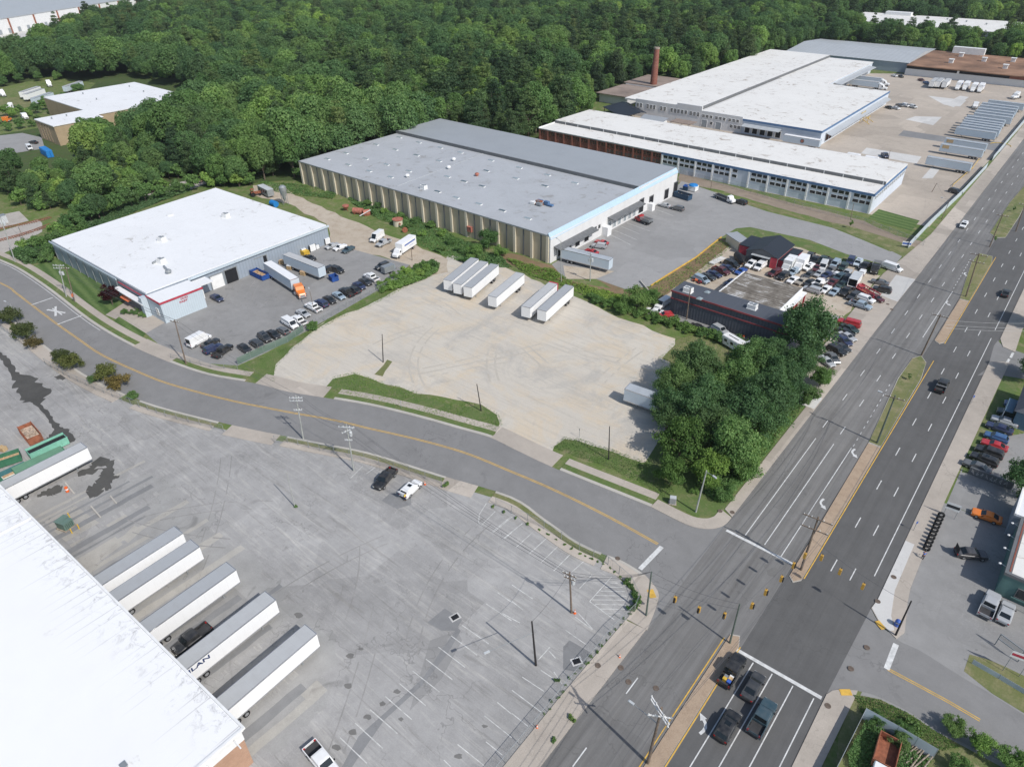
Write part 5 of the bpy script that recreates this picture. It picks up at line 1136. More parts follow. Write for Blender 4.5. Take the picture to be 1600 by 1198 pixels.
row(460, 380, 8, [
 ('pickup', 55,965,-30,915,'white','white pickup with dark bed, right beside the small white panel van in the fence row'),
 ('sedan', 108,872,195,920,'silver','pale silver-green saloon between two white pickups in the fence row'),
 ('pickup', 235,800,125,745,'white','white pickup parked under the lamp post of the workshop car park'),
 ('suv', 338,750,265,710,'navy','navy hatchback SUV just uphill of the lamp post of the car park'),
 ('sedan', 440,703,515,745,'black','black saloon with headlamps to the fence, between navy SUV and silver saloon'),
 ('sedan', 555,652,635,700,'lblue','light silver-blue saloon in the middle of the fence row'),
 ('pickup', 655,612,560,560,'black','black pickup carrying tan boards in its bed'),
 ('sedan', 750,578,675,535,'black','black saloon with tail lamps towards the grass, right after the loaded black pickup'),
 ('sedan', 812,527,890,570,'navy','dark blue saloon, third from the uphill end of the fence row'),
 ('sedan', 890,478,975,520,'dark','dark grey saloon, second from the uphill end of the fence row, beside a white pickup'),
 ('pickup', 962,425,870,380,'white','white pickup at the uphill end of the fence row, against the green thicket')], gF)
row(460, 380, 8, [('suv', 1100,285,1025,315,'dark','dark SUV standing alone by the thicket at the top of the workshop car park'),
 ('sedan', 472,30,400,55,'silver','silver saloon, nearest the workshop wall in the trio by the dirt drive'),
 ('sedan', 570,48,495,78,'white','white saloon in the middle of the trio by the dirt drive'),
 ('sedan', 672,75,600,112,'teal','dark slate saloon on the outer side of the trio by the dirt drive'),
 ('suv', 455,318,520,290,'black','black SUV tucked beside the nose of the grey-roofed trailer at the workshop dock'),
 ('suv', 535,332,590,350,'black','black SUV standing out beyond the trailer nose, beside the blue skip'),
 ('coupe', 190,178,235,190,'black','black car half hidden behind the trailer by the yellow pallets')])
row(400, 300, 4, [('highvan', 757,287,715,315,'white','white high-roof van on the dirt drive beside the silver pickup'),
 ('pickup', 797,317,755,338,'silver','silver pickup between the white van and the white box truck on the dirt drive')])
car('sedan', 339, 465, 352, 472, 'navy', 'bright navy saloon parked alone by the corner office of the workshop')
bt = car('boxtruck', 633, 386, 615, 398, 'white', 'long white box truck with blue lettering band on the dirt drive', z=1.6)
b = MB(); b.box(-3.9, 1.262, 2.7, 2.0, 1.275, 3.15); b.box(-2.6, 1.262, 1.9, -.6, 1.275, 2.0); o = b.build('lettering_band', MATS['fascia_blue'], bt); plain('sign_blue', (.05,.12,.42), .5); o.data.materials[0] = MATS['sign_blue']
b = MB(); b.box(-3.9, -1.275, 2.7, 2.0, -1.262, 3.15); b.build('lettering_band', MATS['sign_blue'], bt)
# trailers on the gravel lot (heading given by the roof centre line)
tl = lambda n, x, y: G(400 + x/4, 300 + y/4, 4.1)
def trail(kind, a, b_, col, label, group=None):
    """a: nose, b: tail of the roof centre line, as ground-plan points"""
    h = math.atan2(a.y - b_.y, a.x - b_.x); c = (a + b_) / 2
    return put(kind, c.x, c.y, h, col, label, group)
gT = 'white trailers dropped on the gravel lot'
g8 = lambda x, y: G(400 + x/4, 300 + y/4, 4.1)
g9 = lambda x, y: G(800 + x/4, 300 + y/4, 4.1)
for a, b_, lab in ((g8(1196,553), g8(1367,414), 'leftmost white trailer of the three parked tight together on the gravel'),
                   (g8(1258,575), g8(1425,435), 'middle trailer of the three parked tight together on the gravel'),
                   (g8(1322,595), g8(1492,452), 'rightmost trailer of the tight trio on the gravel, rear wheels showing'),
                   (g8(1478,652), g8(1650,508), 'white trailer standing alone between the trio and the pair on the gravel'),
                   (g9(85,720), g9(262,565), 'left trailer of the gravel-lot pair, with a red rear end'),
                   (g9(183,743), g9(362,582), 'right trailer of the gravel-lot pair, its rear frame standing proud')):
    t = trail('trailer', a, b_, 'white', lab, gT)
    if 'red rear' in lab:
        b = MB(); b.box(-8.2, -1.33, 1.1, -7.6, 1.33, 4.14); b.build('rear_panel', MATS['fascia_red'], t, loc=(0,0,0))
a, b_ = G(980,603,4.1), G(1032,621,4.1); d = (b_ - a).normalized(); trail('trailer_tin', a, a + d * 16.15, 'tint', 'pale blue trailer half under the big trees at the edge of the gravel')
# workshop dock
a, b_ = G(460,436,4.1), G(411,405,4.1); d = (b_ - a).normalized(); q0 = a; t = trail('trailer_white', a, a + d * 16.15, 'tint', 'white-roofed trailer coupled to an orange tractor at the workshop dock'); 
qd = math.atan2(-d.y, -d.x); tp = q0 - d * 1.6; put('daycab', tp.x, tp.y, qd - .25, 'orange', 'bright orange tractor unit coupled to the white-roofed trailer')
a, b_ = G(502,417,4.1), G(447,396,4.1); d = (b_ - a).normalized(); trail('trailer', a, a + d * 16.15, 'tint', 'grey-roofed trailer backed to the workshop dock, nose beside a blue skip')
# grey yard
a, b_ = G(950,404,4.1), G(884,388,4.1); trail('trailer_tin', a, b_, 'tint', 'pale ribbed trailer backed against the grey warehouse dock')
row(860, 330, 8, [('coupe', 640,385,560,365,'red','red car beside the silver SUV on the grey yard'), ('suv', 608,432,515,420,'silver','silver SUV parked at the grey warehouse dock, between two red cars'),
 ('coupe', 515,500,440,475,'red','red car mostly hidden behind the pale ribbed trailer on the grey yard')])
car('stake', 1008, 344, 997, 340, 'red', 'red truck with grey stake-sided bed on the grey yard', z=1.2)
row(1000, 270, 8, [('sedan', 305,402,240,385,'silver','silver saloon by the grey warehouse wall, nose to the dock'), ('suv', 470,442,400,425,'grey','dark grey SUV right behind the silver saloon on the grey yard'), ('suv', 1260,365,1190,345,'black','black SUV at the far edge of the grey yard, behind the white flatbed truck')])
car('flatbed', 1130, 307, 1143, 312, 'white', 'white-cabbed flatbed truck at the far edge of the grey yard', z=1.3)
# breaker's yard
gS = 'cars crowded into the scrap yard'
row(1010, 380, 10, [
 ('minivan', 862,562,945,600,'lblue','pale blue minivan, lowest of the cars on the bank side of the scrap yard'), ('sedan', 968,518,1045,550,'dark','dark saloon next above the pale blue minivan on the bank side'), ('sedan', 1062,478,1145,510,'navy','dark car with white doors, between the dark saloon and the maroon pickup'),
 ('pickup', 1168,430,1285,480,'maroon','maroon pickup on the bank side of the scrap yard'), ('sedan', 1275,385,1350,415,'navy','dark navy saloon right above the maroon pickup on the bank side'), ('minivan', 1335,325,1430,360,'black','black minivan at the upper end of the bank-side row'),
 ('coupe', 1478,432,1400,470,'bright','vivid blue car behind the weathered tin roof'), ('coupe', 1310,605,1250,650,'navy','dark blue car in the shade along the weathered tin roof'),
 ('van', 255,945,165,1000,'white','white service van squeezed by the end wall of the dark red-striped workshop'), ('sedan', 125,1055,60,1040,'white','white car at the hedge, in front of the white service van'), ('hatch', 300,1115,230,1120,'red','red hatchback behind the hedge in the alley by the dark workshop')], gS)
row(1140, 360, 10, [
 ('pickup', 350,525,270,570,'white','white pickup in front of the black-roofed garage'), ('van', 480,560,400,615,'white','white van right of the white pickup in front of the garage'), ('minivan', 710,660,610,700,'maroon','dark maroon minivan below the garage, left of a black car'), ('suv', 838,710,760,760,'black','black SUV between the maroon minivan and the silver-blue SUV'),
 ('suvroof', 1000,648,935,685,'lblue','silver-blue SUV just below the grey box truck'), ('suvroof', 1238,575,1175,605,'white','white SUV with black sunroof, right of the white camper truck'),
 ('sedan', 990,768,930,805,'white','white saloon with black roof windows by the corner of the weathered tin roof'), ('sedan', 1130,790,1060,825,'tan','beige saloon right of the white saloon'), ('sedan', 1250,812,1180,845,'black','black saloon right of the beige saloon'),
 ('pickup', 1410,815,1325,850,'white','white pickup in the front middle of the scrap rows'), ('minivan', 1292,925,1165,885,'silver','long silver minivan standing crosswise at the front of the scrap rows'), ('sedan', 1345,875,1300,900,'black','black car wedged behind the crosswise silver minivan'),
 ('sedan', 1500,915,1440,960,'white','white saloon at the front, right of the crosswise silver minivan'), ('sedan', 1240,690,1175,725,'dark','dark blue-grey saloon below the white SUV with sunroof')], gS)
car('smallbox', 1233, 413, 1226, 420, 'offw', 'grey-roofed box truck right of the garage lean-to', gS, z=1.6)
car('smallbox', 1252, 411, 1245, 418, 'white', 'white camper truck with brown roof patch, right of the grey box truck', gS, z=1.6)
row(1260, 380, 10, [
 ('pickup', 55,205,10,260,'dark','dark pickup at the top left of the rows, by the grass bank'), ('pickup', 145,265,85,305,'black','black pickup, second along the grass bank'), ('pickup', 262,262,205,310,'green','dark green pickup, third along the grass bank'), ('pickup', 348,300,300,345,'black','black open-bed truck, fourth along the grass bank'),
 ('minivan', 450,318,395,370,'lblue','silver-blue van at the top middle of the scrap rows'), ('van', 262,362,235,415,'offw','small pale van with white roof in the second scrap row'), ('sedan', 165,382,130,420,'maroon','dark maroon saloon left of the small pale van'), ('sedan', 382,408,335,440,'grey','grey saloon right of the small pale van'),
 ('suv', 572,372,525,425,'green','dark green estate at the end of the grass bank'), ('minivan', 690,275,650,340,'navy','navy minivan nearest the driveway in the top row'), ('suvroof', 805,305,765,355,'tint','pale blue SUV with roof windows between navy minivan and black pickup'), ('pickup', 920,355,865,395,'black','black pickup left of the white-topped truck near the driveway'),
 ('van', 1345,385,1465,425,'white','white passenger van broadside at the street end of the scrap yard'), ('sedan', 635,455,580,505,'silver','silver saloon in the clear sandy aisle'), ('hatch', 875,450,905,405,'white','white car in front of the open-ended white cargo trailer'),
 ('sedan', 1150,605,1000,570,'grey','grey saloon with dark stains standing crosswise near the street'), ('suv', 1185,722,1090,700,'black','black SUV broadside near the street, beside the red car hauler'), ('hatch', 855,680,840,640,'red','red hatchback behind the open-ended cargo trailer'),
 ('suv', 930,872,1035,910,'white','white-roofed SUV beside the silver-blue pickup at the front'), ('pickup', 845,965,980,1010,'lblue','silver-blue pickup broadside at the very front of the scrap rows'), ('sedan', 1085,850,1130,870,'maroon','maroon saloon at the kerb by the red car hauler'),
 ('pickup', 622,752,555,805,'black','black pickup in the front row, left of a dark SUV'), ('suv', 738,825,680,860,'dark','dark SUV in the front row, behind the silver-blue pickup'), ('sedan', 442,752,380,800,'lblue','pale blue saloon in the front row'), ('sedan', 412,602,370,640,'maroon','small maroon car in the middle of the scrap rows'),
 ('suv', 512,532,450,560,'teal','slate SUV in the middle of the scrap rows'), ('minivan', 632,560,590,610,'black','black minivan left of the open-ended cargo trailer'), ('sedan', 560,640,500,670,'green','dark green saloon behind the black front-row pickup'), ('sedan', 325,490,250,525,'navy','dark navy convertible in the middle left of the scrap rows'),
 ('coupe', 455,475,400,455,'white','white bonneted car stripped in the middle of the scrap rows'), ('coupe', 200,468,150,500,'silver','silver stripped shell left of the navy convertible')], gS)
car('stake', 1369, 416, 1364, 427, 'black', 'black truck with a tall white-topped body near the driveway', gS, z=1.2)
gP = 'cars lined up along the pavement under the tall tree'
row(1260, 460, 13.33, [('bigsuv', 890,595,700,545,'red','bright red long SUV parked along the pavement below the scrap yard', gP), ('sedan', 905,700,1040,770,'green','dark green saloon right below the bright red SUV', gP), ('sedan', 815,780,960,850,'black','black saloon, second below the red SUV', gP), ('sedan', 850,870,980,940,'silver','silver saloon, third below the red SUV', gP), ('sedan', 785,955,870,1015,'navy','dark navy saloon below the silver saloon', gP)])
row(1250, 500, 13.33, [('sedan', 865,560,940,600,'dark','dark saloon with pale roof, low in the pavement row', gP), ('suv', 765,630,860,680,'black','black SUV with bright headlamp near the lower end of the pavement row', gP), ('sedan', 690,780,740,840,'grey','grey saloon with teal windscreen, second from the low end of the row', gP), ('sedan', 550,850,660,930,'silver','silver saloon at the low end of the pavement row by the trees', gP)])
row(1010, 460, 8, [('sedan', 650,412,740,450,'black','black saloon behind the hedge in the alley'), ('suv', 920,440,990,480,'silver','silver SUV behind the hedge, under the dark workshop wall'), ('coupe', 875,495,800,470,'bright','blue tarpaulined car behind the hedge in the alley')], gS)
# on the avenue
gR = 'traffic on the avenue'
for k_, u, v, x_, d, c_, l in (('suvroof',1506,351,None,-1,'white','white SUV driving alone towards the lens on the far side of the avenue'), ('sedan',1572,457,None,1,'black','black car driving away on the right carriageway, farthest one'), ('pickup',1472,602,None,1,'black','black pickup with white toolbox bar driving away mid-avenue'),
   ('pickup',1144,1046,None,1,'black','black pickup with colourful cargo first at the stop line'), ('sedan',1177,1071,None,1,'dark','dark saloon waiting at the stop line right of the loaded pickup'), ('suvroof',1137,1133,None,1,'black','black SUV with roof windows waiting behind the loaded pickup'), ('pickup',1191,1120,None,1,'teal','dark slate pickup waiting behind the dark saloon')):
    p = G(u, v, .8); t = put(k_, p.x, p.y, R(90) * d, c_, l, gR)
    if 'cargo' in l:
        rd = random.Random(2)
        for i, mm in enumerate(('sign_blue','wood_pale','trim_white','yellow_steel','steel_grey')):
            b = MB(); x, y = -2.1 + (i % 3) * .5, -.45 + (i // 3) * .6; b.box(x-.22, y-.25, .69, x+.22, y+.25, 1.05 + .1 * (i % 2)); b.box(x-.24, y-.27, 1.052 + .1 * (i % 2), x+.24, y+.27, 1.1 + .1 * (i % 2))
            bb = tag(b.build('cargo_box', MATS[mm]), ['blue', 'brown', 'white', 'yellow', 'grey'][i] + ' box riding in the bed of the black pickup at the stop line', 'box')
            bb.location = (p.x, p.y, .05); bb.rotation_euler = (0, 0, R(90))
    if 'toolbox' in l:
        b = MB(); b.box(-1.3, -.98, 1.13, -.95, .98, 1.3); b.build('toolbox', MATS['chrome'], t)
gQ = 'cars parked nose to the grass by the blue house'
for (x, y, fx, fy, k_, c_, l) in ((1590,633,1572,628,'sedan','blue','blue saloon nearest the blue house porch'), (1580,646.5,1562,641,'minivan','green','dark green minivan second from the blue house'), (1570,657.5,1553,652,'sedan','silver','silver saloon third from the blue house'), (1562,668,1545,662,'sedan','navy','deep navy saloon between the silver and the mid-blue car'), (1557,682.5,1541,677,'hatch','blue','mid-blue hatchback left of the red coupe'),
   (1554,694.5,1538,689,'coupe','red','red coupe in the row by the grass'), (1546,706,1530,700,'suv','black','black SUV right below the red coupe'), (1538,717.5,1522,711,'suvroof','black','black SUV between another black SUV and the grey saloon'), (1527,728,1510,721,'sedan','grey','grey saloon at the low end of the row by the graffiti wall')):
    car(k_, x, y, fx, fy, c_, l, gQ)
car('coupe', 1542, 805, 1525, 799, 'orange', 'orange open-topped coupe half in shade beside the tyre shop')
t = car('sedan', 1518, 864, 1535, 866, 'tan', 'tan-roofed black saloon with raised boot lid by the tyre shop'); 
for ch in t.children:
    if ch.name.startswith('body'): ch.color = (.05,.05,.055,1)
b = MB(); b.box(-2.35,-.7,1.0,-2.28,.7,2.0); b.build('boot_lid', MATS['dark_trim'], t)
car('pickup', 1546, 944, 1552, 930, 'silver', 'silver pickup with black bed under the tyre shop window'); car('sedan', 1572, 956, 1577, 942, 'silver', 'small silver car beside the silver pickup at the tyre shop')
# near lot
car('pickup', 602, 747.5, 590, 761, 'black', 'black pickup parked by the fence of the big near lot'); car('suvroof', 642, 763, 655, 751, 'white', 'white hatchback with open tailgate by the fence of the big near lot')
car('pickup', 300, 998, 283, 1011, 'black', 'black pickup wedged between two docked trailers'); car('pickup', 503, 1188, 516, 1204, 'white', 'white pickup with black bed cover cut by the bottom edge')
gK = 'trailers docked at the near white-roofed warehouse'
for (u, v, kk, l) in ((285,833,'trailer','first docked trailer of the near row, counted from the transformer'), (311,854,'trailer','second docked trailer, tight beside the first'), (368,890,'trailer','third docked trailer, left of the wedged black pickup'), (430,937,'trailer','fourth docked trailer, with dark blue letters on its flank'), (494,990,'trailer','fifth docked trailer, nearest the open parking bays'), (135.5,699,'trailer','long white trailer standing apart beside the green skips')):
    p = G(u, v, 4.1); t = put(kk, p.x - 1.0, p.y - 8.05, R(90) + .03, 'white', l, gK)
    if 'letters' in l:
        o = text(t, 'ILAN', 1.0, 'fascia_blue', (0,0,0), (R(90), 0, 0), font_scale=(1.5, 1)); o.location = (-4.6, -1.32, 3.35); plain('ink_navy', (.03,.05,.13), .5); o.data.materials[0] = MATS['ink_navy']
# mill yard
gM = 'small vehicles on the mill yard'
for (x, y, k_, c_, l) in ((70,492,'sedan','dark','dark car next to the yellow stair in the mill yard'), (148,498,'sedan','white','white saloon second from the yellow stair'), (190,466,'sedan','grey','dark grey car behind the white saloon in the mill yard'), (258,470,'suv','white','white SUV third from the yellow stair'), (338,484,'suv','offw','white SUV, rightmost of the mill yard cluster'), (130,132,'sedan','white','white car by the corner of the grey gable warehouse'), (198,140,'sedan','black','black car in the shade of the grey gable warehouse'), (432,180,'sedan','maroon','maroon car by the brown-roofed warehouse'), (492,212,'sedan','blue','blue car left of the three short trailers')):
    car(k_, 1380 + x/7.26, 100 + y/7.26, 1380 + x/7.26 + 4, 100 + y/7.26 + 1.2, c_, l, gM)
for i, (x, y) in enumerate(((580,190),(645,192),(722,198))):
    p = G(1380 + x/7.26, 100 + y/7.26, 3.5); put('reefer', p.x, p.y, R(-88), 'white', ('left', 'middle', 'right')[i] + ' one of three short trailers before the brown-roofed warehouse', 'short trailers before the brown-roofed warehouse')
for i, (x, y) in enumerate(((868,222),(950,226),(1040,243),(1118,248))):
    p = G(1380 + x/7.26, 100 + y/7.26, 3); put('boxtruck', p.x, p.y, R(-88), 'white', ('first', 'second', 'third', 'fourth')[i] + ' white box truck, from the left, facing the mill yard', 'white box trucks facing the mill yard')
car('daycab', 1524.6, 164, 1522, 168, 'white', 'white tractor unit at the head of the trailer rank', z=1.5); car('tractor', 1588, 150, 1583, 151, 'white', 'white and red tractor unit at the top right edge of the trailer rank', z=1.5)
gN = 'trailers ranked along the avenue side of the mill yard'
RK = [('r', 1504, 229.5, 'pale trailer with tan end panel, second nearest of the street rank'), ('r', 1510, 220.5, 'pale trailer with tan end panel, third nearest of the street rank'), ('r', 1484, 250, 'nearest trailer of the street rank, alone by the light pole')]
for i, (u, v) in enumerate(((1526,203),(1531,199.2),(1533.5,195.6),(1535.5,192),(1537.5,188.5),(1541,184.5),(1552,180.2),(1554,176),(1557,171.8),(1560.5,167.5),(1563,163.8),(1573,159.5))):
    RK.append(('r', u, v, 'tightly ranked trailer, %s from the near end of the big block in the street rank' % ('first second third fourth fifth sixth seventh eighth ninth tenth eleventh twelfth'.split()[i])))
for i, (_, u, v, l) in enumerate(RK):
    p = G(u, v, 4.1); t = put('trailer_tin', p.x, p.y, R(180 - 1), 'tint', l, gN)
    if 'tan end' in l:
        b = MB(); b.box(4.6, 1.31, 2.6, 7.2, 1.325, 3.9); b.build('panel', MATS['wood_pale'], t)
for (u, v, l) in ((1356,120,'farther of two trailers with tractors docked at the back mill canopy'), (1352,126,'nearer of two trailers with tractors docked at the back mill canopy')):
    p = G(u, v, 4.1); put('trailer', p.x, p.y, 0, 'tint', l, 'trailers at the back mill canopy'); put('tractor', p.x + 9.4, p.y, 0, 'white', l.replace('two trailers with tractors docked', 'two white tractors under trailers'), 'tractors at the back mill canopy')
p = G(1253, 215, 4.1); t = put('trailer_white', p.x, 325.0, R(180), 'tint', 'trailer with round dark emblem in front of the second mill'); b = MB(); b.tube((-.6,1.312,2.7),(-.6,1.325,2.7),.9,.9,20); b.build('emblem', MATS['fascia_dark'], t); b = MB(); b.tube((-.6,1.326,2.7),(-.6,1.332,2.7),.55,.55,20); b.build('emblem', MATS['rust_red'], t)
for i, (u, v, l) in enumerate(((1332,240,'left one of three white box trucks peeking over the long mill roof'), (1360,245,'middle one of three white box trucks peeking over the long mill roof'), (1374,249,'right one of three white box trucks peeking over the long mill roof'))):
    p = G(u, v, 3.4); put('smallbox', p.x, p.y, R(180), 'white', l, 'box trucks behind the long mill')
car('pickup', 1383, 243, 1386, 246, 'navy', 'dark blue pickup beside the lamp pole behind the long mill')
car('suv', 1493, 299, 1500, 301, 'dark', 'dark SUV by the gate where the fence meets the avenue', gM)
# clearing at the far left
for (u, v, k_, h_, c_, l) in ((46,139.5,'trailer',2.75,'white','upper of two white trailers side by side behind the tan block'), (52,143,'trailer',2.75,'white','lower of two white trailers side by side behind the tan block'), (65,149,'trailer_tin',2.75,'tint','grey trailer below the two white trailers behind the tan block'), (113,131,'trailer',2.75,'tint','pale trailer half behind trees at the back of the tan block')):
    p = G(u, v, 4.1); h = HEAD(u, v, u + 20, v - 6.5, 4.1); put(k_, p.x, p.y, h, c_, l)
car('tractor', 76, 130, 80, 134, 'white', 'white tractor unit right of the two white trailers by the woods', z=2); car('tractor', 3, 145, 8, 148, 'white', 'white tractor unit at the far left edge', z=2); car('tractor', 16, 166, 6, 170, 'white', 'white tractor unit lying among weeds, left of the tan block', z=2); car('daycab', 38, 182, 46, 186, 'white', 'derelict white cab overgrown by weeds, left of the tan block', z=1.2); car('daycab', 9, 188, 14, 186, 'orange', 'orange tractor unit overgrown at the far left edge', z=1.2)
car('sedan', 52, 222, 44, 221, 'black', 'black car parked before the tan block in the woods'); car('van', 46, 231, 51, 236, 'white', 'white van beside the blue container before the tan block')
# ================================================================ trees and shrubs
def leafm(name, dark, mid, light, hue=.25, warm=(.2,.235,.085)):
    s = NT(name); p = s.pos('O'); g = s.n('ShaderNodeNewGeometry'); oi = s.n('ShaderNodeObjectInfo')
    f = s.math('ADD', s.math('MULTIPLY', s.noise(p, .35, 3), .55), s.math('MULTIPLY', g.outputs['Random Per Island'], .45))
    c = s.ramp(f, (.25, dark), (.5, mid), (.78, light))
    c = s.mix(s.ramp(oi.outputs['Random'], (0, 0.0), (.62, 0.0), (1, hue)), c, warm)
    k = s.math('FRACT', s.math('MULTIPLY', oi.outputs['Random'], 7.31)); c = s.mix(1, c, s.ramp(k, (0, (.74,.8,.86)), (.45, (.95,.97,1)), (.75, (1.05,1.05,1)), (1, (1.5,1.4,1.15))), 'MULTIPLY')
    w_ = s.noise(s.pos('W'), .016, 3, .6); c = s.mix(1, c, s.ramp(w_, (.36, (.78,.8,.85)), (.5, (1,1,1)), (.66, (1.35,1.25,1.05))), 'MULTIPLY')
    d = s.n('ShaderNodeBsdfDiffuse'); t = s.n('ShaderNodeBsdfTranslucent'); m = s.n('ShaderNodeMixShader'); m.inputs[0].default_value = .42
    s.l(c, d.inputs[0]); s.l(s.mix(1, c, (1.15,1.25,.6), 'MULTIPLY'), t.inputs[0]); s.l(d.outputs[0], m.inputs[1]); s.l(t.outputs[0], m.inputs[2]); s.l(m.outputs[0], s.out.inputs[0])
leafm('leaf_green', (.085,.165,.07), (.135,.235,.1), (.2,.31,.14))
leafm('leaf_bright', (.105,.2,.065), (.165,.275,.095), (.23,.355,.14), .3, (.26,.31,.13))
leafm('leaf_shrub', (.085,.115,.04), (.135,.16,.06), (.2,.21,.095), .2)
leafm('leaf_pine', (.06,.11,.055), (.095,.155,.075), (.145,.2,.1), .3, (.16,.16,.09))
leafm('leaf_purple', (.02,.008,.012), (.04,.014,.02), (.065,.025,.03), 0)
leafm('leaf_olive', (.095,.17,.05), (.14,.23,.065), (.19,.29,.09), .15, (.2,.25,.08))
leafm('leaf_rust', (.1,.1,.04), (.16,.13,.06), (.22,.18,.09), 0)
plain('bark', (.13,.1,.08), .95, .3, 2)

def crown_mesh(name, seed, Rr, z0, z1, nlobe, nleaf, leaf, mat, kind='round', rough=.4):
    rd = random.Random(seed); v = []; f = []
    zc, hz = (z0 + z1) / 2, (z1 - z0) / 2; lobes = []
    if kind == 'pine':
        n = nlobe
        for i in range(n):
            t = (i + .5) / n; z = z0 + (z1 - z0) * t; rad = Rr * (1 - t) ** .7 * .8 + .5
            for k in range(4 if t < .8 else 2):
                a = rd.uniform(0, 6.283); q = rad * rd.uniform(.45, .8); lobes.append((q * math.cos(a), q * math.sin(a), z + rd.uniform(-.5, .5), rad * .5 + .4, .45))
    elif kind == 'dome':                          # a closed billowing crown for trees met by the hundred
        for i in range(nlobe):
            a = i * 2.4 + rd.uniform(-.4, .4); c = 1 - 1.55 * (i + .5) / nlobe; s_ = math.sqrt(max(0, 1 - c * c)); q = rd.uniform(.55, .74)
            lobes.append((Rr * q * s_ * math.cos(a), Rr * q * s_ * math.sin(a), zc + hz * q * c, Rr * rd.uniform(.24, .44), rd.uniform(.8, 1.05)))
        lobes.append((0, 0, zc, Rr * .6, hz / Rr * .85))
    else:
        for i in range(nlobe):
            a = rd.uniform(0, 6.283); c = rd.uniform(-.75, 1); s_ = math.sqrt(max(0, 1 - c * c)); q = rd.uniform(.35, .9)
            lobes.append((Rr * q * s_ * math.cos(a), Rr * q * s_ * math.sin(a), zc + hz * q * c * .95, Rr * rd.uniform(.16, .42) * (1.15 - .45 * q), rd.uniform(.6, .95)))
        lobes.append((0, 0, zc - hz * .1, Rr * .42, hz / Rr * .7))
    wt = [l[3] ** 2 for l in lobes]; tot = sum(wt)
    for l, w_ in zip(lobes, wt):
        for _ in range(max(6, int(nleaf * w_ / tot))):
            a = rd.uniform(0, 6.283); c = rd.uniform(-.8, 1); s_ = math.sqrt(1 - c * c); d = Vector((s_ * math.cos(a), s_ * math.sin(a), c)); r = l[3] * (rd.uniform(.75, 1.06) if kind == 'dome' else rd.uniform(.6, 1.1) if rd.random() < .85 else rd.uniform(1.1, 1.5))
            p = Vector((l[0] + d.x * r, l[1] + d.y * r, l[2] + d.z * r * l[4]))
            if p.z < z0 * .8: continue
            n = (d * 1.0 + Vector((rd.gauss(0, rough), rd.gauss(0, rough), rd.gauss(.2, rough)))).normalized(); x = n.orthogonal().normalized(); ang = rd.uniform(0, 6.283)
            x = (Matrix.Rotation(ang, 3, n) @ x); y = n.cross(x); s1 = leaf * rd.uniform(.6, 1.35); s2 = s1 * rd.uniform(.5, .9)
            k = len(v); bend = n * (-s1 * .25)
            v += [tuple(p - x*s1 + bend), tuple(p - y*s2*.8), tuple(p + x*s1 + bend), tuple(p + y*s2)]; f.append((k, k+1, k+2, k+3))
    me = bpy.data.meshes.new(name); me.from_pydata(v, [], f); me.materials.append(MATS[mat]); me.update(); return me
def trunk_mesh(name, seed, H, r, z0, Rr):
    rd = random.Random(seed); b = MB(); top = z0 + (H - z0) * .55
    b.tube((0,0,-.2), (.1,0,z0), r, r*.75, 8); b.tube((.1,0,z0), (rd.uniform(-.4,.4), rd.uniform(-.4,.4), top), r*.75, r*.35, 7)
    for i in range(6):
        a = i * 1.05 + rd.uniform(-.3, .3); z = z0 + (top - z0) * rd.uniform(0, .7); b.tube((.08, 0, z), (Rr*.6*math.cos(a), Rr*.6*math.sin(a), z + (H - z) * rd.uniform(.35, .6)), r*.4, r*.12, 5)
    me = bpy.data.meshes.new(name)
    me.from_pydata(b.v, [], b.f); me.materials.append(MATS['bark']); me.update(); return me
TREES = {}
def tree_kind(key, mat, H, Rr, z0, nl, leaves, leaf, kind='round', seeds=(1, 2), tr=.25):
    TREES[key] = [(crown_mesh('crown', s * 13 + len(key), Rr, z0, H, nl, leaves, leaf, mat, kind), trunk_mesh('trunk', s, H, tr, z0 * .8 + .5, Rr)) for s in seeds]
# forest kinds
tree_kind('broad', 'leaf_green', 16, 6.0, 2.0, 26, 6500, .34, 'dome', seeds=(1, 2, 3), tr=.35)
tree_kind('bright', 'leaf_bright', 15, 5.0, 1.5, 22, 5500, .34, 'dome', seeds=(4, 5), tr=.3)
tree_kind('thick', 'leaf_bright', 6, 3.6, .2, 14, 1500, .34, seeds=(31, 32), tr=.15)
tree_kind('pine', 'leaf_pine', 18, 4.6, 3.5, 9, 4500, .32, 'pine', seeds=(6, 7, 8), tr=.3)
# near kinds, finer leaves
tree_kind('oak', 'leaf_green', 11, 5.2, 1.2, 44, 12500, .2, seeds=(11, 12, 13), tr=.35)
tree_kind('light', 'leaf_olive', 7.5, 3.6, .4, 34, 7000, .18, seeds=(14, 15), tr=.2)
tree_kind('fresh', 'leaf_bright', 6.5, 3.4, .2, 30, 6000, .18, seeds=(16, 17), tr=.2)
tree_kind('shrub', 'leaf_bright', 2.0, 1.7, .0, 16, 1600, .14, seeds=(18, 19, 20), tr=.06)
tree_kind('oshrub', 'leaf_shrub', 2.9, 2.1, .0, 22, 2600, .13, seeds=(21, 22), tr=.08)
tree_kind('rshrub', 'leaf_rust', 2.6, 2.0, .0, 20, 2200, .13, seeds=(23,), tr=.08)
tree_kind('purple', 'leaf_purple', 6.0, 3.0, .4, 16, 4500, .17, seeds=(24,), tr=.15)
tree_kind('sapling', 'leaf_bright', 4.5, 1.2, .3, 10, 1200, .16, seeds=(25, 26), tr=.06)
tree_kind('weed', 'leaf_bright', .9, .8, .0, 6, 380, .13, seeds=(27, 28), tr=.02)
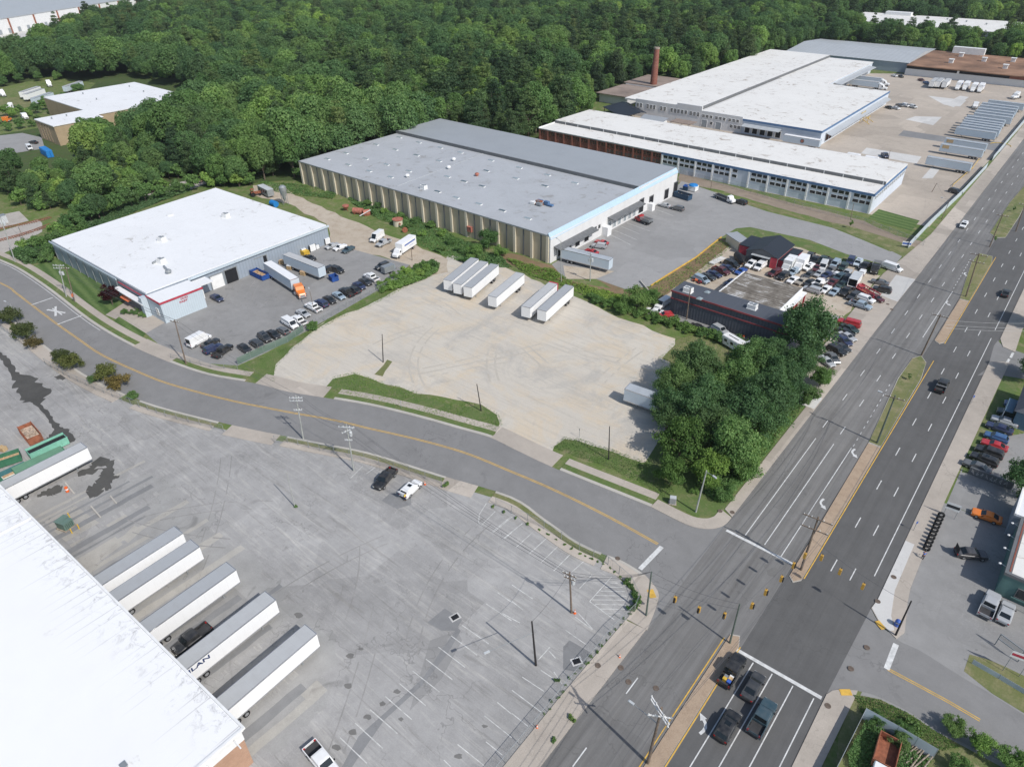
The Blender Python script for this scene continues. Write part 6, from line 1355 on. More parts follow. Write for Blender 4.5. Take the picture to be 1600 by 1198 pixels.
TN = {'thick':('understorey_tree','tree'),'broad':('broadleaf_tree','tree'),'bright':('broadleaf_tree','tree'),'pine':('pine_tree','tree'),'oak':('broadleaf_tree','tree'),'light':('broadleaf_tree','tree'),'fresh':('broadleaf_tree','tree'),'shrub':('shrub','shrub'),'oshrub':('shrub','shrub'),'rshrub':('shrub','shrub'),'purple':('purple_tree','tree'),'sapling':('sapling','tree'),'weed':('weed_clump','plant')}
_tr = random.Random(77)
def tree(kind, x, y, s, label, group=None, sz=None, var=None, z=0):
    cm, tm = TREES[kind][var if var is not None else _tr.randrange(len(TREES[kind]))]
    r = thing(TN[kind][0], label, TN[kind][1], (x, y, z), _tr.uniform(0, 6.28), group); r.scale = (s, s, sz or s)
    c = bpy.data.objects.new('crown' if TN[kind][1] == 'tree' else 'foliage', cm); link(c, r)
    t = bpy.data.objects.new('trunk' if TN[kind][1] == 'tree' else 'stem', tm); link(t, r)
    return r
def trees(kind, items, base='', k=1.0):
    """items: crown centre in the picture u, v, height of that centre, scale, label"""
    for it in items:
        u, v, zc, s, lab = it[:5]; p = G(u, v, zc); tree(kind, p.x, p.y, s * k, lab, it[5] if len(it) > 5 else None)
gB = 'big trees massed at the street corner'
trees('oak', ((1052,598,5.5,.75,'tree half covering the pale blue trailer at the gravel edge'), (1040,618,5,.6,'smaller tree over the flank of the pale blue trailer'), (1262,503,9.5,1.3,'tallest tree of the corner clump, by the parked cars, bare limbs showing'), (1203,540,6.5,.8,'dark tree at the back of the corner clump by the hedge end'), (1150,585,7,.95,'round dark tree at the upper left of the corner clump'), (1220,580,7,.95,'broad dark tree in the upper middle of the corner clump'), (1060,590,6,.85,'leftmost dark tree of the corner clump, over the pale blue trailer'), (1105,615,6.5,.95,'dense dark tree at the left middle of the corner clump'),
   (1165,640,6.5,1.0,'dense dark tree in the heart of the corner clump'), (1190,650,6,.9,'dark tree near the street edge of the corner clump'), (1235,590,6,.75,'tree leaning over the street pavement in the corner clump'), (1160,705,5,.75,'lower dark tree facing the street in the corner clump'), (1045,640,5,.7,'dark tree shading the gravel at the left of the corner clump'), (1120,665,5.5,.85,'dark tree below the middle of the corner clump'), (1245,560,6,.8,'dark tree just below the tallest tree')), k=1.05)
trees('oak', ((1090,570,6,1.0,'tall dark tree at the top left of the corner clump'), (1180,560,7,1.0,'dark tree at the top middle of the corner clump, below the hedge'), (1150,690,6,1.0,'large dark tree low in the middle of the corner clump'), (1075,640,6,.95,'large dark tree over the gravel edge of the corner clump'), (1205,615,6.5,.95,'large dark tree facing the street side of the corner clump'), (1268,545,6,.7,'dark tree between the tallest tree and the street'), (1195,615,7.5,1.05,'highest round crown in the heart of the corner clump')), k=1.1)
trees('light', ((1065,690,4.5,1.1,'light olive-green feathery tree at the lower left of the corner clump'), (1110,735,3.5,.85,'light green tree lowest in the corner clump, over the lawn'), (1050,735,3.2,.7,'small olive tree beside the white utility cabinet lawn')), k=1.25)
trees('fresh', ((1160,730,2.5,.75,'fresh green bushy tree at the corner pavement'), (1175,700,2.0,.6,'fresh green bushy tree along the street pavement'), (1215,660,1.8,.55,'fresh green bush spilling to the pavement, middle of the street side'), (1285,590,2.2,.6,'fresh green bush under the tallest tree by the pavement'), (1130,770,1.5,.45,'low green bush nearest the corner of the pavement'), (1265,620,2,.55,'fresh green bush high on the street side of the clump')), k=1.35)
trees('fresh', ((995,468,3.2,1.15,'bright round tree at the foot of the grey yard bank'), (1015,462,2.6,.8,'bright smaller tree right of the round tree at the bank foot'), (972,482,1.8,.6,'low bright bush left of the round tree at the bank foot'), (763,375,3.2,1.05,'bright leafy tree against the tan warehouse wall'), (742,392,2.4,.75,'bright bush left of the leafy tree at the tan wall'), (783,392,2.2,.7,'bright bush right of the leafy tree at the tan wall')))
trees('sapling', ((728,352,3,1.3,'slim upright sapling against the tan warehouse wall'), (515,281,3.5,1.7,'slender tree growing at the far end of the tan warehouse wall'), (1088,170,3,1.5,'slender bright tree before the old mill windows'), (451,384,2.5,.5,'little plant sprouting by the workshop dock'), (1329,350,1.5,.7,'bright young tree at the foot of the pole by the long mill'), (1585,325,1.5,.5,'small tree in the far grassed reservation'), (1556,372,1.5,.5,'small tree in the middle grassed reservation'), (1422,585,1.5,.45,'little bush in the nearest grassed reservation')))
trees('purple', ((171,462,2.8,1.0,'purple-leaved tree on the striped lawn of the workshop'),))
trees('oshrub', ((14,495,1.9,1.5,'olive shrub at the left edge by the curving road'), (36,518,1.9,1.5,'olive shrub, second along the curving road'), (110,566,1.8,1.35,'pair-forming olive shrub left of the small lamp by the road'), (94,556,1.7,1.15,'smaller olive shrub touching its pair by the road'), (165,582,1.7,1.3,'olive shrub beside the leaning lamp post by the road')))
trees('rshrub', ((50,534,1.5,1.1,'rust-tinged shrub at the end of the roadside shrub row'), (183,597,1.5,1.35,'rust-tinged shrub right of the leaning lamp post')))
trees('shrub', ((145,592,.8,.9,'green shrub left of the leaning lamp post'), (205,618,.7,.9,'low green shrub at the start of the verge'), (487,508,1.1,1.15,'round green shrub at the end of the green-screened fence'), (195,487,.6,.7,'flower bed shrub before the purple tree'), (210,487,.7,.8,'shrub in the forecourt bed'), (225,491,.7,.85,'round shrub by the office corner'), (1085,765,.8,.6,'weedy shrub on the lawn corner')))
trees('shrub', [(u, v, .8, s, 'green bush pushing through the weedy strip below the tan warehouse wall', 'bushes along the foot of the tan warehouse wall') for u, v, s in ((545,300,.9),(575,318,1.2),(592,322,1.3),(600,330,1.0),(625,338,1.3),(650,345,1.1),(672,352,1.2),(690,365,1.2),(705,378,1.3),(722,390,1.3),(530,292,.9),(560,308,1.0),(735,402,1.1),(660,365,1.0),(690,388,1.0),(640,352,.8),(580,300,1.0))])
gH = 'hedge bushes between the gravel lot and the dark workshop'
for i in range(34):
    t = i / 33; u = 925 + (1192 - 925) * t; v = 464 + (547 - 464) * t + (3 if i % 2 else -2); p = G(u, v, .9); tree('shrub', p.x, p.y, 1.0 + .25 * math.sin(i * 2.1), 'bush in the long hedge between the gravel lot and the dark workshop', gH)
gT2 = 'thicket bushes at the top of the fenced lawn'
for i, (u, v) in enumerate(((600,452),(612,446),(626,440),(640,434),(655,428),(668,422),(605,440),(620,432),(636,425),(650,418),(662,414),(676,416),(594,446))):
    p = G(u, v, .7); tree('shrub', p.x, p.y, .95 + .2 * (i % 3), 'vivid green bush in the thicket at the top of the fenced lawn', gT2)
gW = 'weeds along the corner fence'
for i in range(46):
    t = i / 45; q = [(770,792),(850,832),(905,865),(950,885),(985,915),(996,938),(985,960),(950,995),(915,1035),(880,1075),(850,1115)]; k = t * (len(q) - 1); a = q[int(min(k, len(q) - 2))]; c_ = q[int(min(k, len(q) - 2)) + 1]; ff = k - int(min(k, len(q) - 2))
    p = G(a[0] + (c_[0]-a[0])*ff, a[1] + (c_[1]-a[1])*ff); tree('weed', p.x + _tr.uniform(-.3,.3), p.y, (1.0 if i > 16 and i < 27 else .42) * _tr.uniform(.6, 1.2), 'weed clump sprouting along the near lot corner fence', gW)
trees('weed', [(u, v, .3, s, l) for u, v, s, l in ((893,1122,.8,'weed clump at the kerb of the near pavement'), (865,1155,.6,'smaller weed clump at the kerb nearer the bottom edge'), (870,1062,.6,'weed clump inside the near lot fence corner'), (462,790,.6,'dry weeds around the thin white lamp post'), (697,758,1.0,'weeds at the fence end by the white hatchback'), (1428,1142,1.8,'spiky plant standing alone on the verge lower right'))])
trees('fresh', ((1490,1135,1.2,.45,'big bush tumbling onto the street lower right'), (1530,1162,1.2,.48,'bush lower right, nearest the street edge'), (1580,1192,1.2,.55,'bush cut by the bottom right corner'), (1412,1140,1.2,.4,'bush by the metal fence lower right'), (1405,1160,1.2,.4,'bush crowding the rusty tipper body'), (1370,1125,1.0,.35,'low bush inside the metal fence corner'), (1500,1197,1.2,.42,'bush at the bottom edge right of the log pile')))
trees('oak', ((1612,738,6,.85,'leafy tree leaning in at the right edge above the white block'), (1632,560,6,.8,'tree behind the blue house at the right edge'), (1640,480,6,.9,'tree at the right edge beyond the side street')))
gL = 'undergrowth between the railway and the workshop'
for i, (u, v, s) in enumerate(((40,385,1.4),(60,382,1.5),(85,375,1.5),(75,395,1.5),(100,368,1.6),(55,398,1.3),(30,395,1.2),(120,360,1.5),(90,392,1.3),(70,405,1.2),(110,380,1.3))):
    p = G(u, v, 1); tree('shrub', p.x, p.y, s * 1.3, 'rank green bush between the railway and the white-roofed workshop', gL)

# ---- rank ground cover, leaf by leaf
def cover(label, poly, n, hmax, mat, leaf=.26, seed=1, z=.02):
    rd = random.Random(seed); x0, x1 = min(p[0] for p in poly), max(p[0] for p in poly); y0, y1 = min(p[1] for p in poly), max(p[1] for p in poly); v = []; f = []; k = 0
    hills = [(rd.uniform(x0, x1), rd.uniform(y0, y1), rd.uniform(1.5, 4), rd.uniform(.3, 1)) for _ in range(60)]
    while len(f) < n and k < n * 12:
        k += 1; x, y = rd.uniform(x0, x1), rd.uniform(y0, y1)
        if not inside((x, y), poly): continue
        h = max(c * max(0, 1 - math.hypot(x - a, y - b) / r) for a, b, r, c in hills)
        if rd.random() > .25 + h * 1.6: continue
        q = Vector((x, y, z + .12 + hmax * h * rd.uniform(.4, 1.1))); nrm = Vector((rd.gauss(0, .5), rd.gauss(0, .5), 1)).normalized(); a = nrm.orthogonal().normalized(); a = Matrix.Rotation(rd.uniform(0, 6.28), 3, nrm) @ a; b = nrm.cross(a); s1 = leaf * rd.uniform(.6, 1.4); m0 = len(v)
        v += [tuple(q - a*s1), tuple(q - b*s1*.7), tuple(q + a*s1), tuple(q + b*s1*.8)]; f.append((m0, m0+1, m0+2, m0+3))
    me = bpy.data.meshes.new('ground_cover'); me.from_pydata(v, [], f); me.materials.append(MATS[mat]); tag(link(bpy.data.objects.new('ground_cover', me)), label, 'undergrowth', kind='stuff')
def inside(p, poly):
    x, y = p; r = False; n = len(poly)
    for i in range(n):
        a, b = poly[i], poly[i-1]
        if (a[1] > y) != (b[1] > y) and x < (b[0]-a[0])*(y-a[1])/(b[1]-a[1])+a[0]: r = not r
    return r
cover('rank green weeds filling the strip below the tan warehouse wall', P((520,284),(560,300),(640,335),(720,375),(790,408),(800,418),(740,418),(700,402),(655,384),(640,362),(590,342),(550,318)), 21000, 1.7, 'leaf_bright', .24, 1)
cover('vivid green thicket at the top of the fenced workshop lawn', P((592,456),(640,424),(688,416),(684,428),(650,444),(610,456)), 7000, 1.8, 'leaf_bright', .2, 2)
cover('tangled green growth between the railway and the workshop', P((22,402),(40,414),(75,410),(110,372),(250,316),(300,298),(290,288),(140,345),(70,372),(40,388)), 16000, 2.4, 'leaf_green', .32, 3)
cover('green scrub spilling from the corner trees towards the pavement', [(-35,94),(-29.6,92.5),(-28.2,96),(-28.2,132),(-34,138),(-36,120)], 9000, 2.2, 'leaf_bright', .2, 4)
cover('weeds and brambles inside the metal fence lower right', P((1352,1128),(1400,1155),(1452,1190),(1440,1215),(1330,1215),(1322,1180)), 5000, .9, 'leaf_bright', .13, 5)
cover('scrub on the bank between the gravel lot and the grey yard', P((790,405),(862,422),(905,446),(975,462),(985,476),(930,470),(880,448),(820,428)), 5000, 1.0, 'leaf_olive', .2, 6)
cover('sparse dry scrub on the earth bank above the scrap yard', P((985,470),(1010,450),(1040,436),(1087,407),(1125,375),(1145,385),(1110,418),(1060,448),(1015,476)), 1800, .7, 'leaf_olive', .16, 8)
for lb, pg, sd in (('grass tufts fringing the island by the gravel lot', P((508,608),(518,589),(555,582),(600,597),(650,612),(712,633),(752,629),(780,648),(786,664),(772,673)), 11), ('grass tufts on the lawn strip at the gravel lot exit', P((862,700),(882,683),(905,686),(960,704),(1015,724),(1055,770),(1040,779),(960,735)), 12), ('grass tufts between the car park fence and the gravel lot', P((372,574),(412,552),(480,516),(560,473),(640,428),(690,420),(614,461),(577,480),(527,500),(489,522),(457,548),(433,572),(429,597),(390,592)), 13), ('dry tufts at the grass end of the gravel lot', P((1026,562),(1045,542),(1060,526),(1105,520),(1195,545),(1180,580),(1085,596)), 14), ('tufts on the verge of the cross street', P((1333,1086),(1375,1094),(1425,1118),(1460,1142),(1500,1168),(1455,1180),(1396,1148),(1346,1118)), 15)):
    cover(lb, pg, 3200, .22, 'leaf_olive', .085, sd, .03)
cover('low scrub along the edge of the wood behind the workshop', P((400,284),(480,290),(530,300),(520,312),(470,306),(430,300)), 3500, .8, 'leaf_bright', .22, 7)
trees('thick', [(u, v, 2, s, 'bushy tree growing among the derelict trucks left of the tan block', 'bushy trees among the derelict trucks') for u, v, s in ((55,172,1.0),(70,166,1.1),(82,172,.9),(95,168,.8),(30,170,.8),(22,178,1.0),(8,176,1.0),(58,186,.8),(30,195,.9),(12,198,.9),(48,192,.7),(70,160,.9),(118,140,.9),(126,136,.8),(90,120,1.1),(60,122,1.0),(30,125,1.1),(5,130,1.0),(100,150,.7),(44,176,.8))])
trees('thick', [(u, v, 2, s, 'bushy tree crowding the back wall of the white-roofed workshop', 'bushy trees behind the workshop') for u, v, s in ((88,362,1.0),(104,352,1.1),(122,347,1.0),(140,338,1.2),(160,330,1.1),(182,322,1.2),(204,314,1.1),(226,306,1.2),(250,302,.9),(275,296,.9),(300,289,1.1),(325,284,1.1),(350,284,1.2),(372,284,1.0),(150,322,1.0),(195,305,1.1),(120,335,.9),(236,294,.8),(390,282,1.0))])
# ---- the wood: sites on a jittered grid, kept clear of buildings, yards and rails
W1 = P((-30,300),(110,318),(130,352),(250,310),(300,292),(380,292),(400,286),(430,283),(470,282))+[(-238,162),(-240,240),(-205,242),(-202,300),(-226,342),(-226,402),(-201,404),(-201,524),(-194,604),(-100,604),(-20,596),(-20,680),(-210,682),(-212,762),(-15,764),(-15,1000),(-300,1300),(-1000,1300),(-1300,900),(-1000,560)]+P((210,30),(60,60),(-40,75))
W2 = P((-40,300),(80,245),(160,240),(310,270),(290,288),(110,330),(40,334),(-40,340))
HOLES = [P((-80,150),(70,122),(140,128),(200,118),(312,146),(325,185),(240,215),(165,238),(118,255),(100,275),(-80,285)), P((-60,342),(50,336),(75,349),(290,283),(330,280),(310,296),(100,352),(60,375),(-60,400)), [(-445,138),(-372,115),(-366,150),(-374,196),(-445,196)], [(-215,678),(-10,678),(-10,764),(-215,764)], [(-1500,-100),(-640,-100),(-745,250),(-880,520),(-1500,900)]]
HOLES.append([(-905,-60),(-640,-60),(-650,210),(-760,300)])
rf = random.Random(5); SITES = []
y = 80
while y < 1180:
    x = -1150
    while x < 0:
        px, py = x + rf.uniform(-2.6, 2.6), y + rf.uniform(-2.6, 2.6)
        d = math.hypot(px, py)
        if (inside((px, py), W1) or inside((px, py), W2)) and not any(inside((px, py), h) for h in HOLES):
            u, v = PX((px, py, 12))
            if -120 < u < 1720 and -90 < v < 500:
                c = math.sin(px * .021 + 1.3) + math.sin(py * .027) + .6 * math.sin((px + py) * .05)
                k = rf.random(); kind = 'pine' if (k < .14 + .2 * (c > .5) + .3 * (px > -330 and py > 240 and py < 560)) else ('bright' if k > .74 - .12 * (c < -.3) else 'broad')
                SITES.append((d, px, py, kind, (rf.uniform(.55, 1.05) if rf.random() < .6 else rf.uniform(1.0, 1.55)) * (.6 if inside((px, py), W2) else .82 if px > -222 and 596 < py < 690 else 1)))
                for _ in range(2 if inside((px, py), W2) else int(d < 400 and rf.random() < .6)): SITES.append((d, px + rf.uniform(-4, 4), py + rf.uniform(-4, 4), 'thick', rf.uniform(.7, 1.3)))
        x += 7.6
    y += 7.6
SITES.sort()
gWood = 'trees of the wood behind the warehouses'
WL = {'thick': 'low bushy tree filling the understorey of the wood behind the workshop', 'broad': 'dark broadleaf tree in the dense wood behind the warehouses', 'bright': 'light yellow-green broadleaf tree in the dense wood behind the warehouses', 'pine': 'dusky pine in the dense wood behind the warehouses'}
sheet('forest_floor', W1, .006, 'forest_floor')
for d, x, y, k, s in SITES[:300]: tree(k, x, y, s, WL[k], gWood, s * rf.uniform(.85, 1.15))
# everything beyond those reads as one mass
far = SITES[300:]
me = bpy.data.meshes.new('wood'); me.from_pydata([(x, y, 0) for _, x, y, _, _ in far], [], [])
KI = {'thick': (3, 4), 'broad': (0, 1, 2), 'bright': (3, 4), 'pine': (5, 6, 7)}; allm = TREES['broad'] + TREES['bright'] + TREES['pine']
for nm, ty, val in (('kind', 'INT', [rf.choice(KI[q[3]]) for q in far]), ('size', 'FLOAT', [q[4] for q in far]), ('turn', 'FLOAT', [rf.uniform(0, 6.28) for _ in far])):
    a = me.attributes.new(nm, ty, 'POINT'); a.data.foreach_set('value', val)
wood = bpy.data.objects.new('wood', me); link(wood); tag(wood, 'far part of the broadleaf and pine wood, reading as one green mass', 'wood', kind='stuff')
ng = bpy.data.node_groups.new('wood', 'GeometryNodeTree'); ng.interface.new_socket('Geometry', in_out='INPUT', socket_type='NodeSocketGeometry'); ng.interface.new_socket('Geometry', in_out='OUTPUT', socket_type='NodeSocketGeometry')
gi, go = ng.nodes.new('NodeGroupInput'), ng.nodes.new('NodeGroupOutput'); jn = ng.nodes.new('GeometryNodeJoinGeometry')
def attr(nm, ty):
    q = ng.nodes.new('GeometryNodeInputNamedAttribute'); q.data_type = ty; q.inputs['Name'].default_value = nm; return q.outputs['Attribute']
ka, sa, ta = attr('kind', 'INT'), attr('size', 'FLOAT'), attr('turn', 'FLOAT')
cx = ng.nodes.new('ShaderNodeCombineXYZ'); ng.links.new(ta, cx.inputs[2])
crowns = {}
for o in C.objects:
    if o.name.split('.')[0] == 'crown' and o.data not in crowns: crowns[o.data] = o
for i, (cm, tm) in enumerate(allm):
    if cm not in crowns: continue
    cmp = ng.nodes.new('FunctionNodeCompare'); cmp.data_type = 'INT'; cmp.operation = 'EQUAL'; ng.links.new(ka, cmp.inputs[2]); cmp.inputs[3].default_value = i
    oi = ng.nodes.new('GeometryNodeObjectInfo'); oi.inputs[0].default_value = crowns[cm]; oi.inputs[1].default_value = True; oi.transform_space = 'ORIGINAL'
    ip_ = ng.nodes.new('GeometryNodeInstanceOnPoints'); ng.links.new(gi.outputs[0], ip_.inputs['Points']); ng.links.new(cmp.outputs[0], ip_.inputs['Selection']); ng.links.new(oi.outputs['Geometry'], ip_.inputs['Instance']); ng.links.new(cx.outputs[0], ip_.inputs['Rotation']); ng.links.new(sa, ip_.inputs['Scale']); ng.links.new(ip_.outputs[0], jn.inputs[0])
ng.links.new(jn.outputs[0], go.inputs[0])
wood.modifiers.new('wood', 'NODES').node_group = ng
print('sites', len(SITES))
# ================================================================ poles, lamps, signals, wires
plain('pole_wood', (.17,.13,.1), .9, .3, 2); plain('pole_grey', (.34,.35,.33), .8, .15, 2); plain('pole_green', (.1,.13,.11), .6, .2, 2); plain('pole_black', (.03,.028,.028), .8, .2)
plain('wire_grey', (.1,.1,.105), .5, .1); plain('wire_pale', (.5,.5,.5), .4, .1); plain('signal_yellow', (.55,.32,.06), .5, .1); plain('ceramic', (.7,.7,.68), .3, .05); plain('transformer', (.48,.5,.51), .5, .1)
ENDS = {}
def pole(key, base, top, mat, label, cat='utility pole', name='utility_pole', r=.17, arms=(), lamp=None, trans=0, armmat=None):
    """arms: (metres below the top, length, turn)"""
    p = G(*base); hgt = TOPH(base, top); q = G(top[0], top[1], hgt)
    t = thing(name, label, cat, (p.x, p.y, 0)); lean = Vector((q.x - p.x, q.y - p.y, hgt))
    b = MB(); b.tube((0,0,-.1), lean, r, r*.62, 10); b.build('shaft', MATS[mat], t)
    for dn, L, a in arms:
        c = lean * ((hgt - dn) / hgt); d = Vector((math.cos(a), math.sin(a), 0)); b = MB(); o = d.cross(Vector((0,0,1))) * (r * .9)
        b.bar(c - d*L/2 + o, c + d*L/2 + o, .12, .14); a_ = b.build('crossarm', MATS[armmat or ('pole_wood' if mat != 'pole_grey' else 'transformer')], t)
        b = MB()
        for f in (-.46, -.2, .2, .46): b.lathe([(.05,.07),(.08,.14),(.05,.2),(.07,.27),(.03,.33)], c + d*L*f + o, 8)
        b.build('insulator', MATS['ceramic'], t); ENDS.setdefault(key, []).extend([Vector((p.x, p.y, 0)) + c + d*L*f + o + Vector((0,0,.33)) for f in (-.46, .46)])
    for i in range(trans):
        c = lean * ((hgt - 2.3) / hgt); a = 2.0 * i + 1; b = MB(); b.lathe([(.28,-.5),(.3,-.45),(.3,.4),(.2,.5),(.06,.52),(.06,.75)], c + Vector((math.cos(a)*.5, math.sin(a)*.5, 0)), 12); b.build('transformer', MATS['transformer'], t)
    if lamp:
        dn, L, a = lamp; c = lean * ((hgt - dn) / hgt); d = Vector((math.cos(a), math.sin(a), 0)); e = c + d * L + Vector((0,0,.35))
        b = MB(); b.tube(c, e, .05, .04, 6); b.build('lamp_arm', MATS['steel_grey'], t)
        b = MB(); b.bar(e - d*.1, e + d*.7, .3, .16); b.bar(e + d*.1 - Vector((0,0,.1)), e + d*.6 - Vector((0,0,.1)), .22, .06); b.build('lamp_head', MATS['transformer'], t)
    ENDS.setdefault(key, []).insert(0, Vector((q.x, q.y, hgt)))
    return t
PL = P  # readability
ang2 = lambda b, t, z=9.5: HEAD(*b, *t, z)
pole('a', (474,686), (462,617.5), 'pole_grey', 'grey utility pole with three crossarms at the west end of the near fence', arms=((.5,2.6,R(40)),(1.2,2.6,R(40)),(3.4,1.6,R(40))))
pole('b', (553,735.5), (541,662.5), 'pole_grey', 'utility pole with white insulators inside the near fence, left of the black pickup', arms=((.6,3.0,R(35)),(1.4,2.4,R(80)),(3.6,1.4,R(35))), trans=1)
pole('c', (461,792), (447.5,737.5), 'pole_grey', 'thin leaning pole in a tuft of weeds in the big near lot', 'lamp post', 'lamp_post', .1)
pole('d', (837.5,1039), (831,970.5), 'pole_black', 'dark brown pole with long lamp arm over the parking bays', lamp=(2.4, 6.6, R(-113)))
pole('e', (893,957), (890,893), 'pole_wood', 'wooden pole by the hatched bay at the lot corner', arms=((.5,2.2,R(10)),(1.3,1.8,R(10))), trans=1)
pole('f', (1009.5,961.7), (1018,893), 'pole_green', 'green steel signal pole on the corner pavement of the near lot', 'signal pole', 'signal_pole', .16)
pole('g', (1140,1005), (1156,943), 'pole_green', 'green signal pole at the tip of the near reservation', 'signal pole', 'signal_pole', .15)
pole('h', (1251,891), (1279,807), 'pole_wood', 'tall pole with two long crossarms on the brick reservation at the junction', arms=((.4,4.4,R(5)),(2.6,4.0,R(5))), r=.2)
b_ = pole('i', (1012,1192), (1034,1105), 'pole_wood', 'big pole with broad white crossarms, nearest the bottom edge on the reservation', arms=((.3,3.8,R(-28)),(.9,3.8,R(-28)),(1.5,2.8,R(30))), r=.22, armmat='trim_white', lamp=(3.4, 3.4, R(178)))
pole('j', (1399,992.5), (1424,938.5), 'pole_black', 'black pole on the pavement corner beside the blue bin', r=.15)
pole('k', (1087,800), (1104,735), 'pole_grey', 'grey lamp pole on the grassy corner by the utility cabinet', lamp=(.3, 1.6, R(-20)))
pole('l', (951,718), (952.5,666), 'pole_black', 'bare dark pole on the lawn strip at the gravel lot exit', r=.13)
pole('m', (752,642), (745,600), 'pole_black', 'bare dark pole at the tip of the grass island', r=.13)
pole('n', (598.7,566), (597,522), 'pole_black', 'bare dark pole in the middle of the gravel lot', r=.13)
pole('o', (291,569), (272.5,499), 'pole_wood', 'leaning wooden pole with crossarm at the mouth of the workshop car park', arms=((.5,2.6,R(20)),))
pole('p', (117,472), (102.5,417), 'pole_wood', 'brown wooden pole beside the orange round sign on the verge', arms=((.4,2.2,R(30)),))
pole('q', (104,464), (92,415), 'pole_grey', 'pale pole carrying white transformers and double crossarms by the striped lawn', arms=((-.1,3.2,R(35)),(.7,3.2,R(35))), trans=2)
pole('r', (24,410), (0,338), 'pole_grey', 'grey pole by the railway crossing at the left edge', trans=1)
pole('s', (491,486), (484,455), 'pole_wood', 'lamp post between parked cars in the workshop car park', 'lamp post', 'lamp_post', .09, lamp=(.2,1.4,R(150)))
pole('t', (644,407), (642.5,389), 'pole_wood', 'short wooden post beside the white box truck', 'post', 'post', .12)
pole('u', (877,440), (876,377), 'pole_grey', 'twin-lamp pole at the corner of the grey yard', 'lamp post', 'lamp_post', .11, lamp=(.1,1.6,R(160)))
pole('v', (922,439), (923,395), 'pole_grey', 'pole with white transformers at the foot of the grey yard', trans=2, arms=((.4,1.4,R(0)),))
pole('w', (1072.5,499), (1079,450), 'pole_wood', 'pole against the dark red-striped workshop wall')
pole('x', (1110.6,297), (1113,274), 'pole_wood', 'thin pole in the cinder strip before the long mill', r=.1)
pole('y', (1329,343), (1334,318), 'pole_wood', 'thin pole beside the bright young tree before the long mill', r=.1)
pole('z', (1471,343), (1484,312.5), 'pole_wood', 'lamp pole with short arm beside the street fence of the mill yard', lamp=(.2,2.2,R(170)), r=.12)
pole('A', (1509,464), (1530,396), 'pole_wood', 'pole with crossarms on the middle brick reservation', arms=((.4,4.2,R(5)),(2.4,3.6,R(5))), r=.2)
pole('B', (1439,556), (1470,491), 'pole_wood', 'dark leaning pole at the far nose of the grassed reservation', arms=((.4,3.4,R(5)),), r=.2)
pole('C', (1370,692.5), (1399,617.5), 'pole_green', 'pole with lamp arms on the near grassed reservation', arms=((.5,3.6,R(5)),), lamp=(.8,2.4,R(175)), r=.2)
pole('D', (1546,386), (1567,335), 'pole_wood', 'pole on the grass of the second reservation', arms=((.4,3.2,R(5)),), r=.18)
pole('E', (1388,249), (1391,235), 'pole_wood', 'lamp pole behind the long mill', r=.1)
pole('F', (26,500), (16,475), 'pole_grey', 'short lamp post among the shrubs at the left edge', 'lamp post', 'lamp_post', .09, lamp=(.1,2.0,R(190)))
pole('G', (172,584), (165,564), 'pole_grey', 'leaning lamp post between two shrubs by the road', 'lamp post', 'lamp_post', .09)
pole('H', (1587,362), (1602,318), 'pole_wood', 'pole on the farthest visible reservation', arms=((.4,3.2,R(5)),), r=.18)
pole('I', (1456,300), (1464,286), 'pole_wood', 'pole by the yellow gate of the mill yard', r=.12)

def wire(a, b, sag, label, mat='wire_grey', r=.022, name='power_line'):
    n = 10; m = MB(); pts = [a.lerp(b, i / n) - Vector((0, 0, 4 * sag * (i / n) * (1 - i / n))) for i in range(n + 1)]
    m.path(pts, r, 4); return tag(m.build(name, MATS[mat]), label, 'wire', 'overhead wires')
for ks, lab in ((('r','q'), 'wire from the crossing pole to the transformer pole'), (('q','o'), 'wire from the transformer pole to the car park pole'), (('o','a'), 'wire over the curving road from the car park pole'), (('a','b'), 'wire between the two insulator poles of the near fence'), (('b','e'), 'long wire over the near lot to the wooden corner pole'), (('e','f'), 'short wire from the wooden corner pole to the signal pole'), (('i','h'), 'wire along the reservation over the junction'), (('h','C'), 'wire along the near reservation'), (('C','B'), 'wire above the grassed reservation'), (('B','A'), 'wire between the reservation poles mid avenue'), (('A','D'), 'wire along the second reservation'), (('D','H'), 'wire along the far reservation')):
    A_, B2 = ENDS[ks[0]], ENDS[ks[1]]; pa = A_[1:] or A_; pb = B2[1:] or B2
    for i in range(min(len(pa), 4)):
        wire(pa[i], pb[i % len(pb)], 1.0, lab, group if False else 'wire_grey')
for x in (('d','e'),('g','f'),('u','v'),('z','I'),('x','y'),('p','q')): wire(ENDS[x[0]][0], ENDS[x[1]][0], .8, 'thin service wire between neighbouring poles')
for dx in (-1.4, -.5, .5, 1.4): wire(ENDS['i'][0] + Vector((dx, 0, -.2)), Vector((-15.4 + dx, -8, 11)), 1.0, 'wire running off the bottom edge from the big near pole')
for v, dz in ((500,0),(507,.6),(512,-.4)): wire(G(1478,v,9), G(1640,v+4,9), .5, 'pale wire crossing the avenue above the side street', 'wire_pale', .025)
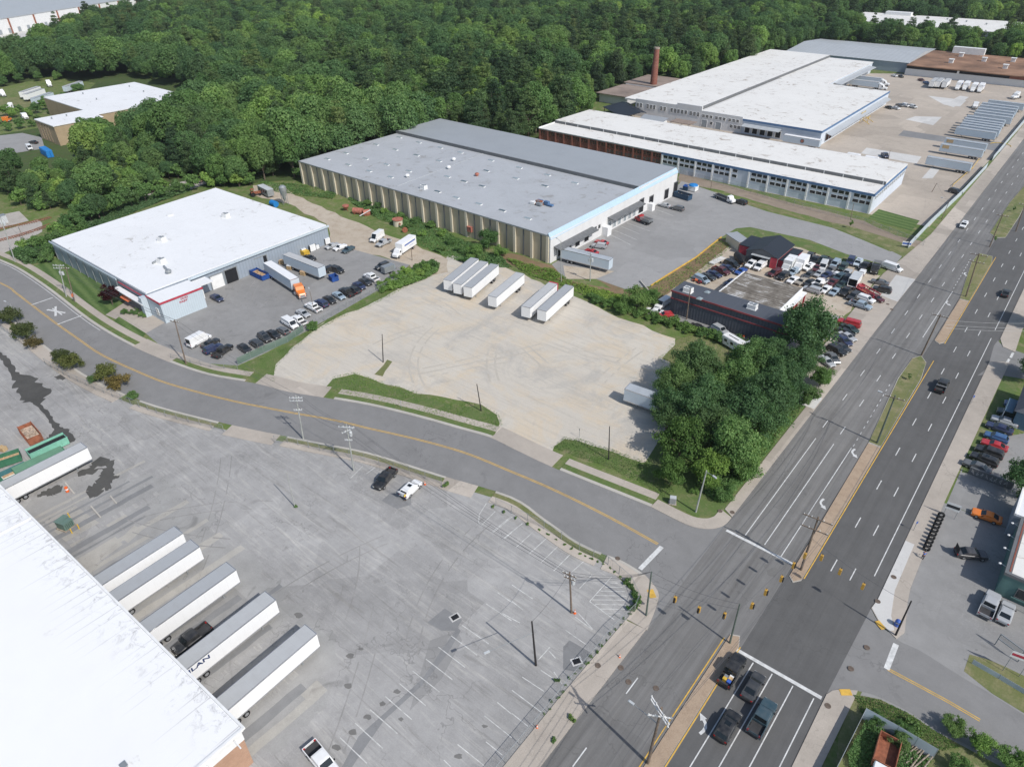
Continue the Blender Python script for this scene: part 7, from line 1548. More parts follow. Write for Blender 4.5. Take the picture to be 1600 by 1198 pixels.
# signals hung on span wires
def signal_proto():
    t = thing('traffic_signal', '', 'traffic signal'); b = MB(); b.box(-.2,-.17,-1.1,.2,.17,0); b.build('housing', MATS['signal_yellow'], t)
    for i, mm in enumerate(('tail_red', 'amber', 'leaf_bright')):
        b = MB(); b.tube((0,-.172,-.19-.36*i), (0,-.36,-.19-.36*i), .13, .13, 10, 0, False); b.build('visor', MATS['dark_trim'], t); b = MB(); b.tube((0,-.171,-.19-.36*i), (0,-.18,-.19-.36*i), .12, .12, 10); b.build('lens', MATS[mm], t)
    b = MB(); b.tube((0,0,.001),(0,0,.45),.03,.03,5); b.build('hanger', MATS['dark_trim'], t); return t
sg0 = signal_proto()
SGN = (((1055.5,932),0,'yellow traffic signal nearest the green corner signal pole'), ((1093,948),0,'yellow traffic signal second from the green corner signal pole'), ((1133,957),0,'yellow traffic signal nearest the reservation-tip pole, lot side'), ((1176,942),90,'yellow traffic signal hung just beyond the reservation tip'), ((1197.5,921),90,'yellow traffic signal second beyond the reservation tip'), ((1222,900),90,'yellow traffic signal third beyond the reservation tip'), ((1241,879),90,'yellow traffic signal beside the far stop line, next to the crossarm pole'), ((1259,864),180,'yellow traffic signal high on the crossarm pole'), ((1285,867),180,'yellow traffic signal just right of the crossarm pole'), ((1314,889),180,'yellow traffic signal over the right carriageway middle'), ((1350,912),180,'yellow traffic signal nearest the right kerb'))
for i, ((u, v), rot, lab) in enumerate(SGN):
    p = G(u, v, 6.3)
    if i == 0: r = sg0; r.location = p; r.rotation_euler = (0, 0, R(rot)); r['label'] = lab; r['group'] = 'traffic signals on span wires'
    else: dup(sg0, p, R(rot), lab, 'traffic signals on span wires')
for a, b, lab in (('f','g','span wire from the corner signal pole to the reservation tip'), ('g','h','span wire from the reservation tip to the crossarm pole'), ('h','j','span wire from the crossarm pole to the black corner pole')):
    qa, qb = ENDS[a][0].copy(), ENDS[b][0].copy(); qa.z = min(qa.z, 8) - .6; qb.z = min(qb.z, 8.3) - .6; wire(qa, qb, .6, lab, 'wire_grey', .02, 'span_wire')

# ================================================================ fences
def meshm(name, col, cover, scale=2.2):
    s = NT(name); p = s.pos('W'); q = s.sep(p); g = s.math('ADD', q[0], q[1])
    a = s.math('FRACT', s.math('MULTIPLY', s.math('ADD', g, q[2]), scale)); b = s.math('FRACT', s.math('MULTIPLY', s.math('SUBTRACT', g, q[2]), scale))
    k = s.math('MAXIMUM', s.math('LESS_THAN', a, cover), s.math('LESS_THAN', b, cover))
    s.b.inputs['Base Color'].default_value = (*col, 1); s.b.inputs['Roughness'].default_value = .6; s.b.inputs['Metallic'].default_value = .3
    t = s.n('ShaderNodeBsdfTransparent'); m = s.n('ShaderNodeMixShader'); s.l(k, m.inputs[0]); s.l(t.outputs[0], m.inputs[1]); s.l(s.b.outputs[0], m.inputs[2]); s.l(m.outputs[0], s.out.inputs[0]); return s.m
meshm('chain_link', (.36,.37,.37), .09, 7.0); meshm('screen_green', (.16,.23,.19), .6, 7.0)
def fence(pts, h, label, mesh='chain_link', post='steel_grey', gap=3.0, rail=True):
    c = pts[0]; t = thing('chain_link_fence' if mesh in ('chain_link','screen_green') else 'metal_fence', label, 'fence', (c[0], c[1], 0)); o = -Vector((c[0], c[1], 0)); b = MB(); pb = None; rb = MB(); n = 0
    for (x0, y0), (x1, y1) in zip(pts[:-1], pts[1:]):
        L = math.hypot(x1-x0, y1-y0); k = max(1, round(L / gap))
        b.quad((x0,y0,.05),(x1,y1,.05),(x1,y1,h),(x0,y0,h))
        rb.tube((x0,y0,h),(x1,y1,h),.03,.03,5)
        for i in range(k + 1 if (x1, y1) == pts[-1] else k):
            f = i / k; x, y = x0+(x1-x0)*f, y0+(y1-y0)*f
            if n < 100:
                if pb is None: m = MB(); m.tube((0,0,0),(0,0,h+.08),.045,.045,6); po = m.build('post', MATS[post], t); pb = po.data
                else: po = bpy.data.objects.new('post', pb); link(po, t)
                po.location = Vector((x, y, 0)) + o
            n += 1
    if mesh == 'metal': 
        m = MB()
        for (x0, y0), (x1, y1) in zip(pts[:-1], pts[1:]): m.bar((x0,y0,h/2),(x1,y1,h/2),.06,h)
        q = m.build('panel', MATS['wall_metal_pale'], t)
    else: q = b.build('mesh', MATS[mesh], t)
    q.location = o
    if rail: q = rb.build('rail', MATS[post], t); q.location = o
    return t
fence(P((430,692),(450,692),(500,705),(570,721),(640,741),(690,757)), 1.9, 'chain-link fence between the near lot and the curving road, left stretch by the pickup')
fence(P((775,790),(850,827),(905,860),(950,882),(985,912),(998,940)), 1.9, 'weedy chain-link fence rounding the corner of the near lot')
fence(P((998,940),(992,955))+[(-29.6,58),(-29.7,48),(-29.8,22)], 1.9, 'chain-link fence along the near avenue pavement')
fence(P((72,570),(110,592),(150,610),(205,632),(260,652),(350,674)), 1.8, 'chain-link fence at the left of the near lot along the shrubs')
fence(P((0,512),(48,548)), 1.8, 'short chain-link fence by the wet patch at the left edge')
fence(P((372,570),(412,551),(450,535),(475,517)), 1.9, 'green-screened chain-link fence behind the lower fence row of cars', 'screen_green')
fence(P((495,508),(530,487),(565,468),(605,450),(635,440)), 1.9, 'chain-link fence between the workshop lawn and the gravel lot')
fence(P((268,560),(330,575),(372,578)), 1.3, 'low chain-link fence at the roadside end of the workshop car park')
fence([(-33.8,234),(-33.4,258),(-31.6,300),(-30.9,340)], 2.2, 'pale metal fence between the mill yard and the avenue, near stretch', 'metal')
fence([(-31,352),(-31,420),(-31,520)], 2.2, 'pale metal fence between the mill yard and the avenue, far stretch', 'metal')
fence(P((1062,272),(1120,288),(1240,322),(1350,350),(1442,385)), 1.9, 'chain-link fence along the cinder strip before the long mill')
fence(P((1262,1290),(1302,1210),(1346,1122),(1396,1150),(1456,1186)), 2.4, 'pale corrugated metal fence around the weedy plot lower right', 'metal')
fence(P((1518,1036),(1560,1060),(1600,1084),(1660,1120)), .9, 'low concrete-grey barrier on the verge of the cross street', 'metal')
fence(P((1542,937),(1570,945),(1600,958)), 1.0, 'low rail beside the small silver car at the tyre shop', gap=2)
# ================================================================ loose things
def solid(name, label, cat, loc, rz=0, group=None): return thing(name, label, cat, loc, rz, group)
plain('skip_blue', (.02,.07,.26), .6, .25, 1); plain('skip_mint', (.22,.5,.38), .6, .12, 1); plain('skip_green', (.05,.17,.1), .6, .15, 1); plain('skip_teal', (.06,.17,.17), .6, .15, 1); plain('skip_navy', (.025,.06,.11), .6, .2, 1); plain('container_blue', (.02,.2,.52), .55, .1, 1); plain('cardboard', (.5,.34,.2), .9, .25, 2); plain('lid_green', (.14,.28,.18), .6, .1, .6); plain('debris', (.45,.36,.28), .95, .5, 2.5)
def skip(L, W, H, mat, label, u, v, fu, fv, fill=None, z=1.2, name='skip', ribs=8):
    p = G(u, v, z); t = solid(name, label, 'skip', (p.x, p.y, .04), HEAD(u, v, fu, fv, z)); b = MB(); h, w_, k = L/2, W/2, .08
    b.box(-h,-w_,.15,h,-w_+k,H); b.box(-h,w_-k,.15,h,w_,H); b.box(-h,-w_+k,.15,-h+k,w_-k,H); b.box(h-k,-w_+k,.15,h,w_-k,H); b.box(-h+k,-w_+k,.15,h-k,w_-k,.25)
    b.box(-h+.1,-.5,0,h-.1,-.35,.149); b.box(-h+.1,.35,0,h-.1,.5,.149); b.build('body', MATS[mat], t)
    b = MB()
    for i in range(ribs):
        x = -h + .3 + i * (L - .6) / (ribs - 1)
        for s in (1, -1): b.box(x-.06, min(s*w_, s*(w_+.08)), .15, x+.06, max(s*w_, s*(w_+.08)), H-.12)
    b.build('rib', MATS[mat], t)
    b = MB()
    for s in (1, -1): b.box(-h-.04, s*w_-.06, H+.002, h+.04, s*w_+.06, H+.1)
    b.build('rim', MATS[mat], t)
    if fill:
        rd = random.Random(int(u)); b = MB(); b.box(-h+.1, -w_+.1, .26, h-.1, w_-.1, H*(.8 if fill == 'dark_trim' else .55))  # dark fill: a raised black block painted as the shade inside an empty skip
        for i in range(26 if fill != 'dark_trim' else 3):
            x, y, a = rd.uniform(-h+.5, h-.5), rd.uniform(-w_+.4, w_-.4), rd.uniform(.15, .5); zz = H * (.801 if fill == 'dark_trim' else .551) + rd.uniform(0, .12); b.bar((x-a, y-a*.5, zz), (x+a, y+a*rd.uniform(-.6,.6), zz+rd.uniform(.05,.3)), a, .12)
        b.build('load_or_shade', MATS[fill], t)
    return t
skip(6.4, 2.4, 1.6, 'skip_blue', 'blue skip heaped with timber scraps beside the white-roofed trailer', 405,427, 420,434, 'cardboard')
skip(2.6, 2.0, 1.5, 'skip_blue', 'small blue skip at the nose of the grey-roofed dock trailer', 521,432, 526,436)
skip(6.6, 2.5, 1.9, 'skip_navy', 'dark blue skip full of debris at the far end of the grey warehouse dock', 1067,305, 1080,309, 'debris')
skip(6.0, 2.5, 1.8, 'rust', 'rusty skip with blue end and white rubbish on the near lot at the left', 47,676, 57,688, 'debris')
skip(7.0, 2.2, 1.7, 'skip_mint', 'mint green skip with dark empty inside beside the long docked trailer', 74,696, 98,685, 'dark_trim')
t = solid('waste_compactor', 'dark green flat-topped compactor between the mint skip and the long trailer', 'compactor', (*G2(60,718,2.2), .04), HEAD(60,718,84,707,2.2)); b = MB(); b.box(-4.4,-1.25,.2,4.4,1.25,2.2); b.build('body', MATS['skip_green'], t); b = MB(); b.box(-4.3,-1.15,2.203,4.3,1.15,2.28); b.build('top', MATS['lid_green'], t); b = MB(); b.box(-4.2,-1,0,4.2,-.8,.199); b.box(-4.2,.8,0,4.2,1,.199); b.build('skid', MATS['dark_trim'], t); b = MB(); b.box(4.41,-.9,.4,4.6,.9,1.9); b.build('hatch', MATS['skip_green'], t)
t = solid('waste_compactor', 'teal-topped compactor with open cardboard hopper at the left edge', 'compactor', (*G2(14,738,2.0), .04), HEAD(14,738,38,727,2)); b = MB(); b.box(-3.6,-1.5,.1,3.0,1.5,1.9); b.build('body', MATS['skip_green'], t); b = MB(); b.box(-3.5,-.2,1.903,2.9,1.4,2.0); b.build('top', MATS['skip_teal'], t); b = MB(); b.box(-1.4,-1.3,1.903,2.4,-.35,2.02); b.build('hopper', MATS['trim_white'], t); b = MB(); b.box(-1.3,-1.2,2.022,2.3,-.45,2.1); b.build('load_or_shade', MATS['cardboard'], t)
skip(5.0, 2.3, 1.6, 'skip_green', 'green skip stacked with yellow boards at the left edge', 8,716, 20,712, 'cardboard')
t = solid('pallet_stack', 'stack of pale timber pallets at the left edge above the green skip', 'pallets', (*G2(4,700,.6), .04), .4); b = MB()
for i in range(6):
    b.box(-.6,-.5,.16*i,.6,.5,.16*i+.04); b.box(-.6,-.5,.16*i+.041,-.5,.5,.16*i+.159); b.box(.5,-.5,.16*i+.041,.6,.5,.16*i+.159)
b.build('pallets', MATS['wood_pale'], t)
plain('cabinet_green', (.13,.2,.17), .6, .12, 1)
t = solid('transformer_box', 'grey-green transformer box behind yellow bollards near the docks', 'transformer', (*G2(102,819,.6), .03), .3); b = MB(); b.box(-1.0,-.9,.15,1.0,.9,1.6); b.build('cabinet', MATS['cabinet_green'], t); b = MB(); b.box(-1.2,-1.1,0,1.2,1.1,.149); b.build('plinth', MATS['rubble'], t); b = MB(); b.box(-1.1,-1.0,1.603,.2,1.0,1.7); b.build('lid', MATS['cabinet_green'], t); b = MB()
for y in (-.6,-.3,0,.3,.6): b.box(1.002,y-.05,.3,1.25,y+.05,1.4)
b.build('cooling_fin', MATS['cabinet_green'], t)
def bollard(u, v, lab, mat='yellow_steel', h=1.1, r=.1):
    p = G(u, v); b = MB(); b.lathe([(r,0),(r,h-.06),(r*.6,h)], n=10); o = b.build('bollard', MATS[mat]); o.location = p; tag(o, lab, 'bollard', 'yellow bollards guarding the transformer box')
for q in ((113,833),(124,826),(109,808)): bollard(*q, 'yellow bollard in front of the grey-green transformer box')
plain('cone_orange', (.75,.14,.03), .6, .1)
def cone(u, v, lab, h=.75, barrel=False):
    p = G(u, v); t = solid('traffic_barrel' if barrel else 'traffic_cone', lab, 'cone', (p.x, p.y, .05)); b = MB()
    if barrel: b.lathe([(.3,0),(.28,h)], n=12)
    else: b.box(-.2,-.2,0,.2,.2,.05); b.lathe([(.16,.051),(.03,h)], n=10)
    b.build('body', MATS['cone_orange'], t); b = MB(); b.lathe([(.297 if barrel else .115, h*.45),(.29 if barrel else .07, h*.7)], n=12); b.build('stripe', MATS['trim_white'], t)
cone(106,768,'orange and white barrel beside the long docked trailer',1.1,True); cone(664,757,'orange cone behind the white hatchback by the fence'); cone(968,1027,'orange cone lying at the avenue kerb below the near lot corner'); cone(839,1137,'orange cone by the near avenue fence'); cone(898,958,'short orange marker at the foot of the wooden corner pole', .9); cone(1155,523,'orange barrel in the alley below the dark workshop',1.0,True); cone(1161,530,'second orange barrel in the alley, nearer the campers',1.0,True)
# parking stops, drains and manholes are flat parts of the paving
def flat(name, u, v, fu, fv, L, W, mat, z=.045):
    p = G(u, v); h = HEAD(u, v, fu, fv, 0); b = MB(); b.box(-L/2,-W/2,0,L/2,W/2,.02); o = b.build(name, MATS[mat]); o.location = (p.x, p.y, z); o.rotation_euler = (0,0,h); return struct(o)
for u, v, fu, fv in ((711,964,722,958),(901,1033,910,1030)): flat('drain_frame', u, v, fu, fv, 1.6, 1.2, 'concrete_pale', .03); flat('drain_grate', u, v, fu, fv, 1.1, .8, 'opening', .055)
for u, v in ((965,873),(1396,902),(1371,940),(1293,1103),(1354,1012),(1329,1045),(1125,799),(1144,801),(934,1040),(970,1043),(982,1065),(1025,1075),(1387,476),(1393,484),(1301,577)):
    p = G(u, v); b = MB(); b.lathe([(.42,0),(.42,.012)], n=16); o = b.build('manhole_cover', MATS['bark']); o.location = (p.x, p.y, KZ + .02 if (p.x > XE or p.x < XW) else .06); struct(o)
for q in (((1017,930),(1023,940)),): pass
flat('tactile_paving', 1018, 928, 1022, 938, 1.6, 1.0, 'yellow_paint', KZ + .02); flat('tactile_paving', 1375, 977, 1380, 983, 1.5, .8, 'yellow_paint', KZ + .02); flat('tactile_paving', 1321, 1082, 1328, 1082, 1.5, .9, 'yellow_paint', KZ + .02)
k = lambda x, y: (x/4, 600 + y/4)
for i, (a, b2) in enumerate((((410,620),(465,685)), ((570,765),(628,832)), ((690,700),(728,745)))):
    pa, pb = G(*k(*a)), G(*k(*b2)); b = MB(); b.bar(pa + Vector((0,0,.1)), pb + Vector((0,0,.1)), .22, .2); tag(b.build('parking_block', MATS['concrete_kerb']), ('concrete parking block beside the orange barrel', 'concrete parking block nearest the transformer box', 'concrete parking block by the wet stain')[i], 'parking block')
# utility cabinet, signs, bins
t = solid('utility_cabinet', 'grey utility cabinet on the lawn corner beside the lamp pole', 'cabinet', (*G2(1051,783,.5), .05), .5); b = MB(); b.box(-.55,-.4,.1,.55,.4,1.5); b.build('cabinet', MATS['transformer'], t); b = MB(); b.box(-.7,-.55,0,.7,.55,.099); b.build('plinth', MATS['rubble'], t); b = MB(); b.box(-.5,-.43,.2,-.02,-.402,1.4); b.box(.02,-.43,.2,.5,-.402,1.4); b.build('door', MATS['steel_grey'], t)
def signpost(u, v, h, w_, hh, mat, label, rz=0, name='sign', two=False, face=None):
    p = G(u, v); t = solid(name, label, 'sign', (p.x, p.y, .05), rz); b = MB()
    for x in ((-w_*.4, w_*.4) if two else (0,)): b.tube((x,0,0),(x,0,h),.04,.04,6)
    b.build('post', MATS['steel_grey'], t); b = MB(); b.box(-w_/2,-.06,h-hh,w_/2,-.041,h); b.build('panel', MATS[mat], t)
    if face: b = MB(); b.box(-w_/2+.1,-.075,h-hh*.7,w_/2-.1,-.062,h-hh*.3); b.build('face_band', MATS[face], t)
    return t
signpost(1415,387,2.0,2.6,1.4,'trim_white','white and blue yard sign on the grass by the driveway', R(20), two=True, face='sign_blue')
signpost(1482,808,3.2,2.2,1.5,'trim_white','white and purple shop sign on legs at the end of the tyre row', R(5), two=True, face='window_glass')
signpost(1516,632,2.4,.45,.6,'sign_blue','small blue bus stop sign on the right pavement', R(60)); signpost(1427,829,2.2,.4,.5,'sign_blue','small blue sign leaning over the right pavement near the tyres', R(60))
signpost(627,638,2.0,.5,.7,'trim_white','small white sign on the verge of the curving road', R(-30)); signpost(905,684,2.3,.4,.4,'steel_grey','little sign at the gravel lot exit', R(-30))
t = signpost(117,472,2.2,.1,.1,'steel_grey','orange round railway warning sign at the foot of the brown pole', R(-50)); b = MB(); b.tube((0,-.08,2.2),(0,-.1,2.2),.5,.5,18); b.build('disc', MATS['orange_awning'], t)
for x in [t]:
    t.location.x += .5
signpost(1579,1052,4.4,2.4,1.2,'trim_white','tall steel-framed sign leaning over the barrier by the cross street', R(10), two=True, face='fascia_red')
t = solid('steel_frame', 'bare grey steel frame standing beside the tall sign near the cross street', 'frame', (*G2(1572,1020), .03), R(-20)); b = MB(); [b.bar(*q, .12, .12) for q in (((-1.6,0,0),(-1.6,0,2.4)),((1.6,0,0),(1.6,0,2.4)),((-1.6,0,2.4),(1.6,0,2.4)),((-1.6,0,1.4),(1.6,0,1.4)))]; b.build('frame', MATS['steel_grey'], t); b = MB(); b.box(-1.5,-.04,1.5,1.5,-.01,2.3); b.build('mesh', MATS['chain_link'], t)
t = solid('post_box', 'blue rounded bin standing on the pavement corner beside the black pole', 'bin', (*G2(1402,974,.5), .13)); b = MB(); b.lathe([(.38,0),(.4,.8),(.36,1.05),(.2,1.2),(.03,1.25)], n=14); b.build('body', MATS['sign_blue'], t); b = MB(); b.box(-.25,-.43,.75,.25,-.38,.9); b.build('flap', MATS['steel_grey'], t)
# tyres stood up in a row
def tyre_mesh(): 
    b = MB(); n, m_ = 20, 8; R0, r0 = .36, .14
    for i in range(n):
        for j in range(m_):
            a, c = 6.2832*i/n, 6.2832*j/m_; b.v.append(((R0+r0*math.cos(c))*math.cos(a), r0*1.1*math.sin(c), .5+(R0+r0*math.cos(c))*math.sin(a)))
    b.f = [(i*m_+j, ((i+1)%n)*m_+j, ((i+1)%n)*m_+(j+1)%m_, i*m_+(j+1)%m_) for i in range(n) for j in range(m_)]; b.m = [0]*len(b.f); return b
ty = tyre_mesh().build('tyre', MATS['tyre_rubber']); ORD = 'first second third fourth fifth sixth seventh eighth ninth tenth'.split()
for i in range(10):
    o = ty if i == 0 else ty.copy()
    if i: C.objects.link(o)
    f = i / 9; p = G(1470 - (1470-1450)*f*1.15, 806 + (858-806)*f, .4); o.location = (p.x, p.y, .08); o.rotation_euler = (0, 0, R(8)); o.scale = (1.2, 1.6, 1.2); tag(o, 'black tyre stood upright in the pavement row, %s from the shop sign' % ORD[i], 'tyre', 'tyres displayed in a row')
t = solid('display_rack', 'long low steel rail holding up the row of black tyres', 'rack', (*G2(1462,832,.3), .05), HEAD(1450,858,1470,806,.3)); b = MB(); b.bar((-5.4,.35,.35),(5.4,.35,.35),.06,.06); b.build('rail', MATS['steel_grey'], t)
for x in (-5.3, 0, 5.3): b = MB(); b.bar((x,.35,0),(x,.35,.31),.06,.06); b.build('leg', MATS['steel_grey'], t)
# junk along the workshop and in the weeds
def junk(name, u, v, label, cat, fill, mats, z=.3, rz=0, base=.03):
    p = G(u, v, z); t = solid(name, label, cat, (p.x, p.y, base), rz)
    for nm, mt, f in fill: b = MB(); f(b); b.build(nm, MATS[mt], t)
    return t
junk('tank', 560,333, 'rusty red tank lying on its side in the weeds, middle of the scrap group', 'tank', (('drum','rust_red', lambda b: b.tube((-1.8,0,1.1),(1.8,0,1.1),1.05,1.05,16)), ('cradle','rust', lambda b: (b.box(-1.3,-1,0,-1,1,.5), b.box(1,-1,0,1.3,1,.5)))), None, rz=.4)
junk('tank', 573,335, 'rusty tank with white strut at the right of the weed scrap group', 'tank', (('drum','rust_red', lambda b: b.tube((-1.2,0,1.0),(1.2,0,1.0),1.0,1.0,16)), ('strut','trim_white', lambda b: b.bar((-2.6,-1,.4),(1.4,-1.1,2.1),.3,.2)), ('cradle','rust', lambda b: b.box(-.9,-.8,0,.9,.8,.3))), None, rz=1.0)
junk('hopper', 541,328, 'pinkish rusty hopper at the left of the weed scrap group', 'hopper', (('bowl','rust_red', lambda b: b.lathe([(.3,.4),(1.2,1.6),(1.2,2.0)], n=14)), ('leg','rust', lambda b: [b.bar((.8*math.cos(a),.8*math.sin(a),0),(.6*math.cos(a),.6*math.sin(a),1.0),.12,.12) for a in (0,2.1,4.2)])), None)
junk('tank', 622,351, 'pale cylindrical vat with rusty flange beside the weedy bank', 'vat', (('drum','wall_tan_pale', lambda b: b.lathe([(1.6,0),(1.6,2.1)], n=20)), ('flange','rust_red', lambda b: b.lathe([(1.85,2.103),(1.85,2.3),(1.1,2.32)], n=20)), ('nozzle','rust', lambda b: b.tube((1.5,-.6,1.2),(2.1,-.9,1.2),.3,.3,10))), None)
junk('tank', 634,360, 'cone-shaped pale vessel tipped over beside the vat', 'vessel', (('cone','wall_tan_pale', lambda b: b.tube((-1.2,0,.9),(1.2,0,.5),.9,.2,14)), ('ring','rust', lambda b: b.tube((-1.3,0,.92),(-1.2,0,.9),.95,.95,14))), None, rz=2.2)
junk('hopper', 446,318, 'grey conical silo hopper on legs behind the white workshop roof', 'silo', (('cone','steel_grey', lambda b: b.lathe([(.25,1.2),(1.3,5.2),(1.3,6.4),(.6,7.0)], n=16)), ('leg','steel_grey', lambda b: [b.bar((1.2*math.cos(a),1.2*math.sin(a),0),(1.2*math.cos(a),1.2*math.sin(a),5.2),.12,.12) for a in (.5,2.1,3.6,5.2)])), None)
junk('trailer', 415,297, 'old grey caravan trailer at the edge of the wood behind the workshop', 'trailer', (('body','steel_grey', lambda b: b.box(-4,-1.25,.6,4,1.25,3.0)), ('roof','transformer', lambda b: b.box(-4.05,-1.3,3.003,4.05,1.3,3.15)), ('window','window_glass', lambda b: [b.box(x,-1.275,1.6,x+.8,-1.252,2.4) for x in (-3,-1.4,.4,2)]), ('wheel','tyre_rubber', lambda b: [b.tube((x,s*1.1-.12,.38),(x,s*1.1+.12,.38),.38,.38,12) for x in (-.5,.5) for s in (1,-1)])), None, z=2, rz=HEAD(402,287,428,300))
junk('tractor', 399,302, 'dusty tractor with cab behind the white workshop roof', 'tractor', (('body','rust', lambda b: b.box(-.4,-.45,.8,2.0,.45,1.6)), ('cab','rust', lambda b: (b.box(-1.6,-.75,.9,-.42,.75,1.5), b.box(-1.6,-.8,2.6,-.4,.8,2.75), b.box(-1.55,-.72,1.501,-1.45,.72,2.599), b.box(-.55,-.72,1.501,-.45,-.62,2.599), b.box(-.55,.62,1.501,-.45,.72,2.599))), ('wheel','tyre_rubber', lambda b: [b.tube((-1.0,s*.95-.2,.8),(-1.0,s*.95+.2,.8),.8,.8,14) for s in (1,-1)]), ('front_wheel','tyre_rubber', lambda b: [b.tube((1.5,s*.75-.15,.45),(1.5,s*.75+.15,.45),.45,.45,12) for s in (1,-1)])), None, z=1, rz=1.2)
junk('tank', 428,319, 'blue tank just behind the white workshop roof edge', 'tank', (('drum','container_blue', lambda b: b.tube((-1.4,0,1.2),(1.4,0,1.2),1.1,1.1,14)), ('cradle','dark_trim', lambda b: b.box(-1,-.9,0,1,.9,.4))), None, z=1)
for u, v, s, lab in ((475,395,1.0,'white-topped crate in a dark frame leaning by the workshop wall'), (489,391,1.3,'large white panel crate leaning by the workshop wall'), (496,388,.8,'small white sack beside the large white crate'), (512,380,1.2,'tall white board propped at the workshop corner')):
    junk('crate', u, v, lab, 'crate', (('board','trim_white', lambda b: b.box(-.8*s,-.25,.1,.8*s,.25,1.6*s)), ('frame','dark_trim', lambda b: (b.box(-.9*s,-.3,0,-.801*s,.3,1.65*s), b.box(.801*s,-.3,0,.9*s,.3,1.65*s)))), None, rz=R(90))
junk('pallet_stack', 476,396, 'stack of yellow pallets behind the grey-roofed dock trailer', 'pallets', (('pallets','yellow_steel', lambda b: [b.box(-1.3,-1.0,.2*i,1.3,1.0,.2*i+.12) for i in range(7)]), ('bearer','wood_pale', lambda b: [b.box(x-.06,-.95,.121,x+.06,.95,1.199) for x in (-1.1,0,1.1)])), None)
for u, v, lab in ((441,411,'timber pallet stack between the two dock trailers'), (453,419,'white-topped crate stack between the two dock trailers'), (474,428,'brown crate under the flank of the grey-roofed dock trailer')):
    junk('pallet_stack', u, v, lab, 'pallets', (('pallets','wood_pale', lambda b: [b.box(-.8,-.6,.17*i,.8,.6,.17*i+.1) for i in range(7)]), ('top_sheet','trim_white' if 'white' in lab else 'cardboard', lambda b: b.box(-.78,-.58,1.122,.78,.58,1.22))), None, rz=.3)
junk('cargo_trailer', 606,419, 'small grey box trailer with pale blue front at the thicket', 'trailer', (('box','steel_grey', lambda b: b.box(-1.8,-1,.6,1.8,1,2.4)), ('front','panel_blueband', lambda b: b.box(-1.9,-.95,.65,-1.803,.95,2.35)), ('wheel','tyre_rubber', lambda b: [b.tube((0,s*1.0-.1,.35),(0,s*1.0+.1,.35),.35,.35,12) for s in (1,-1)]), ('tow_bar','dark_trim', lambda b: b.bar((-3,0,.5),(-1.8,0,.6),.12,.12))), None, z=1.5, rz=HEAD(614,416,600,421))
junk('cargo_trailer', 1336,437, 'white cargo trailer standing open-ended in the scrap yard', 'trailer', (('box','trim_white', lambda b: (b.box(-3,-1.2,.7,3,-1.12,3.0), b.box(-3,1.12,.7,3,1.2,3.0), b.box(-3,-1.12,.7,3,1.12,.8), b.box(-3,-1.12,.801,-2.92,1.12,3.0))), ('roof','transformer', lambda b: b.box(-3.02,-1.22,3.003,3.02,1.22,3.1)), ('shade_fill','opening', lambda b: b.box(-2.9,-1.1,.81,2.2,1.1,2.98)), ('wheel','tyre_rubber', lambda b: [b.tube((x,s*1.1-.1,.38),(x,s*1.1+.1,.38),.38,.38,12) for x in (-.4,.5) for s in (1,-1)])), None, z=1.8, rz=HEAD(1345,424,1332,442))  # near-black solid block stands in for the shade inside the open box
junk('car_hauler', 1355,456, 'red open car hauler trailer among the scrap cars', 'trailer', (('rail','fascia_red', lambda b: [b.bar(*q, .16, .2) for q in (((-3.5,-1,.9),(3.5,-1,.9)),((-3.5,1,.9),(3.5,1,.9)),((-3.5,-1,.9),(-3.5,1,.9)),((3.5,-1,.9),(3.5,1,.9)),((-3.5,-1,1.7),(3.5,-1,1.7)),((-3.5,1,1.7),(3.5,1,1.7)))]), ('deck','rust', lambda b: b.box(-3.4,-.9,.8,3.4,.9,.88)), ('upright','fascia_red', lambda b: [b.box(x-.06,s*1-.06,1.0,x+.06,s*1+.06,1.6) for x in (-3.4,-1.2,1.2,3.4) for s in (1,-1)]), ('wheel','tyre_rubber', lambda b: [b.tube((x,s*1.12-.1,.4),(x,s*1.12+.1,.4),.4,.4,12) for x in (-.5,.5) for s in (1,-1)])), None, z=.9, rz=HEAD(1345,450,1365,462))
junk('flat_trailer', 1121,407, 'white-railed flat trailer on the bank above the scrap yard', 'trailer', (('deck','trim_white', lambda b: [b.bar((-3,y,.75),(3,y,.75),.14,.12) for y in (-.8,-.4,0,.4,.8)]), ('frame','trim_white', lambda b: (b.box(-3.1,-1,.6,-3.0,1,.8), b.box(3.0,-1,.6,3.1,1,.8))), ('wheel','tyre_rubber', lambda b: [b.tube((0,s*1.1-.1,.35),(0,s*1.1+.1,.35),.35,.35,12) for s in (1,-1)])), None, z=.7, rz=HEAD(1111,412,1131,402))
junk('boat', 1156,404, 'boat under black tarpaulin left of the garage', 'boat', (('tarpaulin','dark_trim', lambda b: loft(b, [(-3.2,[(-.9,.7),(-.9,1.4),(-.4,2.0),(.4,2.0),(.9,1.4),(.9,.7)]),(0,[(-1.3,.6),(-1.2,1.7),(-.4,2.7),(.4,2.7),(1.2,1.7),(1.3,.6)]),(2.5,[(-.8,.8),(-.7,1.6),(-.2,2.2),(.2,2.2),(.7,1.6),(.8,.8)]),(3.4,[(-.1,1.2),(-.1,1.5),(-.05,1.7),(.05,1.7),(.1,1.5),(.1,1.2)])])), ('cradle','rust', lambda b: (b.box(-2,-.8,0,-1.8,.8,.75), b.box(1.2,-.7,0,1.4,.7,.8)))), None, z=1.2, rz=HEAD(1150,396,1161,411))
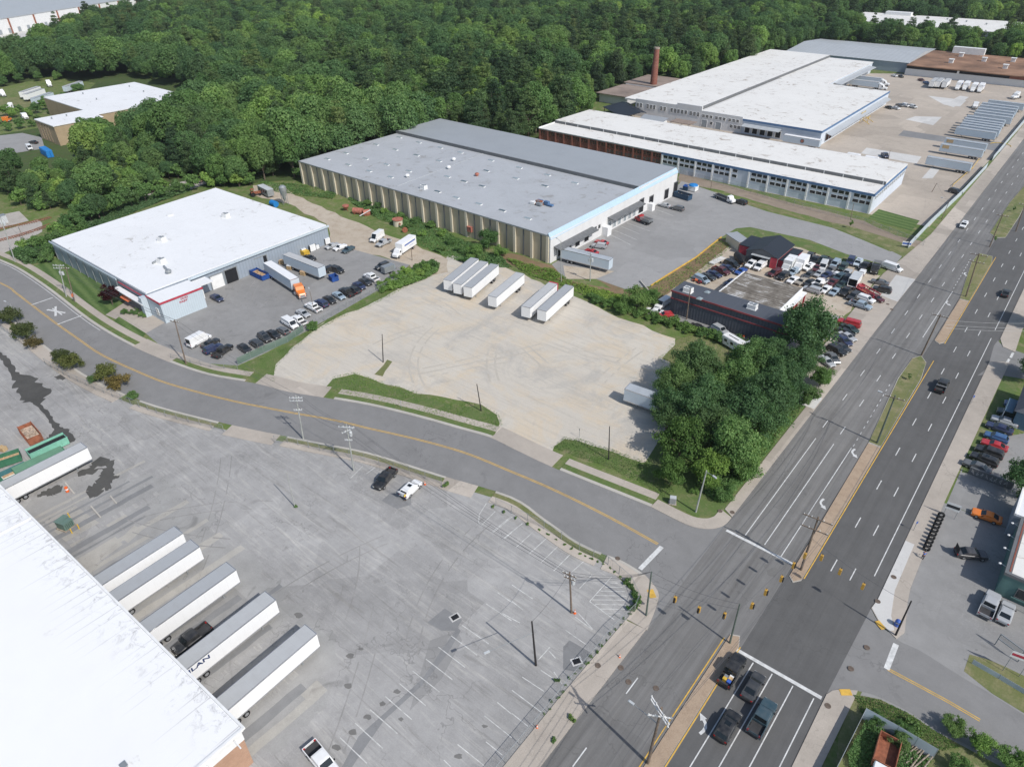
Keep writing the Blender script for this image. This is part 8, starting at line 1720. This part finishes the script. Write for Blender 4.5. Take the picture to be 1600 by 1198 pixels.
junk('ride_on_mower', 1087,438, 'orange ride-on mower at the low end of the bank-side cars', 'mower', (('body','orange_awning', lambda b: (b.box(-.2,-.4,.35,.9,.4,.8), b.box(-.9,-.45,.3,-.21,.45,.55))), ('seat','dark_trim', lambda b: (b.box(-.75,-.25,.551,-.3,.25,.65), b.box(-.8,-.25,.651,-.7,.25,1.0))), ('wheel','tyre_rubber', lambda b: [b.tube((x,s*.5-.1,r_),(x,s*.5+.1,r_),r_,r_,10) for x, r_ in ((-.55,.3),(.65,.22)) for s in (1,-1)])), None, rz=.5)
junk('ride_on_mower', 1095,441, 'red ride-on mower between the orange mower and the pale blue minivan', 'mower', (('body','fascia_red', lambda b: (b.box(-.2,-.4,.35,.9,.4,.8), b.box(-.9,-.45,.3,-.21,.45,.55))), ('seat','dark_trim', lambda b: (b.box(-.75,-.25,.551,-.3,.25,.65), b.box(-.8,-.25,.651,-.7,.25,1.0))), ('wheel','tyre_rubber', lambda b: [b.tube((x,s*.5-.1,r_),(x,s*.5+.1,r_),r_,r_,10) for x, r_ in ((-.55,.3),(.65,.22)) for s in (1,-1)])), None, rz=.9)
def camper(u, v, lab, L=5.5, mat='trim_white'):
    junk('camper', u, v, lab, 'camper', (('body',mat, lambda b: b.box(-L/2,-1.15,.5,L/2,1.15,2.6)), ('roof','transformer' if mat != 'trim_white' else 'trim_white', lambda b: b.box(-L/2+.05,-1.1,2.603,L/2-.05,1.1,2.72)), ('roof_vent','dark_trim', lambda b: b.box(-L*.3,-.08,2.723,L*.25,.12,2.8)), ('window','window_glass', lambda b: [b.box(x,-1.17,1.4,x+.9,-1.152,2.1) for x in (-L*.35,0)]), ('wheel','tyre_rubber', lambda b: [b.tube((0,s*1.0-.1,.35),(0,s*1.0+.1,.35),.35,.35,12) for s in (1,-1)])), None, z=2.4, rz=HEAD(u,v,u+14,v+8,2.4))
camper(1147,530,'white camper with a black roof strip behind the hedge end'); camper(1179,541,'grey-roofed camper under the dark tree at the hedge end', 4.5, 'transformer')
t = junk('shipping_container', 72,236, 'bright blue container with a broken end before the tan block', 'container', (('box','container_blue', lambda b: b.box(-5,-1.25,.1,5,1.25,3.0)), ('corrugation','container_blue', lambda b: [b.box(-4.8+i*.6,-1.32,.3,-4.5+i*.6,-1.253,2.8) for i in range(16)]), ('door','container_blue', lambda b: (b.box(5.003,-1.2,.2,5.06,-.05,2.9), b.box(5.003,.1,.2,5.9,.2,2.9)))), None, z=2, rz=HEAD(60,228,84,243,2))
t = junk('tank', 1083,292, 'white caged tank with blue tarpaulin top at the end of the grey warehouse', 'tank', (('cage','trim_white', lambda b: b.box(-1.6,-1.4,.2,1.6,1.4,2.0)), ('tarpaulin','container_blue', lambda b: b.lathe([(1.8,2.003),(1.6,2.4),(.3,2.7)], n=12)), ('skid','dark_trim', lambda b: b.box(-1.5,-1.3,0,1.5,1.3,.199))), None, z=1.5)
junk('skip', 1072,294, 'dark blue covered bin beside the white caged tank', 'skip', (('body','skip_navy', lambda b: b.box(-1,-.9,.1,1,.9,1.6)), ('lid','skip_blue', lambda b: b.add([(-1.05,-.95,1.603),(1.05,-.95,1.603),(1.05,.95,1.9),(-1.05,.95,1.9)], [(0,1,2,3)]))), None, z=.8)
# weedy plot: tipper body, log pile
p = G(1383,1170,1.5); t = put('tipper', p.x + .3, p.y - 1.0, R(-86), 'white', 'old tipper truck with rusty body behind the metal fence lower right')
t = solid('log_pile', 'pile of pale weathered logs among bushes lower right', 'logs', (*G2(1430,1180,.4), .03), HEAD(1410,1195,1440,1165,.4)); rd = random.Random(3)
for i in range(20):
    b = MB(); y = rd.uniform(-1.7,1.7); z = .15 + .22 * (i % 3); a = rd.uniform(-.25,.25); L = rd.uniform(1.6,2.6); b.tube((-L,y-a,z),(L,y+a,z+rd.uniform(-.05,.15)),.1,.08,6); b.build('log', MATS['rubble'], t)
# graffiti wall between the tyre shop and the row of cars
t = solid('graffiti_wall', 'low dark wall with scrawled pale graffiti beside the grey saloon', 'wall', (*G2(1545,750), .02), 0); q0, q1 = G(1512,739), G(1580,765); b = MB(); d = (q1 - q0); t.location = (q0.x, q0.y, 0); t.rotation_euler = (0,0,math.atan2(d.y, d.x)); L = d.length
b.box(0,-.15,0,L,.15,1.6); b.build('wall', MATS['fascia_dark'], t); b = MB(); rd = random.Random(9)
x = .4
while x < L - .8:
    pts = [(x + rd.uniform(0,.6), rd.uniform(.3,1.4)) for _ in range(5)]
    for (a, c), (e, f) in zip(pts[:-1], pts[1:]): b.bar((a,-.165,c),(e,-.165,f),.02,.09,0,(0,1,0))
    x += .75
b.build('scrawl', MATS['trim_white'], t)
# railway
def track(pts):
    t = solid('railway_track', '', 'railway', (pts[0][0], pts[0][1], 0)); o = -Vector((pts[0][0], pts[0][1], 0)); sl = MB()
    for (x0, y0), (x1, y1) in zip(pts[:-1], pts[1:]):
        L = math.hypot(x1-x0, y1-y0); dx, dy = (x1-x0)/L, (y1-y0)/L
        for i in range(int(L / .75)): c = Vector((x0 + dx*i*.75, y0 + dy*i*.75, .1)); sl.bar(c - Vector((-dy, dx, 0))*1.3, c + Vector((-dy, dx, 0))*1.3, .25, .16)
    q = sl.build('sleepers', MATS['pole_wood'], t); q.location = o
    for s in (-.72, .72):
        m_ = MB(); pp = offset(pts, s)
        for a, c in zip(pp[:-1], pp[1:]): m_.bar((*a, .26), (*c, .26), .1, .15)
        q = m_.build('rail', MATS['rust'], t); q.location = o
    return t
t = track(P((-60,391),(0,376),(28,369),(56,360),(80,351))); t['label'] = 'nearer railway track crossing the ballast at the left edge'
t = track(P((-60,371),(0,358),(30,352),(62,345),(80,340))); t['label'] = 'farther railway track crossing the ballast at the left edge'
t = track(P((235,300),(262,295),(290,289),(320,283))); t['label'] = 'stretch of railway track showing between trees behind the workshop'
sheet('ballast_bed', P((225,305),(240,294),(320,276),(330,284),(300,296),(250,306)), .02, 'ballast')
t = solid('crossing_signal', 'thin crossing mast beside the railway tracks at the left', 'mast', (*G2(39,378), 0)); b = MB(); b.tube((0,0,0),(-.2,0,5.2),.09,.08,8); b.build('mast', MATS['pole_wood'], t); b = MB(); b.box(-.5,-.2,4.6,.2,.1,4.75); b.build('bracket', MATS['steel_grey'], t)
t = solid('utility_box', 'grey metal relay cabinet at the left edge by the railway', 'cabinet', (*G2(6,348), 0)); b = MB(); b.box(-1,-1.2,0,1,1.2,2.6); b.build('cabinet', MATS['transformer'], t); b = MB(); b.box(-1.1,-1.3,2.603,1.1,1.3,2.75); b.build('roof', MATS['steel_grey'], t)
# kerb rails and retaining edge of the grey yard, yellow gate rail of the mill yard
t = solid('guard_rail', 'yellow-topped kerb rail along the edge of the grey yard bank', 'rail', (*G2(1040,432), .03)); q = P((1017,447),(1040,432),(1087,403),(1127,371)); b = MB(); [b.bar((a[0]-t.location.x,a[1]-t.location.y,.15),(c[0]-t.location.x,c[1]-t.location.y,.15),.3,.3) for a, c in zip(q[:-1], q[1:])]; b.build('rail', MATS['yellow_paint'], t)
t = solid('gate_rail', 'yellow pipe barrier beside the street fence of the mill yard', 'barrier', (*G2(1520,262), .03)); q = P((1488,292),(1519,265),(1537,240)); b = MB(); [b.tube((a[0]-t.location.x,a[1]-t.location.y,.8),(c[0]-t.location.x,c[1]-t.location.y,.8),.1,.1,8) for a, c in zip(q[:-1], q[1:])]; b.build('pipe', MATS['yellow_steel'], t); b = MB(); [b.tube((a[0]-t.location.x,a[1]-t.location.y,0),(a[0]-t.location.x,a[1]-t.location.y,.75),.08,.08,8) for a in q]; b.build('post', MATS['yellow_steel'], t)
t = solid('gate_hoop', 'yellow hoop barrier on the ground by the trailer rank gate', 'barrier', (*G2(1563,228), .03)); b = MB(); [b.tube((4*math.cos(a),4*math.sin(a),.3),(4*math.cos(a+.4),4*math.sin(a+.4),.3),.12,.12,6) for a in [i*.4 for i in range(8)]]; b.build('hoop', MATS['yellow_steel'], t)
bp = P((1000,440),(1010,452),(1028,472)); b = MB(); [b.bar((a[0],a[1],.3),(c[0],c[1],.3),.25,.5) for a, c in zip(bp[:-1], bp[1:])]; b.bar((bp[-1][0], bp[-1][1], .3), (bp[-1][0]+.5, bp[-1][1]-.6, .3), .25, .5); tag(b.build('retaining_wall', MATS['concrete_kerb']), 'narrow concrete channel running down the bank to the dark workshop', 'wall')

# ================================================================ people
plain('skin', (.36,.2,.13), .6, .1); plain('hair_dark', (.02,.015,.012), .8, .2); plain('cloth_blue', (.03,.15,.5), .8, .15, 4); plain('cloth_yellow', (.75,.62,.04), .7, .1, 4); plain('cloth_navy', (.02,.03,.06), .85, .2, 4); plain('shoe', (.03,.03,.03), .7, .2)
def person(label, x, y, rz, top, bottom, bend=0.0):
    t = thing('person', label, 'person', (x, y, .03), rz)
    def skinned(name, joints, edges, mat, parent):
        me = bpy.data.meshes.new(name); me.from_pydata([j[:3] for j in joints], edges, []); o = bpy.data.objects.new(name, me); link(o, parent); me.materials.append(MATS[mat])
        sk = o.modifiers.new('skin', 'SKIN'); sk.use_smooth_shade = True
        for i, j in enumerate(joints): me.skin_vertices[0].data[i].radius = (j[3], j[3] if len(j) < 5 else j[4]); me.skin_vertices[0].data[i].use_root = (i == 0)
        ss = o.modifiers.new('sub', 'SUBSURF'); ss.levels = 1; ss.render_levels = 1
        return o
    f = bend; hx = .35 * f; hz = 1.40 - .12 * f
    J = [(0,0,.93,.13,.16),(hx*.5,0,1.15,.12,.15),(hx,0,hz,.11,.18),(hx+.03,0,hz+.13,.055),(hx+.05,0,hz+.22,.085),(hx+.06,0,hz+.32,.08),
         (hx,.2,hz-.02,.06),(hx+.12,.26,hz-.28,.048),(hx+.32,.2,hz-.4,.036),(hx+.4,.19,hz-.43,.03), (hx,-.2,hz-.02,.06),(hx+.12,-.26,hz-.28,.048),(hx+.32,-.2,hz-.4,.036),(hx+.4,-.19,hz-.43,.03),
         (.0,.1,.86,.095),(.03,.12,.48,.065),(-.02,.12,.1,.045),(.14,.13,.04,.04), (0,-.1,.86,.095),(.06,-.12,.48,.065),(.04,-.12,.1,.045),(.2,-.13,.04,.04)]
    for s, k in ((1, 9), (-1, 13)):
        bx, by, bz = J[k][:3]
        for q, (dy, L) in enumerate(((-.03,.075),(-.01,.085),(.01,.08),(.03,.065))): J.append((bx+.04+L*.6, by+dy, bz-.02-L*.35, .009))
        J.append((bx+.04, by - s*.05, bz+.0, .011))
    E_ = [(0,1),(1,2),(2,3),(3,4),(4,5),(2,6),(6,7),(7,8),(8,9),(2,10),(10,11),(11,12),(12,13),(0,14),(14,15),(15,16),(16,17),(0,18),(18,19),(19,20),(20,21)]
    n0 = 22
    for k in (9, 13):
        for q in range(5): E_.append((k, n0)); n0 += 1
    skinned('body', J, E_, 'skin', t)
    skinned('shirt', [(0,0,.9,.15,.185),(hx*.5,0,1.15,.14,.175),(hx,0,hz,.13,.2),(hx,.2,hz-.02,.075),(hx+.09,.245,hz-.2,.062),(hx,-.2,hz-.02,.075),(hx+.09,-.245,hz-.2,.062)], [(0,1),(1,2),(2,3),(3,4),(2,5),(5,6)], top, t)
    skinned('trousers', [(0,0,.95,.14,.175),(0,.1,.84,.11),(.03,.12,.48,.08),(-.02,.12,.13,.065),(0,-.1,.84,.11),(.06,-.12,.48,.08),(.04,-.12,.13,.065)], [(0,1),(1,2),(2,3),(0,4),(4,5),(5,6)], bottom, t)
    b = MB(); b.lathe([(.05,-.02),(.095,.03),(.1,.09),(.07,.14),(.02,.155)], (hx+.045,0,hz+.24), 12); b.build('hair', MATS['hair_dark'], t, True)
    b = MB(); b.box(-.08,.08,-.01,.2,.17,.08); b.box(-.02,-.17,-.01,.26,-.08,.08); b.build('shoes', MATS['shoe'], t)
    b = MB(); b.box(hx+.125,.025,hz+.27,hx+.14,.045,hz+.285); b.box(hx+.125,-.045,hz+.27,hx+.14,-.025,hz+.285); b.box(hx+.13,-.012,hz+.225,hx+.158,.012,hz+.262); b.box(hx+.127,-.025,hz+.19,hx+.136,.025,hz+.2); b.build('face', MATS['hair_dark'], t)
    return t
p = G(632,777,.8); c_ = G(642,763,.8); person('person in a yellow top leaning into the open tailgate of the white hatchback', p.x, p.y, math.atan2(c_.y-p.y, c_.x-p.x), 'cloth_yellow', 'cloth_navy', .8)
w_ = [o for o in C.objects if o.get('label', '').startswith('white hatchback with open tailgate')][0]; b = MB(); b.add([(-2.36,-.75,1.62),(-2.36,.75,1.62),(-3.0,.72,1.98),(-3.0,-.72,1.98),(-2.36,-.75,1.66),(-2.36,.75,1.66),(-3.0,.72,2.02),(-3.0,-.72,2.02)], [(3,2,1,0),(4,5,6,7),(0,1,5,4),(1,2,6,5),(2,3,7,6),(3,0,4,7)]); q = b.build('tailgate', MATS['car_paint'], w_); q.color = w_.color
p = G(1443,868,.8); person('person in a bright blue top bending at the end of the tyre row', p.x, p.y, HEAD(1443,868,1449,856,.8), 'cloth_blue', 'cloth_navy', .9)
# origin empties of the prototypes that no photograph vehicle used
for k_, o in PROTO.items():
    if k_ not in USED:
        for c in list(o.children):
            for g in list(c.children): bpy.data.objects.remove(g)
            bpy.data.objects.remove(c)
        bpy.data.objects.remove(o)

# ---- the air between the lens and the woods
hb = MB(); hb.box(-1500, -200, -1, 700, 1500, 100); hz_ = hb.build('haze', []); hm = bpy.data.materials.new('haze'); hm.use_nodes = True; hm.node_tree.nodes.clear()
ho = hm.node_tree.nodes.new('ShaderNodeOutputMaterial'); hv = hm.node_tree.nodes.new('ShaderNodeVolumePrincipled'); hv.inputs['Color'].default_value = (.86, .9, .95, 1); hv.inputs['Density'].default_value = .00008; hv.inputs['Anisotropy'].default_value = .3
hm.node_tree.links.new(hv.outputs[0], ho.inputs['Volume']); hz_.data.materials.append(hm); tag(hz_, kind='stuff')
